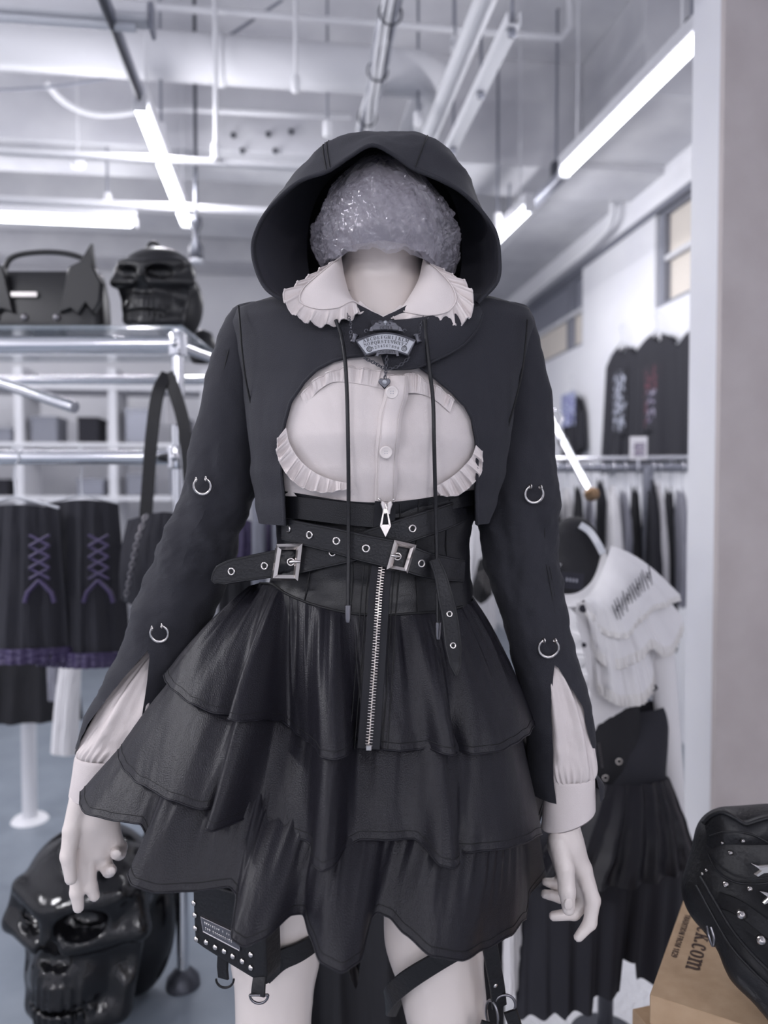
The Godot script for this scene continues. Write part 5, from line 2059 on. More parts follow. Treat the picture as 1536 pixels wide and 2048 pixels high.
func build_leg_wear() -> void:
	# thigh bag on the left leg
	var t := thing("thigh_bag", "small black studded leather pouch strapped to the left thigh of the mannequin", "pouch", P(470, 1870, 1.0))
	var tl := P(384, 1760, 1.01)
	var tr := P(528, 1800, 0.955)
	var bl := P(389, 1886, 1.01)
	var br := P(534, 1975, 0.955)
	var n := (tr - tl).cross(bl - tl).normalized()
	if n.z < 0:
		n = -n
	var deep := 0.034
	var s := Shape.new()
	var rows := []
	# a soft block: front, rounded edges, back
	for lay in [[-0.5, 0.86], [-0.5, 0.95], [-0.42, 1.0], [0.42, 1.0], [0.5, 0.97], [0.5, 0.9]]:
		var row := PackedVector3Array()
		var m: Vector3 = (tl + tr + bl + br) * 0.25 + n * (deep * (lay[0] - 0.5))
		for e in 4:
			var a: Vector3 = [tl, tr, br, bl][e] - (tl + tr + bl + br) * 0.25
			var b: Vector3 = [tl, tr, br, bl][(e + 1) % 4] - (tl + tr + bl + br) * 0.25
			for i in 8:
				var q := a.lerp(b, i / 8.0)
				var corner := 1.0 - 0.035 * pow(absf(i / 8.0 - 0.5) * 2.0, 6.0)
				row.append(m + q * lay[1] * corner)
		rows.append(row)
	s.grid(rows, true)
	for e in [0, 5]:
		s.poly(rows[e], (tl + tr + bl + br) * 0.25 - n * deep * 0.5)
	var body := obj("pouch_body", s, M["black leather"], t)
	var at := func(u: float, v: float, off: float) -> Vector3:
		return tl.lerp(tr, u).lerp(bl.lerp(br, u), v) + n * off
	var bx: Vector3 = (tr - tl).normalized()
	var by: Vector3 = n.cross(bx).normalized()
	var stud := Shape.new()
	stud.lathe([Vector2(0.0, 0.0026), Vector2(0.0022, 0.0022), Vector2(0.0036, 0.0010), Vector2(0.0040, 0.0), Vector2(0.0, 0.0)], Transform3D(Basis(Vector3.RIGHT, PI * 0.5), Vector3.ZERO), 14)
	var sm := stud.done()
	for q in [[388, 1806], [390, 1830], [391, 1856], [393, 1878], [413, 1884], [431, 1894], [449, 1902], [466, 1912], [485, 1922], [502, 1885], [502, 1909], [502, 1935]]:
		# where the sight line meets the front of the pouch
		var dir := P(q[0], q[1], 1.0) - EYE
		var p := EYE + dir * ((tl - EYE).dot(n) / dir.dot(n))
		obj("stud", sm, M["silver"], body, Transform3D(Basis(bx, by, n), p + n * 0.0005))
	# name plate
	var quad := []
	for q in [[403, 1831], [482, 1868], [482, 1901], [408, 1862]]:
		var dir := P(q[0], q[1], 1.0) - EYE
		quad.append(EYE + dir * ((tl - EYE).dot(n) / dir.dot(n)) + n * 0.0012)
	s = Shape.new()
	var qc: Vector3 = (quad[0] + quad[1] + quad[2] + quad[3]) * 0.25
	s.poly(PackedVector3Array([quad[0] + n * 0.001, quad[1] + n * 0.001, quad[2] + n * 0.001, quad[3] + n * 0.001]), qc - n)
	for e in 4:
		var f := (e + 1) % 4
		s.poly(PackedVector3Array([quad[e] + n * 0.001, quad[f] + n * 0.001, quad[f] - n * 0.002, quad[e] - n * 0.002]), qc)
	var plate := obj("metal_plate", s, M["dark silver"], body)
	s = frame_mesh([quad[0] + n * 0.001, quad[1] + n * 0.001, quad[2] + n * 0.001, quad[3] + n * 0.001], 0.0016, 0.0009)
	obj("plate_rim", s, M["dark silver"], plate)
	s = Shape.new()
	for r in 2:
		for i in 16:
			var u := 0.10 + 0.052 * i
			var a: Vector3 = quad[0].lerp(quad[1], u).lerp(quad[3].lerp(quad[2], u), 0.32 + 0.34 * r)
			if rng.randf() < 0.85:
				s.box(a + n * 0.0012, Vector3(0.0012 + 0.001 * rng.randf(), 0.0022 + 0.0012 * rng.randf(), 0.0006), 0.0002, Basis((quad[1] - quad[0]).normalized(), by, n))
	obj("embossing", s, M["silver"], plate)
	# tab and D-ring below
	s = Shape.new()
	s.ribbon(PackedVector3Array([P(520, 1955, 0.962), P(518, 1975, 0.955), P(517, 1990, 0.953)]), PackedVector3Array([n, n, n]), 0.021, 0.003)
	obj("tab", s, M["black leather"], body)
	s = Shape.new()
	s.ring(P(518, 1990, 0.950), Basis(Vector3(1, 0, 0), Vector3(0, 1, 0.1), Vector3(0, 0, 1)), 0.0115, 0.0016, PI, TAU, 22, 8)
	s.tube(PackedVector3Array([P(499, 1990, 0.950), P(537, 1990, 0.950)]), 0.0016, 8)
	obj("d_ring", s, M["dark silver"], t)
	s = Shape.new()
	s.ribbon(PackedVector3Array([P(447, 1915, 1.02), P(446, 1935, 1.02), P(448, 1955, 1.02)]), PackedVector3Array([n, n, n]), 0.018, 0.003)
	s.ring(P(450, 1958, 1.02), Basis.IDENTITY, 0.012, 0.0016, PI, TAU, 16, 6)
	obj("rear_tab", s, M["black leather"], t)
	# straps
	var d := 1.095
	s = around_leg([[528, 1948, 1.03, 1.095], [560, 1920, 1.022, 0], [595, 1905, 1.03, 0], [628, 1885, 1.05, 0], [643, 1868, 1.09, 0], [620, 1850, 1.15, 0], [550, 1850, 1.17, 0], [480, 1880, 1.14, 0]], 0.028, 0.003)
	obj("thigh_strap", s, M["black leather"], t)
	t = thing("leg_harness", "black leather garter strap with studs slung over the right thigh of the mannequin", "harness", P(880, 1950, 1.0))
	s = around_leg([[1010, 1840, 1.05, 1.085], [985, 1862, 1.005, 0], [930, 1892, 0.99, 0], [870, 1925, 0.992, 0], [815, 1960, 1.01, 0], [782, 1990, 1.04, 0], [776, 2010, 1.09, 0], [800, 2016, 1.14, 0]], 0.0255, 0.003)
	obj("thigh_strap", s, M["black leather"], t)
	s = Shape.new()
	var line := curve(PP([[974, 1850, 0.985], [978, 1885, 0.985], [986, 1930, 0.99], [994, 1975, 1.0], [998, 2012, 1.005]]), 30)
	var out := PackedVector3Array()
	for i in 30:
		out.append(Vector3(0.35, 0, 1).normalized())
	s.ribbon(line, out, 0.0215, 0.003)
	var strap := obj("garter_strap", s, M["black leather"], t)
	for q in [[983, 1917], [990, 1970]]:
		obj("stud", sm, M["silver"], strap, Transform3D(look_along(out[0]), P(q[0], q[1], 0.988 if q[1] < 1940 else 0.996)))
	s = Shape.new()
	s.ring(P(984, 2030, 1.0), Basis(Vector3(0.35, 0, 0.5), Vector3.UP, Vector3(0.5, 0, -0.35)), 0.019, 0.0018, 0, TAU, 24, 8)
	s.ring(P(1010, 2010, 1.0), Basis(Vector3(0.9, -0.4, 0), Vector3(0.4, 0.9, 0), Vector3(0, 0, 1)), 0.014, 0.0018, 0, PI, 16, 8)
	obj("ring", s, M["dark silver"], t)
	s = Shape.new()
	s.ribbon(curve(PP([[1020, 2020, 1.0], [1030, 2050, 1.0], [1040, 2100, 1.0]]), 12), PackedVector3Array([Vector3.BACK, Vector3.BACK, Vector3.BACK, Vector3.BACK, Vector3.BACK, Vector3.BACK, Vector3.BACK, Vector3.BACK, Vector3.BACK, Vector3.BACK, Vector3.BACK, Vector3.BACK]), 0.018, 0.004)
	s.ribbon(curve(PP([[985, 2045, 0.995], [975, 2080, 0.995], [970, 2120, 1.0]]), 12), PackedVector3Array([Vector3.BACK, Vector3.BACK, Vector3.BACK, Vector3.BACK, Vector3.BACK, Vector3.BACK, Vector3.BACK, Vector3.BACK, Vector3.BACK, Vector3.BACK, Vector3.BACK, Vector3.BACK]), 0.03, 0.004)
	obj("clip_strap", s, M["black leather"], t)

# ---------------------------------------------------------------- the shop around it
func cloth_loft(top: PackedVector3Array, hem: PackedVector3Array, depth: float, folds: float, amp: float, seed_at: float, belly := 0.0) -> Shape:
	# a hanging piece of cloth, its front from top to hem, its back depth behind, closed at the sides
	var n := 90
	var a := curve(top, n)
	var b := curve(hem, n)
	var s := Shape.new()
	var rows := []
	for i in 22:
		var k := i / 21.0
		var row := PackedVector3Array()
		for j in n:
			var w := sin(TAU * folds * j / n + 2.0 * noise.get_noise_2d(j * 0.06, seed_at)) * amp * (0.35 + 0.65 * k)
			row.append(a[j].lerp(b[j], k) + Vector3(0, 0, w + belly * sin(PI * k)) + Vector3(0.002, 0, 0.004) * noise.get_noise_3d(j * 0.1, i * 0.2, seed_at))
		for j in range(n - 1, -1, -1):
			var back := depth * (0.35 + 0.65 * k) * sin(PI * clampf(j / float(n - 1), 0.02, 0.98)) + 0.004
			row.append(a[j].lerp(b[j], k) + Vector3(0, 0, -back + sin(TAU * folds * j / n + 1.0) * amp * 0.5))
		rows.append(row)
	s.grid(rows, true)
	return s

func lace_edge(line: PackedVector3Array, width: float, down: Vector3, waves: float, amp: float) -> Shape:
	var o := PackedVector3Array()
	for q in line:
		o.append(q + down * width)
	return ruffle(line, o, waves, amp, 120, 6, Vector3(0.2, 0.2, 1))

func skull_shape(cell: float) -> Shape:
	# an oversized skull, its middle at the origin, looking along +z
	var f := Field.new(Vector3(-0.19, -0.30, -0.24), Vector3(0.19, 0.24, 0.17), cell)
	f.egg(Vector3(0.005, 0.065, -0.035), Vector3(0.152, 0.140, 0.150), 0.02)
	f.egg(Vector3(-0.005, -0.085, -0.035), Vector3(0.115, 0.150, 0.115), 0.04)
	f.egg(Vector3(0.05, -0.08, -0.15), Vector3(0.115, 0.205, 0.075), 0.03)
	for e in [-1.0, 1.0]:
		var x: float = 0.135 * e + (0.012 if e > 0 else -0.012)
		# brow, cheek bone and temple
		f.bone(Vector3(-0.022 + e * 0.02, 0.078, 0.108), Vector3(x * 0.80, 0.098, 0.058), 0.018, 0.020, 0.03)
		f.bone(Vector3(-0.022 + e * 0.035, -0.012, 0.100), Vector3(x, 0.002, 0.035), 0.018, 0.024, 0.03)
		f.bone(Vector3(x, 0.002, 0.030), Vector3(x * 0.95, 0.08, 0.02), 0.022, 0.020, 0.03)
		f.bone(Vector3(x * 0.82, -0.05, 0.01), Vector3(x * 0.66, -0.19, 0.02), 0.028, 0.028, 0.03)
	f.egg(Vector3(-0.02, -0.115, 0.035), Vector3(0.085, 0.085, 0.07), 0.03)
	f.bone(Vector3(-0.09, -0.20, 0.025), Vector3(-0.02, -0.215, 0.075), 0.03, 0.032, 0.03)
	f.bone(Vector3(-0.02, -0.215, 0.075), Vector3(0.085, -0.20, 0.025), 0.032, 0.03, 0.03)
	f.bone(Vector3(-0.024, 0.07, 0.108), Vector3(-0.024, 0.01, 0.122), 0.013, 0.015, 0.02)
	# eye sockets, shallow bowls
	f.egg(Vector3(-0.084, 0.040, 0.092), Vector3(0.044, 0.033, 0.042), 0.010, true)
	f.egg(Vector3(0.048, 0.042, 0.098), Vector3(0.055, 0.037, 0.046), 0.010, true)
	for e in [-1.0, 1.0]:
		f.bone(Vector3(-0.024 + e * 0.005, 0.006, 0.124), Vector3(-0.024 + e * 0.017, -0.052, 0.092), 0.010, 0.024, 0.006, true)
	# folds of the lids along the lower rims
	for e in [[-0.084, 0.034, 0.074], [0.048, 0.044, 0.078]]:
		for row in 1:
			for k in 7:
				var a := PI + PI * k / 7.0
				var b := PI + PI * (k + 1) / 7.0
				var w: float = e[1] + 0.012 * row
				f.bone(Vector3(e[0] + cos(a) * w, 0.040 + sin(a) * (0.018 + 0.012 * row), e[2] + 0.006 * row - 0.012 * absf(cos(a))), Vector3(e[0] + cos(b) * w, 0.040 + sin(b) * (0.018 + 0.012 * row), e[2] + 0.006 * row - 0.012 * absf(cos(b))), 0.0035, 0.0035, 0.004)
	for i in 9:
		var x := -0.02 + 0.0175 * (i - 4)
		var z := 0.101 - 9.0 * pow(x + 0.02, 2.0)
		f.bone(Vector3(x, -0.108, z + 0.004), Vector3(x, -0.148, z + 0.009), 0.0080, 0.0092, 0.0025)
		f.bone(Vector3(x, -0.170, z + 0.008), Vector3(x, -0.205, z + 0.004), 0.0088, 0.0076, 0.0025)
		f.bone(Vector3(x, -0.070 - 0.02 * (1.0 if absf(x + 0.024) < 0.03 else 0.0), z - 0.004), Vector3(x, -0.105, z + 0.003), 0.0055, 0.0085, 0.003)
	for k in 8:
		var xa := -0.02 + 0.0185 * (k - 4)
		var xb := xa + 0.0185
		f.bone(Vector3(xa, -0.159, 0.112 - 8.0 * pow(xa + 0.02, 2.0)), Vector3(xb, -0.159, 0.112 - 8.0 * pow(xb + 0.02, 2.0)), 0.0058, 0.0058, 0.003, true)
	# hollow temples and cheeks
	f.egg(Vector3(-0.142, -0.075, 0.055), Vector3(0.035, 0.05, 0.04), 0.02, true)
	f.egg(Vector3(0.132, -0.075, 0.055), Vector3(0.035, 0.05, 0.04), 0.02, true)
	var s := Shape.new()
	f.into(s)
	return s

func build_shop_left() -> void:
	var chrome: Material = M["chrome"]
	var skull := skull_shape(0.0055).done()
	var at := P(166, 1835, 1.80)
	var t := thing("skull_backpack", "big glossy black skull shaped backpack standing on the floor by the left hand", "backpack", at)
	obj("skull_shell", skull, M["skull plastic"], t, Transform3D(Basis(Vector3.UP, -0.10), at).scaled_local(Vector3(1.02, 1.0, 1.0)))
	var s := Shape.new()
	s.ribbon(curve(PackedVector3Array([at + Vector3(-0.06, 0.18, -0.08), at + Vector3(-0.05, 0.235, -0.10), at + Vector3(0.01, 0.245, -0.12), at + Vector3(0.05, 0.20, -0.12)]), 24), PackedVector3Array(range(24).map(func(_k): return Vector3(0, 1, 0.4).normalized())), 0.03, 0.005)
	obj("grab_handle", s, M["black leather"], t)
	s = Shape.new()
	s.ribbon(curve(PackedVector3Array([at + Vector3(0.09, 0.12, -0.18), at + Vector3(0.15, 0.06, -0.20), at + Vector3(0.165, -0.06, -0.19), at + Vector3(0.13, -0.16, -0.17)]), 24), PackedVector3Array(range(24).map(func(_k): return Vector3(1, 0.2, 0.4).normalized())), 0.035, 0.006)
	obj("shoulder_strap", s, M["black leather"], t)
	s = Shape.new()
	s.ball(at + Vector3(0.148, -0.005, 0.02), Vector3(0.008, 0.011, 0.008))
	obj("rivet", s, M["dark silver"], t)
	# chrome rack with a glass top
	var d := 1.97
	t = thing("chrome_rack", "chrome tube display rack with glass top standing on the left", "display rack", Vector3(P(355, 1000, d).x, 0, -d))
	for q in [[355, d], [-320, d], [520, 2.5], [-160, 2.5]]:
		var p := P(q[0], 660, q[1])
		s = Shape.new()
		s.tube(PackedVector3Array([Vector3(p.x, 0.03, p.z), Vector3(p.x, p.y, p.z)]), 0.0165, 14)
		var post := obj("post", s, chrome, t)
		s = Shape.new()
		s.lathe([Vector2(0.0, 0.0), Vector2(0.045, 0.0), Vector2(0.045, 0.0), Vector2(0.042, 0.02), Vector2(0.02, 0.045), Vector2(0.0, 0.045)], Transform3D(Basis.IDENTITY, Vector3(p.x, 0, p.z)), 18)
		obj("foot", s, M["dark metal"], post)
		for y in [690, 915]:
			s = Shape.new()
			var c := P(q[0], y, q[1])
			s.lathe([Vector2(0.016, -0.03), Vector2(0.026, -0.026), Vector2(0.026, 0.026), Vector2(0.016, 0.03)], Transform3D(Basis.IDENTITY, c), 14)
			s.ball(c + Vector3(0, 0, 0.026), Vector3(0.011, 0.011, 0.011))
			obj("joint", s, chrome, post)
	for q in [[-320, 690, d, 350, 690, d, 0.022], [-320, 915, d, 350, 915, d, 0.019], [-160, 760, 2.5, 520, 760, 2.5, 0.014], [355, 690, d, 520, 752, 2.5, 0.014], [-320, 690, d, -160, 752, 2.5, 0.014], [-60, 745, 2.2, 150, 815, 2.05, 0.016]]:
		s = Shape.new()
		s.tube(PackedVector3Array([P(q[0], q[1], q[2]), P(q[3], q[4], q[5])]), q[6], 14)
		obj("bar", s, chrome, t)
	s = Shape.new()
	var y := P(0, 660, d).y
	var ga := P(-320, 660, d)
	var gb := P(350, 660, d)
	s.box(Vector3((ga.x + gb.x) * 0.5, y, -(d + 0.22)), Vector3(gb.x - ga.x + 0.06, 0.012, 0.50), 0.003)
	obj("glass_shelf", s, M["glass shelf"], t)
	s = Shape.new()
	s.box(P(350, 822, d - 0.03), Vector3(0.045, 0.07, 0.006), 0.002)
	tag(obj("price_tag", s, M["card"]), "small pale tag hung on the front post of the chrome rack", "tag")
	# bags on the glass top
	var top := y + 0.007
	at = P(310, 580, 2.1)
	at.y = top + 0.142
	t = thing("skull_bag", "round black skull shaped bag on the glass top, right of the winged handbag", "bag", at)
	obj("skull_shell", skull, M["bag plastic"], t, Transform3D(Basis(Vector3.UP, -0.05).scaled(Vector3(0.66, 0.50, 0.5)), at))
	s = Shape.new()
	s.ring(at + Vector3(-0.01, 0.104, -0.02), Basis.IDENTITY, 0.014, 0.005, 0, PI, 14, 8)
	obj("carry_loop", s, M["bag plastic"], t)
	at = P(110, 600, 2.1)
	at.y = top
	t = thing("winged_handbag", "black structured handbag with a bat wing and metal plate on the glass top", "handbag", at)
	s = Shape.new()
	var rows := []
	for k in [[0.0, 0.94, 0.052], [0.006, 0.98, 0.058], [0.03, 1.0, 0.062], [0.10, 0.98, 0.056], [0.15, 0.93, 0.044], [0.166, 0.90, 0.036], [0.17, 0.84, 0.028]]:
		var row := PackedVector3Array()
		for j in 48:
			var a := TAU * j / 48.0
			var ca := cos(a)
			var sa := sin(a)
			row.append(at + Vector3(signf(ca) * pow(absf(ca), 0.35) * 0.165 * k[1] - 0.02, k[0], signf(sa) * pow(absf(sa), 0.6) * k[2]))
		rows.append(row)
	s.grid(rows, true)
	s.poly(rows[6], at)
	s.poly(rows[0], at + Vector3(0, 0.1, 0))
	obj("body", s, M["bag plastic"], t)
	s = Shape.new()
	s.tube(curve(PackedVector3Array([at + Vector3(-0.13, 0.165, 0.02), at + Vector3(-0.11, 0.205, 0.02), at + Vector3(-0.04, 0.222, 0.02), at + Vector3(0.06, 0.215, 0.02), at + Vector3(0.11, 0.19, 0.02), at + Vector3(0.115, 0.165, 0.02)]), 40), 0.0075, 8)
	obj("handle", s, M["bag plastic"], t)
	for e in [1.0, -1.0]:
		s = Shape.new()
		var wing := PackedVector2Array()
		for q in [[0.06, 0.05], [0.085, 0.17], [0.115, 0.185], [0.146, 0.232], [0.152, 0.17], [0.172, 0.13], [0.168, 0.08], [0.150, 0.05], [0.13, 0.075], [0.11, 0.045], [0.09, 0.06]]:
			wing.append(Vector2(q[0] * e - 0.02, q[1]))
		s.prism(wing, 0.02, 0.005, Transform3D(Basis.IDENTITY, at + Vector3(0, 0, 0.052)))
		obj("bat_wing", s, M["bag plastic"], t)
	s = Shape.new()
	s.box(at + Vector3(-0.055, 0.10, 0.062), Vector3(0.07, 0.014, 0.004), 0.001)
	obj("metal_plate", s, M["silver"], t)
	s = Shape.new()
	for q in [-0.055, 0.03, -0.13]:
		s.lathe([Vector2(0, 0), Vector2(0.010, 0), Vector2(0.008, 0.005), Vector2(0, 0.006)], Transform3D(Basis(Vector3.RIGHT, PI * 0.5), at + Vector3(q, 0.04, 0.062)), 14)
	obj("stud", s, M["dark silver"], t)
	s = Shape.new()
	rows = []
	for k in [[0.0, 0.03], [0.02, 0.04], [0.05, 0.043], [0.08, 0.03], [0.09, 0.004]]:
		var row := PackedVector3Array()
		for j in 20:
			row.append(P(404, 726, 2.3) + Vector3(cos(TAU * j / 20.0) * k[1], k[0] * 1.1, sin(TAU * j / 20.0) * k[1] * 0.7))
		rows.append(row)
	s.grid(rows, true)
	tag(obj("small_pouch", s, M["bag plastic"]), "small round black pouch at the right end of the rack", "pouch")
	# a bag hung on the rack post by its long strap
	at = P(330, 1110, 1.9)
	t = thing("shoulder_bag", "black shoulder bag hanging from the chrome rack by its forked strap", "bag", at)
	s = Shape.new()
	s.ribbon(curve(PP([[335, 748, 1.93], [318, 780, 1.91], [305, 860, 1.9], [297, 960, 1.9], [290, 1060, 1.9]]), 30), PackedVector3Array(range(30).map(func(_k): return Vector3(0, 0, 1))), 0.032, 0.004)
	s.ribbon(curve(PP([[335, 748, 1.93], [352, 790, 1.91], [368, 850, 1.9], [378, 940, 1.9], [385, 1060, 1.9]]), 30), PackedVector3Array(range(30).map(func(_k): return Vector3(0, 0, 1))), 0.032, 0.004)
	obj("strap", s, M["black leather"], t)
	s = cloth_loft(PP([[255, 1040, 1.9], [320, 1025, 1.88], [400, 1040, 1.9]]), PP([[240, 1200, 1.9], [320, 1225, 1.86], [410, 1200, 1.9]]), 0.08, 1.0, 0.002, 4.0, 0.03)
	obj("body", s, M["black cotton"], t)
	s = Shape.new()
	var ch := curve(PP([[290, 1035, 1.84], [276, 1075, 1.83], [266, 1120, 1.83], [252, 1195, 1.84]]), 18)
	for i in 18:
		var a: Vector3 = (ch[mini(i + 1, 17)] - ch[maxi(i - 1, 0)]).normalized()
		var b := Basis(a * 1.4, Vector3(0.3, 0.0, 0.9) if i % 2 else Vector3(0.9, 0.2, 0.0), Vector3(0, 0, 1))
		s.ring(ch[i], b, 0.006, 0.0018, 0, TAU, 12, 6)
	obj("chain", s, M["dark silver"], t)
	# skirts with purple lacing on the lower bar
	for q in [[-60, 118, 1010, -95, 140, 1322, 1.95, "black hanging skirt with purple ribbon at the left edge of the photograph", 2.0], [90, 236, 1000, 75, 262, 1330, 2.02, "black hanging skirt with purple hem ribbon next to the forked strap bag", 5.0]]:
		var c := P((q[0] + q[1]) * 0.5, 930, q[6])
		t = thing("hanging_skirt", q[7], "skirt", c, "black skirts on the rack")
		s = cloth_loft(PP([[q[0], q[2] + 8, q[6]], [(q[0] + q[1]) * 0.5, q[2], q[6] - 0.04], [q[1], q[2] + 8, q[6]]]), PP([[q[3], q[5] - 8, q[6]], [(q[3] + q[4]) * 0.5, q[5], q[6] - 0.08], [q[4], q[5] - 8, q[6]]]), 0.09, 6.0, 0.006, q[8])
		obj("body", s, M["black cotton"], t)
		s = cloth_loft(PP([[q[3] - 3, q[5] - 28, q[6]], [(q[3] + q[4]) * 0.5, q[5] - 24, q[6] - 0.088], [q[4] + 3, q[5] - 28, q[6]]]), PP([[q[3] - 3, q[5] + 2, q[6]], [(q[3] + q[4]) * 0.5, q[5] + 8, q[6] - 0.092], [q[4] + 3, q[5] + 2, q[6]]]), 0.09, 14.0, 0.004, q[8] + 1.0)
		obj("hem_ribbon", s, M["purple ribbon"], t)
		s = Shape.new()
		var cx: float = (q[0] + q[1]) * 0.5 + (50.0 if q[8] < 3.0 else 34.0)
		for k in 4:
			for e in [-1.0, 1.0]:
				s.tube(PackedVector3Array([P(cx - e * 20, 1070 + k * 22, q[6] - 0.075), P(cx + e * 20, 1092 + k * 22, q[6] - 0.08)]), 0.004, 6)
		for e in [-1.0, 1.0]:
			s.tube(PackedVector3Array([P(cx, 1160, q[6] - 0.08), P(cx + e * 24, 1185, q[6] - 0.084), P(cx + e * 30, 1205, q[6] - 0.082)]), 0.006, 6)
		obj("lacing", s, M["purple ribbon"], t)
		s = Shape.new()
		s.tube(curve(PackedVector3Array([c + Vector3(0, -0.08, 0), c + Vector3(0, -0.01, 0), c + Vector3(0.012, 0.02, 0), c + Vector3(0.0, 0.045, 0), c + Vector3(-0.014, 0.03, 0)]), 24), 0.0022, 6)
		s.tube(PackedVector3Array([P(q[0], q[2] + 6, q[6]), c + Vector3(0, -0.08, 0), P(q[1], q[2] + 6, q[6])]), 0.004, 6)
		obj("hanger", s, M["clear plastic"], t)
	# behind: dark long garment, white post and white trouser legs
	s = cloth_loft(PP([[-120, 1300, 2.7], [0, 1290, 2.66], [150, 1300, 2.7]]), PP([[-140, 1440, 2.7], [0, 1450, 2.62], [165, 1440, 2.7]]), 0.1, 7.0, 0.01, 9.0)
	tag(obj("long_black_garment", s, M["black cloth"]), "black garment showing below the purple hem at the left edge", "garment")
	var wp := on_height(60, 1640, 0.0)
	t = thing("white_post", "plain white post standing on the floor below the purple hems", "post", wp)
	s = Shape.new()
	s.tube(PackedVector3Array([wp + Vector3(0, 0.01, 0), wp + Vector3(0, 0.9, 0)]), 0.028, 14)
	obj("pole", s, M["white paint"], t)
	s = Shape.new()
	s.lathe([Vector2(0, 0), Vector2(0.07, 0), Vector2(0.07, 0), Vector2(0.06, 0.012), Vector2(0, 0.014)], Transform3D(Basis.IDENTITY, wp), 18)
	obj("base", s, M["white paint"], t)
	t = thing("white_trousers", "white trousers hanging below the purple hems", "trousers", P(130, 1330, 2.5))
	s = cloth_loft(PP([[122, 1310, 2.5], [140, 1312, 2.48], [162, 1310, 2.5]]), PP([[102, 1506, 2.5], [128, 1514, 2.46], [154, 1508, 2.5]]), 0.05, 1.5, 0.006, 12.0, 0.01)
	obj("leg", s, M["white cloth"], t)
	s = cloth_loft(PP([[92, 1310, 2.56], [105, 1312, 2.54], [118, 1310, 2.56]]), PP([[96, 1400, 2.56], [106, 1404, 2.54], [116, 1400, 2.56]]), 0.04, 1.5, 0.005, 14.0)
	obj("leg", s, M["grey cloth"], t)
	# shelving against the far wall with its goods
	t = thing("wall_shelving", "white shelving unit far behind the chrome rack", "shelving", room_at(-2.0, 0, 6.2))
	for xx in [-3.3, -2.62, -1.95, -1.28, -0.6]:
		s = Shape.new()
		s.box(room_at(xx, 1.1, 6.2), Vector3(0.06, 2.2, 0.42), 0.004, room)
		obj("upright", s, M["white paint"], t)
	for yy in [0.25, 0.75, 1.22, 1.62, 2.05]:
		s = Shape.new()
		s.box(room_at(-1.95, yy, 6.2), Vector3(2.75, 0.035, 0.44), 0.004, room)
		obj("shelf", s, M["white paint"], t)
	var k := 0
	var kinds := [["shoe_box", "shoe box", "dark panel"], ["storage_box", "storage box", "grey metal"], ["shoe_box", "shoe box", "black cotton"], ["storage_box", "storage box", "dark metal"]]
	var places := ["top shelf", "middle shelf", "lower shelf", "lowest shelf"]
	for yy in [1.64, 1.24, 0.77, 0.27]:
		var nth := 0
		for xx in [-3.12, -2.80, -2.45, -2.12, -1.78, -1.45, -1.11, -0.78]:
			var w := 0.13 + 0.10 * rng.randf()
			var hh := 0.10 + 0.17 * rng.randf()
			var kd: Array = kinds[rng.randi() % 4]
			k += 1
			if rng.randf() < 0.18:
				continue
			s = Shape.new()
			var c := room_at(xx + 0.03 * (rng.randf() - 0.5), yy + hh * 0.5, 6.16)
			s.box(c, Vector3(w, hh, 0.28), 0.008, room)
			var lab: String = ["dark box", "grey box", "black box", "dull metal box"][kinds.find(kd)]
			nth = nth + 1
			var b := thing(kd[0], "blurred %s on the %s of the far shelving, %s from the left" % [lab, places[[1.64, 1.24, 0.77, 0.27].find(yy)], ["first", "second", "third", "fourth", "fifth", "sixth", "seventh", "eighth"][nth - 1]], "box", c, "boxes on the far shelving")
			obj("carton", s, M[kd[2]], b)
			s = Shape.new()
			s.box(c + Vector3(0, hh * 0.5 - 0.012, 0), Vector3(w + 0.008, 0.03, 0.288), 0.004, room)
			obj("lid", s, M[kd[2]], b)
	# chrome posts and a purple piece seen between sleeve and waist
	t = thing("garment_rail", "chrome garment rail seen between the left sleeve and the waist", "garment rail", Vector3(P(517, 1000, 2.3).x, 0, -2.3))
	for q in [[517, 0.022], [556, 0.02]]:
		var p := P(q[0], 900, 2.3)
		s = Shape.new()
		s.tube(PackedVector3Array([Vector3(p.x, 0.0, p.z), p]), q[1], 14)
		obj("post", s, M["grey metal"], t)
	s = Shape.new()
	s.tube(PackedVector3Array([P(517, 905, 2.3), P(1000, 905, 2.3)]), 0.016, 10)
	obj("bar", s, chrome, t)
	for q in [[468, 512, 1040, 1130, 2.34, "purple ribbon", "purple scrap of clothing behind the left sleeve"], [535, 575, 1010, 1130, 2.36, "purple ribbon", "purple and dark clothing behind the waist"], [440, 520, 1070, 1400, 2.4, "black cloth", "black clothing low behind the left sleeve"]]:
		s = cloth_loft(PP([[q[0], q[2] + 6, q[4]], [(q[0] + q[1]) * 0.5, q[2], q[4] - 0.02], [q[1], q[2] + 6, q[4]]]), PP([[q[0] - 8, q[3], q[4]], [(q[0] + q[1]) * 0.5, q[3] + 4, q[4] - 0.03], [q[1] + 8, q[3], q[4]]]), 0.04, 3.0, 0.006, q[0] * 0.1)
		tag(obj("hanging_garment", s, M[q[5]]), q[6], "garment")
	# dark clothes behind the legs
	s = cloth_loft(PP([[560, 1500, 1.75], [780, 1490, 1.70], [1010, 1500, 1.75]]), PP([[585, 2230, 1.75], [780, 2240, 1.68], [1010, 2230, 1.75]]), 0.12, 5.0, 0.02, 3.3)
	tag(obj("long_black_coat", s, M["black cloth"]), "long black coat hanging close behind the mannequin legs", "coat")
	s = Shape.new()
	rows = []
	var la := curve(PP([[655, 1850, 1.12], [690, 1845, 1.13], [725, 1850, 1.14]]), 20)
	var lb := curve(PP([[690, 1900, 1.12], [712, 1985, 1.13], [722, 1910, 1.14]]), 20)
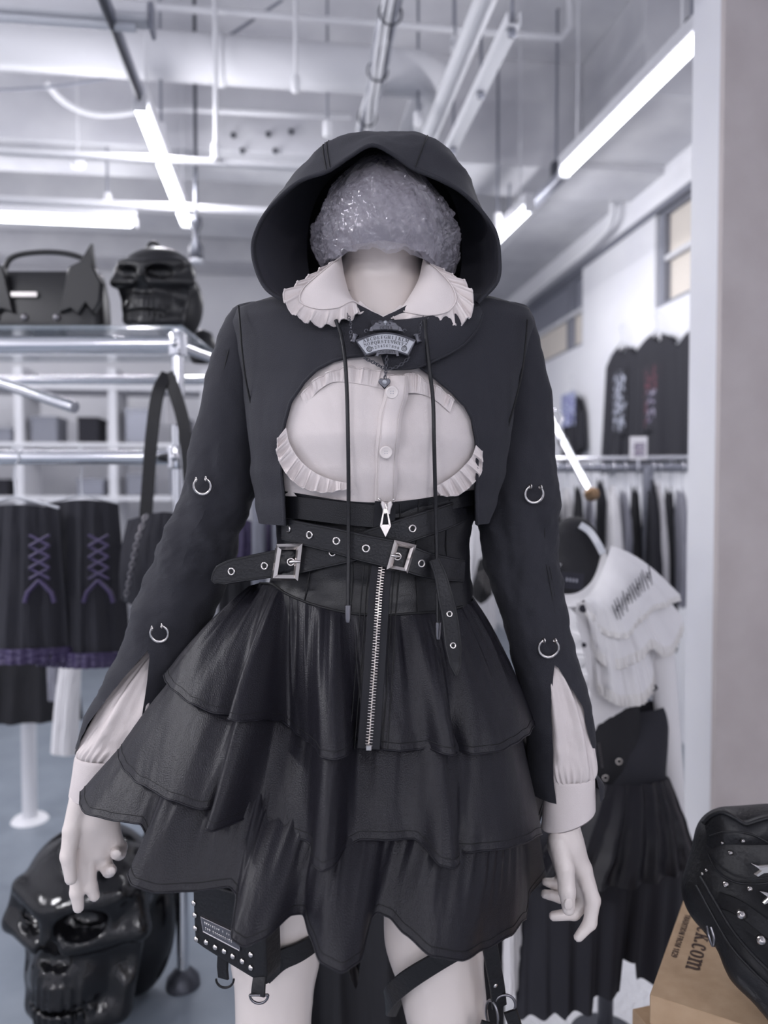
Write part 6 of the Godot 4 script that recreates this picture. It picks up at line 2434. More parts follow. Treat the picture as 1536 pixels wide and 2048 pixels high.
	for i in 10:
		var row := PackedVector3Array()
		for j in 20:
			row.append(la[j].lerp(lb[j], i / 9.0) + Vector3(0, 0, 0.01 * sin(j * 0.33 + 0.5) + 0.003 * sin(j * 1.2)))
		rows.append(row)
	s.grid(rows)
	obj("back_tail", s, M["satin band"], get_node("tiered_skirt"))

func shirt(label: String, l: Array, r: Array, top_y: float, bot_y: float, print_mat: Material, print_box: Array) -> void:
	# a long-sleeved shirt on a hanger against the right wall; l and r are its left and right columns at shoulder and hem
	var off := 1.955
	var c := on_side_wall((l[0] + r[0]) * 0.5, top_y, off)
	var t := thing("hanging_shirt", label, "shirt", c, "shirts on the right wall")
	var n := room.x
	var s := Shape.new()
	var w: float = r[0] - l[0]
	var sl: Array = [[l[1], bot_y], [l[0] + w * 0.02, top_y + (bot_y - top_y) * 0.3], [l[0] + w * 0.10, top_y + 46.0], [l[0] + w * 0.34, top_y + 10.0], [l[0] + w * 0.44, top_y + 22.0], [l[0] + w * 0.56, top_y + 16.0], [l[0] + w * 0.66, top_y - 6.0], [l[0] + w * 0.92, top_y + 20.0], [r[0], top_y + (bot_y - top_y) * 0.3], [r[1], bot_y - 12.0]]
	var rows := []
	for i in 20:
		var k := i / 19.0
		var row := PackedVector3Array()
		for j in 60:
			var u := j / 59.0
			var px := lerpf(lerpf(l[0], l[1], k), lerpf(r[0], r[1], k), u)
			var ty := top_y + 40.0 * pow(absf(u - 0.5) * 2.0, 2.0) - 10.0 * (u - 0.5) + (16.0 if absf(u - 0.5) < 0.09 else 0.0)
			var py := lerpf(ty, bot_y - 16.0 * (u - 0.5) * 2.0, k)
			var o := off - 0.018 * sin(PI * clampf(u, 0.03, 0.97)) - 0.012 * sin(u * 16.0) * k - 0.01
			row.append(on_side_wall(px, py, o))
		for j in range(59, -1, -1):
			row.append(row[j] + n * 0.03)
		rows.append(row)
	s.grid(rows, true)
	obj("body", s, M["black cotton"], t)
	if print_mat:
		s = Shape.new()
		rows = []
		# laid out in metres along the wall, following the folds of the shirt
		var c0 := on_side_wall(print_box[0], print_box[1], off)
		var c1 := on_side_wall(print_box[2], print_box[3], off)
		var wide := (c1 - c0).dot(room.z)
		var tall := c0.y - c1.y
		for i in 16:
			var row := PackedVector3Array()
			for j in 12:
				var u := lerpf(0.3, 0.7, j / 11.0)
				var k := lerpf(0.2, 0.75, i / 15.0)
				row.append(c0 + room.z * (wide * j / 11.0) + Vector3(0, -tall * i / 15.0, 0) - n * (0.034 + 0.006 * sin(u * 16.0)))
			rows.append(row)
		s.grid(rows)
		obj("print", s, print_mat, t)
	s = Shape.new()
	var h := on_side_wall((l[0] + r[0]) * 0.5, top_y - 6.0, off)
	s.tube(curve(PackedVector3Array([h, h + Vector3(0, 0.05, 0), h + Vector3(0, 0.075, 0) - n * 0.012, h + Vector3(0, 0.10, 0), h + Vector3(0, 0.085, 0) + n * 0.014]), 24), 0.0028, 6)
	s.tube(PackedVector3Array([h - room.z * -0.16 + Vector3(0, -0.06, 0), h, h - room.z * 0.16 + Vector3(0, -0.06, 0)]), 0.006, 8)
	obj("hanger", s, M["clear plastic"], t)

func print_texture(seed_at: int, kind: int) -> StandardMaterial3D:
	# abstract blotches in a few tones on black, as the blurred shirt prints look
	var im := Image.create(64, 128, false, Image.FORMAT_RGBA8)
	var g := FastNoiseLite.new()
	g.seed = seed_at
	g.frequency = 0.06
	for yy in 128:
		for xx in 64:
			var e := minf(minf(xx, 63 - xx) / 14.0, minf(yy, 127 - yy) / 20.0)
			var v := g.get_noise_2d(xx * 1.2, yy) + 0.35 * g.get_noise_2d(xx * 4.0, yy * 4.0)
			var on := v > 0.02 + 0.5 * (1.0 - clampf(e, 0.0, 1.0))
			var c := Color8(38, 38, 45)
			if on and kind == 0:
				c = Color8(168, 172, 186)
			elif on and kind == 1:
				c = Color8(96, 54, 66) if yy < 50 or xx < 22 else Color8(150, 146, 160) if v > 0.28 else Color8(70, 62, 84)
			elif kind == 2:
				c = Color8(110, 112, 160) if v > 0.0 else Color8(170, 176, 200)
			elif kind == 3:
				c = Color8(120, 96, 110) if v > 0.1 else Color8(226, 220, 224) if v < -0.15 else Color8(90, 96, 130)
			im.set_pixel(xx, yy, c)
	var m := mat("print %d" % seed_at, Color.WHITE, 0.85)
	m.albedo_texture = ImageTexture.create_from_image(im)
	return m

func build_shop_right() -> void:
	var p0 := print_texture(3, 0)
	var p1 := print_texture(8, 1)
	var p2 := print_texture(12, 2)
	var p3 := print_texture(21, 3)
	shirt("black long-sleeved shirt with pale vertical print on the right wall", [1212, 1200], [1276, 1268], 690, 932, p0, [1234, 742, 1262, 868, -14.0])
	shirt("black long-sleeved shirt with dark red and white print nearest the pillar", [1268, 1256], [1360, 1372], 666, 924, p1, [1296, 735, 1332, 858, 6.0])
	shirt("plain black shirt half hidden behind the white pillar", [1350, 1350], [1420, 1430], 660, 910, null, [])
	shirt("small far shirt with bluish print on the right wall", [1126, 1122], [1162, 1166], 786, 912, p2, [1130, 792, 1158, 850])
	# card standing on the rack
	var at := P(1277, 896, 3.2)
	var t := thing("sign_card", "small white picture card on the bar of the right clothes rack", "sign", at)
	var s := Shape.new()
	s.box(at, Vector3(0.07, 0.095, 0.004), 0.001, Basis(Vector3.UP, -0.15))
	obj("card", s, M["card"], t)
	s = Shape.new()
	var b := Basis(Vector3.UP, -0.15)
	s.grid([PackedVector3Array([at + b * Vector3(-0.02, 0.022, 0.0026), at + b * Vector3(0.026, 0.022, 0.0026)]), PackedVector3Array([at + b * Vector3(-0.02, -0.034, 0.0026), at + b * Vector3(0.026, -0.034, 0.0026)])])
	obj("picture", s, p3, t)
	s = Shape.new()
	s.tube(PackedVector3Array([at + Vector3(0, -0.045, 0), at + Vector3(0, -0.09, 0)]), 0.006, 8)
	obj("stem", s, M["chrome"], t)
	# clothes rack
	var d := 3.2
	t = thing("clothes_rack", "chrome clothes rack with many hangers between right sleeve and pillar", "clothes rack", Vector3(P(1297, 1000, d).x, 0, -d))
	for q in [[1297, d, 935], [1090, d + 0.1, 935], [1460, d, 935]]:
		var p := P(q[0], q[2], q[1])
		s = Shape.new()
		s.tube(PackedVector3Array([Vector3(p.x, 0, p.z), p]), 0.024, 14)
		obj("post", s, M["grey metal"], t)
		s = Shape.new()
		s.box(Vector3(p.x, 0.02, p.z), Vector3(0.06, 0.04, 0.5), 0.01)
		obj("foot", s, M["grey metal"], t)
	s = Shape.new()
	s.tube(PackedVector3Array([P(1080, 936, d + 0.1), P(1460, 936, d)]), 0.018, 12)
	obj("bar", s, M["grey metal"], t)
	s = Shape.new()
	s.tube(PackedVector3Array([P(1080, 918, d + 0.1), P(1460, 914, d)]), 0.010, 10)
	obj("bar", s, M["chrome"], t)
	var tones := ["black cotton", "white cloth", "black cloth", "grey cloth", "black cotton", "white cloth", "grey cloth", "black cloth", "black cotton", "white cloth", "black cotton", "grey cloth"]
	var words := ["black", "white", "black", "grey", "black", "white", "grey", "black", "black", "white", "black", "grey"]
	for i in 12:
		var px := 1112 + i * 23.0
		if absf(px - 1297) < 8:
			px += 10
		var dd := d + 0.05 * sin(i * 2.1)
		var c := P(px, 940, dd)
		var g := thing("hanging_garment", "%s garment on the right clothes rack, %s" % [words[i], ["first from the right sleeve", "second from the right sleeve", "third from the right sleeve", "fourth from the right sleeve", "fifth from the right sleeve", "left of the rack post", "fifth before the pillar", "right of the rack post", "fourth before the pillar", "third before the pillar", "second before the pillar", "next to the pillar"][i]], "garment", c, "garments on the right rack")
		var w := 13.0 + 5.0 * sin(i * 1.7)
		var bot := 1180.0 + 60.0 * sin(i * 2.9) if words[i] == "white" or words[i] == "grey" else 1300.0
		s = cloth_loft(PP([[px - w * 0.5, 992, dd], [px, 966 + 10 * sin(i * 1.3), dd - 0.03], [px + w * 0.6, 1000, dd]]), PP([[px - w, bot, dd], [px, bot + 10, dd - 0.07], [px + w + 4, bot, dd]]), 0.16, 1.5, 0.010, i * 3.0, 0.03)
		obj("cloth", s, M[tones[i]], g)
		s = Shape.new()
		s.tube(curve(PackedVector3Array([c + Vector3(0, -0.075, 0), c + Vector3(0, -0.02, 0), c + Vector3(0.0, 0.012, 0.02), c + Vector3(0, 0.03, 0), c + Vector3(0, 0.015, -0.02)]), 20), 0.003, 6)
		obj("hanger_hook", s, M["chrome"], g)
	# sloping chrome arm with a brass end
	t = thing("sloping_arm", "sloping chrome display arm with a brass end disc right of the sleeve", "display arm", P(1183, 992, 2.35))
	s = Shape.new()
	s.tube(PackedVector3Array([Vector3(P(1088, 812, 2.75).x, 0.0, -2.75), P(1088, 812, 2.75)]), 0.0135, 14)
	s.tube(PackedVector3Array([P(1088, 812, 2.75), P(1116, 862, 2.62), P(1180, 984, 2.35)]), 0.0135, 14)
	obj("tube", s, M["chrome"], t)
	s = Shape.new()
	var ax := (P(1180, 984, 2.35) - P(1116, 862, 2.62)).normalized()
	var bx := ax.cross(Vector3.BACK).normalized()
	s.lathe([Vector2(0, 0), Vector2(0.022, 0), Vector2(0.024, 0.004), Vector2(0.022, 0.014), Vector2(0.0, 0.016)], Transform3D(Basis(bx, ax, bx.cross(ax)), P(1182, 986, 2.35)), 20)
	obj("end_disc", s, M["brass"], t)
	s = Shape.new()
	s.lathe([Vector2(0.0135, -0.01), Vector2(0.018, -0.008), Vector2(0.018, 0.008), Vector2(0.0135, 0.01)], Transform3D(Basis(bx, ax, bx.cross(ax)), P(1127, 884, 2.575)), 16)
	obj("collar", s, M["dark metal"], t)
	s = Shape.new()
	s.ring(P(1108, 838, 2.7), Basis.IDENTITY, 0.03, 0.004, 0, TAU, 24, 8)
	obj("wall_ring", s, M["chrome"], t)
	# white glossy piece behind the waist on the right, with a fishnet glove
	t = thing("white_sleeve", "white satin sleeve hanging behind the waist beside the right sleeve", "garment", P(955, 905, 2.3))
	s = cloth_loft(PP([[930, 900, 2.3], [955, 896, 2.28], [980, 900, 2.3]]), PP([[926, 1185, 2.3], [950, 1235, 2.26], [992, 1262, 2.3]]), 0.06, 1.0, 0.006, 6.1, 0.01)
	obj("sleeve", s, M["white cloth"], t)
	s = cloth_loft(PP([[958, 1120, 2.2], [975, 1112, 2.19], [995, 1110, 2.2]]), PP([[940, 1190, 2.2], [962, 1208, 2.19], [985, 1190, 2.2]]), 0.02, 1.0, 0.003, 7.4)
	obj("net_glove", s, M["black leather"], t)
	s = Shape.new()
	for i in 7:
		s.tube(PackedVector3Array([P(950 + i * 4.0, 1150 + i * 6.0, 2.17), P(974 + i * 3.0, 1140 + i * 6.0, 2.17)]), 0.0008, 4)
	obj("glitter_net", s, M["silver"], t)

func build_dressed_form() -> void:
	var d := 1.75
	var t := thing("dress_form", "black dress form wearing a white lace blouse, right of the mannequin", "dress form", Vector3(P(1205, 1300, d).x, 0.012, -d))
	var s := Shape.new()
	var f := Field.new(P(1060, 1900, d) - Vector3(0, 0, 0.13), P(1350, 1020, d) + Vector3(0, 0, 0.13), 0.012)
	f.bone(P(1150, 1075, d + 0.03), P(1160, 1150, d + 0.02), 0.050, 0.058, 0.03)
	f.bone(P(1110, 1190, d), P(1275, 1190, d), 0.05, 0.05, 0.05)
	f.egg(P(1195, 1330, d), Vector3(0.10, 0.15, 0.075), 0.05)
	f.egg(P(1215, 1490, d), Vector3(0.085, 0.12, 0.07), 0.05)
	f.egg(P(1220, 1680, d), Vector3(0.11, 0.15, 0.085), 0.05)
	f.into(s)
	obj("torso", s, M["black cloth"], t)
	s = Shape.new()
	s.tube(PackedVector3Array([Vector3(P(1215, 1500, d).x, 0.01, -d), P(1215, 1750, d)]), 0.018, 12)
	obj("stand_pole", s, M["dark metal"], t)
	s = Shape.new()
	s.lathe([Vector2(0, 0.0), Vector2(0.085, 0.0), Vector2(0.085, 0.0), Vector2(0.08, 0.012), Vector2(0.0, 0.02)], Transform3D(Basis.IDENTITY, Vector3(P(1215, 1500, d).x, 0.012, -d)), 30)
	obj("stand_base", s, M["dark metal"], t)
	s = Shape.new()
	s.ribbon(curve(PP([[1160, 1050, 1.71], [1178, 1062, 1.705], [1196, 1088, 1.70], [1206, 1108, 1.69]]), 20), PackedVector3Array(range(20).map(func(_k): return Vector3(0, 0.2, 1))), 0.016, 0.003)
	tag(obj("clear_hanger", s, M["clear plastic"]), "clear plastic strap over the black neck of the dress form", "hanger")
	# the blouse
	var cloth: Material = M["white cloth"]
	var b := thing("lace_blouse", "white blouse with lace-edged cape collar and black script print on the dress form", "blouse", P(1205, 1250, d))
	s = Shape.new()
	var rows := []
	for q in [[1196, 1108, 1270], [1230, 1098, 1300], [1290, 1094, 1310], [1350, 1098, 1296], [1420, 1106, 1262], [1470, 1112, 1232], [1500, 1118, 1226]]:
		rows.append(section([q[1], q[0], q[2], q[0], d], 61, 0.75))
	var fine := []
	for i in 40:
		var row := PackedVector3Array()
		for j in 61:
			var k := i / 39.0 * 5.999
			var m := int(k)
			var p: Vector3 = rows[m][j].lerp(rows[m + 1][j], k - m)
			row.append(p + Vector3(0, 0, 0.005) * noise.get_noise_3d(p.x * 20.0, p.y * 7.0, p.z * 14.0))
		fine.append(row)
	s.grid(fine)
	obj("bodice", s, cloth, b)
	# inside of the neck with its black label
	s = Shape.new()
	rows = []
	var na := curve(PP([[1100, 1122, 1.72], [1140, 1131, 1.745], [1180, 1128, 1.75], [1206, 1106, 1.73], [1222, 1086, 1.70]]), 30)
	var nb := curve(PP([[1112, 1210, 1.665], [1140, 1214, 1.655], [1165, 1208, 1.65], [1190, 1178, 1.655], [1218, 1120, 1.675]]), 30)
	for i in 10:
		var row := PackedVector3Array()
		for j in 30:
			row.append(na[j].lerp(nb[j], i / 9.0) - Vector3(0, 0, 0.035 * sin(PI * i / 9.0)))
		rows.append(row)
	s.grid(rows)
	obj("neck_facing", s, cloth, b)
	s = Shape.new()
	s.box(P(1144, 1162, 1.655), Vector3(0.05, 0.036, 0.0016), 0.0005, Basis(Vector3(0, 0, 1), -0.10))
	var lab := obj("neck_label", s, M["ink"], b)
	s = Shape.new()
	for i in 4:
		s.box(P(1134 + i * 6.5, 1159 + i * 0.8, 1.652), Vector3(0.004, 0.008, 0.0008), 0.0002)
	obj("label_lettering", s, M["grey cloth"], lab)
	# three layers of cape collar, each edged with lace
	var neck := [[1160, 1206, 1.640], [1186, 1182, 1.640], [1206, 1142, 1.655], [1222, 1092, 1.69]]
	var layers := [
		[[[1190, 1330, 1.628], [1196, 1362, 1.622], [1222, 1380, 1.616], [1250, 1392, 1.612], [1276, 1388, 1.616], [1298, 1372, 1.64], [1306, 1330, 1.68]], 0.024, 9.0],
		[[[1180, 1268, 1.618], [1196, 1300, 1.612], [1222, 1316, 1.606], [1256, 1312, 1.606], [1284, 1296, 1.62], [1300, 1276, 1.64], [1326, 1292, 1.66], [1352, 1276, 1.70], [1366, 1236, 1.74]], 0.022, 11.0],
		[[[1168, 1216, 1.622], [1190, 1232, 1.610], [1204, 1254, 1.600], [1230, 1264, 1.594], [1256, 1262, 1.594], [1278, 1238, 1.602], [1298, 1216, 1.63], [1330, 1204, 1.67], [1360, 1190, 1.73]], 0.012, 10.0]]
	for q in layers:
		var a := curve(PP(neck), 100)
		var h := curve(PP(q[0]), 100)
		rows = []
		for i in 20:
			var k := i / 19.0
			var row := PackedVector3Array()
			for j in 100:
				var w := sin(TAU * q[2] * 0.42 * j / 100.0 + 2.0 * noise.get_noise_1d(j * 0.05 + q[2])) * 0.0045 * k + noise.get_noise_2d(j * 0.035, q[2]) * 0.012 * k
				row.append(a[j].lerp(h[j], k) + Vector3(0, 0.02, 0.028) * sin(PI * pow(k, 0.8)) * 0.7 + Vector3(0, 0, w))
			rows.append(row)
		s = Shape.new()
		s.grid(rows)
		var cape := obj("cape_collar", s, cloth, b)
		obj("lace_edging", lace_edge(rows[19], q[1], Vector3(0.05, -1, 0.1), q[2] * 2.0, 0.004), M["lace"], cape)
	s = Shape.new()
	# the spiky script across the collar
	var a0 := P(1226, 1222, 1.580)
	var a1 := P(1296, 1146, 1.640)
	var dir := (a1 - a0).normalized()
	var upv := Vector3(-0.35, 0.9, 0.3).normalized()
	for i in 15:
		var c := a0.lerp(a1, i / 14.0) + Vector3(0, 0, 0.012)
		var h := 0.014 + 0.014 * rng.randf()
		var lean := dir * (0.008 * (rng.randf() - 0.5))
		s.tube(PackedVector3Array([c - upv * h + lean, c, c + upv * h * 0.9 - lean]), [0.0008, 0.0017, 0.0008], 5)
		if i % 4 == 1:
			s.ring(c + dir * 0.002, Basis(dir, upv, dir.cross(upv)), 0.0048, 0.0012, 0.5, 5.0, 10, 5)
	obj("script_print", s, M["ink"], b)
	for q in [[1166, 1217, 0.0085], [1168, 1290, 0.005]]:
		s = Shape.new()
		s.lathe([Vector2(0, 0), Vector2(q[2], 0), Vector2(q[2], 0.002), Vector2(q[2] * 0.8, 0.003), Vector2(0, 0.003)], Transform3D(Basis(Vector3.RIGHT, PI * 0.5), P(q[0], q[1], 1.618)), 16)
		obj("button", s, M["ink"], b)
	s = Shape.new()
	s.ribbon(curve(PP([[1168, 1206, 1.640], [1168, 1300, 1.622], [1166, 1400, 1.630], [1164, 1490, 1.645]]), 20), PackedVector3Array(range(20).map(func(_k): return Vector3(-0.1, 0, 1))), 0.034, 0.002)
	obj("placket", s, cloth, b)
	obj("jabot_ruffle", ruffle(PP([[1138, 1215, 1.635], [1142, 1290, 1.625], [1148, 1360, 1.63], [1156, 1440, 1.64]]), PP([[1150, 1225, 1.60], [1164, 1290, 1.59], [1176, 1360, 1.595], [1184, 1420, 1.61]]), 5.0, 0.006), cloth, b)
	s = Shape.new()
	rows = []
	for q in [[1262, 1296, 1345, 1.74], [1320, 1300, 1350, 1.745], [1400, 1306, 1356, 1.75], [1480, 1318, 1362, 1.75], [1540, 1326, 1366, 1.75], [1600, 1330, 1368, 1.75], [1640, 1332, 1370, 1.75]]:
		rows.append(section([q[1], q[0], q[2], q[0], q[3]], 33, 0.7))
	s.grid(rows, false)
	obj("sleeve", s, cloth, b)
	s = Shape.new()
	s.ribbon(PP([[1294, 1384, 1.70], [1303, 1379, 1.70], [1313, 1372, 1.70]]), PackedVector3Array([Vector3.BACK, Vector3.BACK, Vector3.BACK]), 0.013, 0.003)
	obj("bow_end", s, M["ink"], b)
	# the black skirt on the form
	var k := thing("corset_skirt", "black tiered corset skirt on the dress form", "skirt", P(1220, 1600, d))
	s = Shape.new()
	rows = []
	for q in [[1404, 1250, 1336, 1.76], [1450, 1212, 1336, 1.75], [1490, 1188, 1334, 1.74], [1540, 1178, 1330, 1.74], [1600, 1172, 1332, 1.74], [1640, 1166, 1338, 1.74]]:
		rows.append(section([q[1], q[0] + 18 if q[0] < 1460 else q[0], q[2], q[0], q[3]], 61, 0.68))
	s.grid(rows)
	obj("corset", s, M["black cotton"], k)
	s = Shape.new()
	for q in [[1238, 1523], [1211, 1556]]:
		s.ring(P(q[0], q[1], 1.665), Basis.IDENTITY, 0.006, 0.0016, 0, TAU, 16, 6)
	obj("grommet", s, M["silver"], k)
	s = Shape.new()
	for i in 12:
		s.box(P(1198 + i * 0.6, 1488 + i * 4.2, 1.668), Vector3(0.004, 0.002, 0.002), 0.0004)
	obj("zip_teeth", s, M["dark silver"], k)
	s = cloth_loft(PP([[1150, 1560, 1.70], [1190, 1566, 1.66], [1250, 1570, 1.64], [1310, 1566, 1.66], [1338, 1556, 1.72]]), PP([[1030, 1760, 1.66], [1080, 1772, 1.58], [1160, 1778, 1.53], [1250, 1776, 1.52], [1330, 1760, 1.56], [1398, 1728, 1.66]]), 0.34, 8.0, 0.011, 2.2, 0.02)
	obj("skirt_tier", s, M["skirt cloth"], k)
	s = Shape.new()
	rows = []
	var ta := curve(PP([[1040, 1700, 1.68], [1120, 1715, 1.60], [1250, 1715, 1.57], [1330, 1705, 1.60], [1370, 1690, 1.66]]), 140)
	var hem := [[1030, 2034], [1104, 2037], [1112, 2031], [1130, 2036], [1133, 2028], [1184, 2027], [1188, 1998], [1215, 1997], [1243, 1988], [1247, 1922], [1268, 1922], [1271, 1958], [1308, 1967], [1385, 1972]]
	for i in 24:
		var row := PackedVector3Array()
		for j in 140:
			var px := lerpf(1030, 1385, j / 139.0)
			var hd := 1.63 - 0.12 * sin(PI * j / 139.0) + (0.08 if px > 1246 else 0.0)
			var h := P(px, table(hem, px, 1, false), hd)
			row.append(ta[j].lerp(h, i / 23.0) + Vector3(0, 0, 0.009 * sin(j * 0.36) * (0.3 + i / 33.0)))
		rows.append(row)
	s.grid(rows)
	obj("skirt_tier", s, M["black cotton"], k)
	# scrap of white lace between the thigh and the dark skirt
	s = cloth_loft(PP([[1008, 1800, 1.64], [1024, 1796, 1.63], [1040, 1804, 1.64]]), PP([[1006, 1985, 1.64], [1026, 1992, 1.62], [1046, 1972, 1.64]]), 0.03, 1.0, 0.003, 8.8)
	tag(obj("white_lace_tail", s, M["white cloth"]), "narrow white cloth tail hanging beside the garter strap", "cloth")

func carton(called: String, label: String, corner: Vector3, along: Vector3, side: Vector3, w: float, l: float, h: float, group := "") -> Node3D:
	# a box whose top front-left corner is given; along runs back, side runs right
	var c := corner + along * l * 0.5 + side * w * 0.5 - Vector3(0, h * 0.5, 0)
	var t := thing(called, label, "cardboard box", c - Vector3(0, h * 0.5, 0), group)
	var b := Basis(side, Vector3.UP, -along)
	var s := Shape.new()
	s.box(c - Vector3(0, 0.004, 0), Vector3(w - 0.006, h - 0.008, l - 0.006), 0.002, b)
	obj("carton", s, M["cardboard"], t)
	s = Shape.new()
	s.box(c + Vector3(0, h * 0.5 - 0.001, 0), Vector3(w, 0.004, l), 0.0016, b)
	for e in [-1.0, 1.0]:
		s.box(c + Vector3(0, h * 0.5 - 0.02, 0) + side * e * (w * 0.5 - 0.001), Vector3(0.003, 0.042, l), 0.001, b)
		s.box(c + Vector3(0, h * 0.5 - 0.02, 0) + along * e * (l * 0.5 - 0.001), Vector3(w, 0.042, 0.003), 0.001, b)
	obj("lid", s, M["cardboard"], t)
	return t

func build_boxes_and_boot() -> void:
	var c1 := P(1300, 1991, 1.08)
	var back := on_height(1368, 1800, c1.y)
	var along := (back - c1).normalized()
	var side := along.cross(Vector3.UP).normalized()
	var h := 0.112
	var t := carton("cardboard_box", "tan cardboard shoe box lettered on its lid, right under the black boot", c1, along, side, 0.34, back.distance_to(c1), h)
	var c2 := on_height(1265, 2019, c1.y - h - 0.002)
	var side2 := Vector3(0.96, 0, -0.28)
	var along2 := Vector3(-0.28, 0, -0.96)
	carton("cardboard_box", "tan cardboard box below the lettered one, sticking out to its left", c2 - along2 * 0.24, along2, side2, 0.42, 0.24, 0.16)
	var c3 := c2 - along2 * 0.24 + Vector3(0.03, -0.162, 0.0)
	carton("cardboard_box", "lowest tan cardboard box of the stack under the boot", c3, along2, side2, 0.38, 0.24, c3.y - 0.004)
	# lettering on the lid
	var s := Shape.new()
	var o := on_height(1396, 1935, c1.y)
	var b := Basis(-along, side, Vector3.UP)
	var txt := text_shape("rock.com", 0.036, "Droid Serif", true)
	var tw := txt.get_aabb()
	s.take(txt, Transform3D(b, o + along * 0.072 + Vector3(0, 0.0018, 0) - side * 0.004))
	o = on_height(1362, 1872, c1.y)
	txt = text_shape("TRADITION FROM 1829", 0.0125, "Droid Sans", true)
	s.take(txt, Transform3D(b, o + Vector3(0, 0.0018, 0)))
	var lo := obj("lid_lettering", s, M["box print"], t)
	# the boot
	var at := P(1500, 1800, 1.06)
	var boot := thing("platform_boot", "black leather platform boot with silver studs and flames on the cardboard box", "boot", at)
	var f := Field.new(P(1330, 2130, 1.12) - Vector3(0, 0, 0.14), P(1720, 1585, 1.12) + Vector3(0, 0, 0.30), 0.005)
	f.bone(P(1462, 1690, 1.10), P(1600, 1700, 1.10), 0.044, 0.050, 0.03)
	f.bone(P(1470, 1690, 1.09), P(1452, 1790, 1.08), 0.046, 0.052, 0.03)
	f.bone(P(1452, 1785, 1.08), P(1590, 1900, 1.00), 0.052, 0.060, 0.03)
	f.bone(P(1560, 1720, 1.10), P(1640, 1880, 1.02), 0.07, 0.07, 0.04)
	f.bone(P(1426, 1795, 1.07), P(1505, 1930, 1.01), 0.030, 0.032, 0.015)
	f.bone(P(1505, 1930, 1.01), P(1600, 2030, 0.96), 0.032, 0.036, 0.015)
	f.bone(P(1620, 1830, 1.06), P(1700, 1990, 0.98), 0.06, 0.06, 0.03)
	s = Shape.new()
	f.into(s)
	obj("upper", s, M["boot leather"] if M.has("boot leather") else M["black leather"], boot)
	# scalloped collar
	s = Shape.new()
	var rows := []
	var ra := curve(PP([[1412, 1700, 1.075], [1450, 1690, 1.045], [1500, 1690, 1.04], [1560, 1690, 1.05]]), 50)
	var rb := curve(PP([[1408, 1646, 1.085], [1424, 1630, 1.07], [1444, 1624, 1.06], [1466, 1634, 1.052], [1490, 1648, 1.05], [1512, 1642, 1.05], [1536, 1636, 1.05], [1564, 1640, 1.055]]), 50)
	for i in 6:
		var row := PackedVector3Array()
		for j in 50:
			row.append(ra[j].lerp(rb[j], i / 5.0) + Vector3(0, 0, 0.006 * sin(PI * i / 5.0)))
		rows.append(row)
	for i in 3:
		var row := PackedVector3Array()
		for j in 50:
			row.append(rb[j] + Vector3(0.004, -0.006 * i, -0.012 - 0.006 * i))
		rows.append(row)
	s.grid(rows)
	obj("collar", s, M["black leather"], boot)
	s = Shape.new()
	s.tube(rb, 0.003, 8)
	obj("collar_binding", s, M["black leather"], boot)
	s = Shape.new()
	s.tube(curve(PP([[1400, 1752, 1.040], [1428, 1800, 1.022], [1466, 1862, 0.995], [1512, 1916, 0.965], [1560, 1962, 0.94]]), 40), 0.0024, 6)
	s.tube(curve(PP([[1392, 1770, 1.040], [1420, 1822, 1.025], [1460, 1890, 0.998], [1508, 1944, 0.972], [1560, 1992, 0.945]]), 40), 0.002, 6)
	obj("welt", s, M["black leather"], boot)
	s = Shape.new()
	s.tube(curve(PP([[1420, 1672, 1.068], [1450, 1664, 1.045], [1500, 1668, 1.038], [1545, 1690, 1.03]]), 30), 0.0014, 6)
	s.tube(curve(PP([[1416, 1708, 1.062], [1436, 1744, 1.035], [1470, 1764, 1.018], [1510, 1768, 1.008], [1550, 1764, 1.005]]), 30), 0.0014, 6)
	s.tube(curve(PP([[1424, 1712, 1.052], [1444, 1736, 1.033], [1472, 1752, 1.018], [1510, 1758, 1.008], [1550, 1752, 1.005]]), 30), 0.0009, 6)
	obj("panel_seam", s, M["black leather"], boot)
	s = Shape.new()
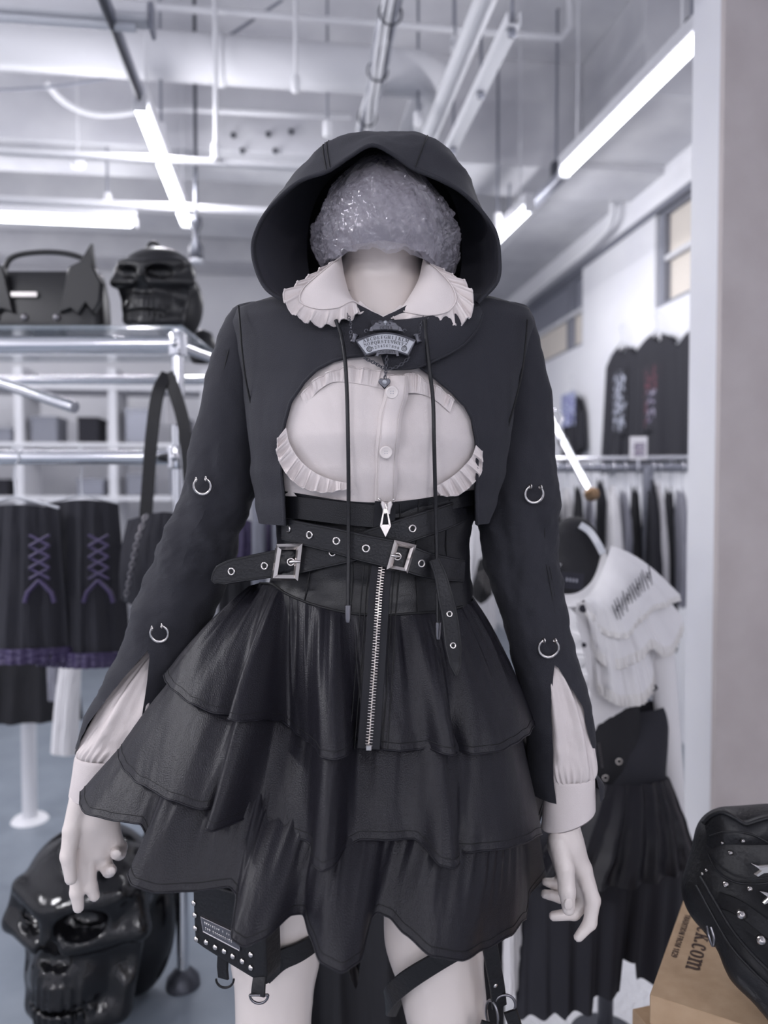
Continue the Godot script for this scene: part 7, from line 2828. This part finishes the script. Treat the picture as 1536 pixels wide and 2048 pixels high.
	s.ribbon(curve(PP([[1438, 1800, 1.028], [1470, 1812, 1.008], [1506, 1836, 0.985], [1550, 1872, 0.96]]), 24), PackedVector3Array(range(24).map(func(_k): return Vector3(-0.2, 0.5, 1).normalized())), 0.020, 0.003)
	obj("strap", s, M["black leather"], boot)
	s = Shape.new()
	s.tube(curve(PP([[1414, 1852, 1.020], [1418, 1872, 1.012], [1426, 1892, 1.008], [1428, 1876, 1.006], [1422, 1854, 1.012]]), 24), 0.0022, 6)
	obj("pull_loop", s, M["dark silver"], boot)
	var stud := Shape.new()
	stud.lathe([Vector2(0.0, 0.006), Vector2(0.0035, 0.0048), Vector2(0.006, 0.0015), Vector2(0.0065, -0.004), Vector2(0.0, -0.004)], Transform3D(Basis(Vector3.RIGHT, PI * 0.5), Vector3.ZERO), 18)
	var sm := stud.done()
	for q in [[1483, 1830, 0.988, 1.0], [1523, 1881, 0.958, 1.0], [1452, 1769, 1.018, 0.7], [1461, 1706, 1.036, 0.55], [1445, 1686, 1.045, 0.35], [1486, 1682, 1.036, 0.5], [1405, 1748, 1.055, 0.35], [1413, 1741, 1.05, 0.35], [1500, 1778, 1.0, 0.6]]:
		obj("stud", sm, M["silver"], boot, Transform3D(look_along(Vector3(-0.2, 0.25, 1).normalized()).scaled(Vector3(q[3], q[3], q[3])), P(q[0], q[1], q[2])))
	for fl in [[[1501, 1725], [1516, 1730], [1536, 1727], [1570, 1722], [1570, 1744], [1540, 1743], [1526, 1745], [1514, 1753], [1508, 1748], [1519, 1738]], [[1518, 1781], [1536, 1784], [1570, 1778], [1570, 1806], [1540, 1802], [1527, 1809], [1524, 1804], [1534, 1793]]]:
		s = Shape.new()
		var pl := PackedVector2Array()
		var dd := 1.0
		for q in fl:
			pl.append(Vector2((q[0] - 1520.0) * dd / F, -(q[1] - 1760.0) * dd / F))
		s.prism(pl, 0.004, 0.0016, Transform3D(Basis(Vector3.UP, -0.12), P(1520, 1760, 0.998)))
		obj("silver_flame", s, M["silver"], boot)
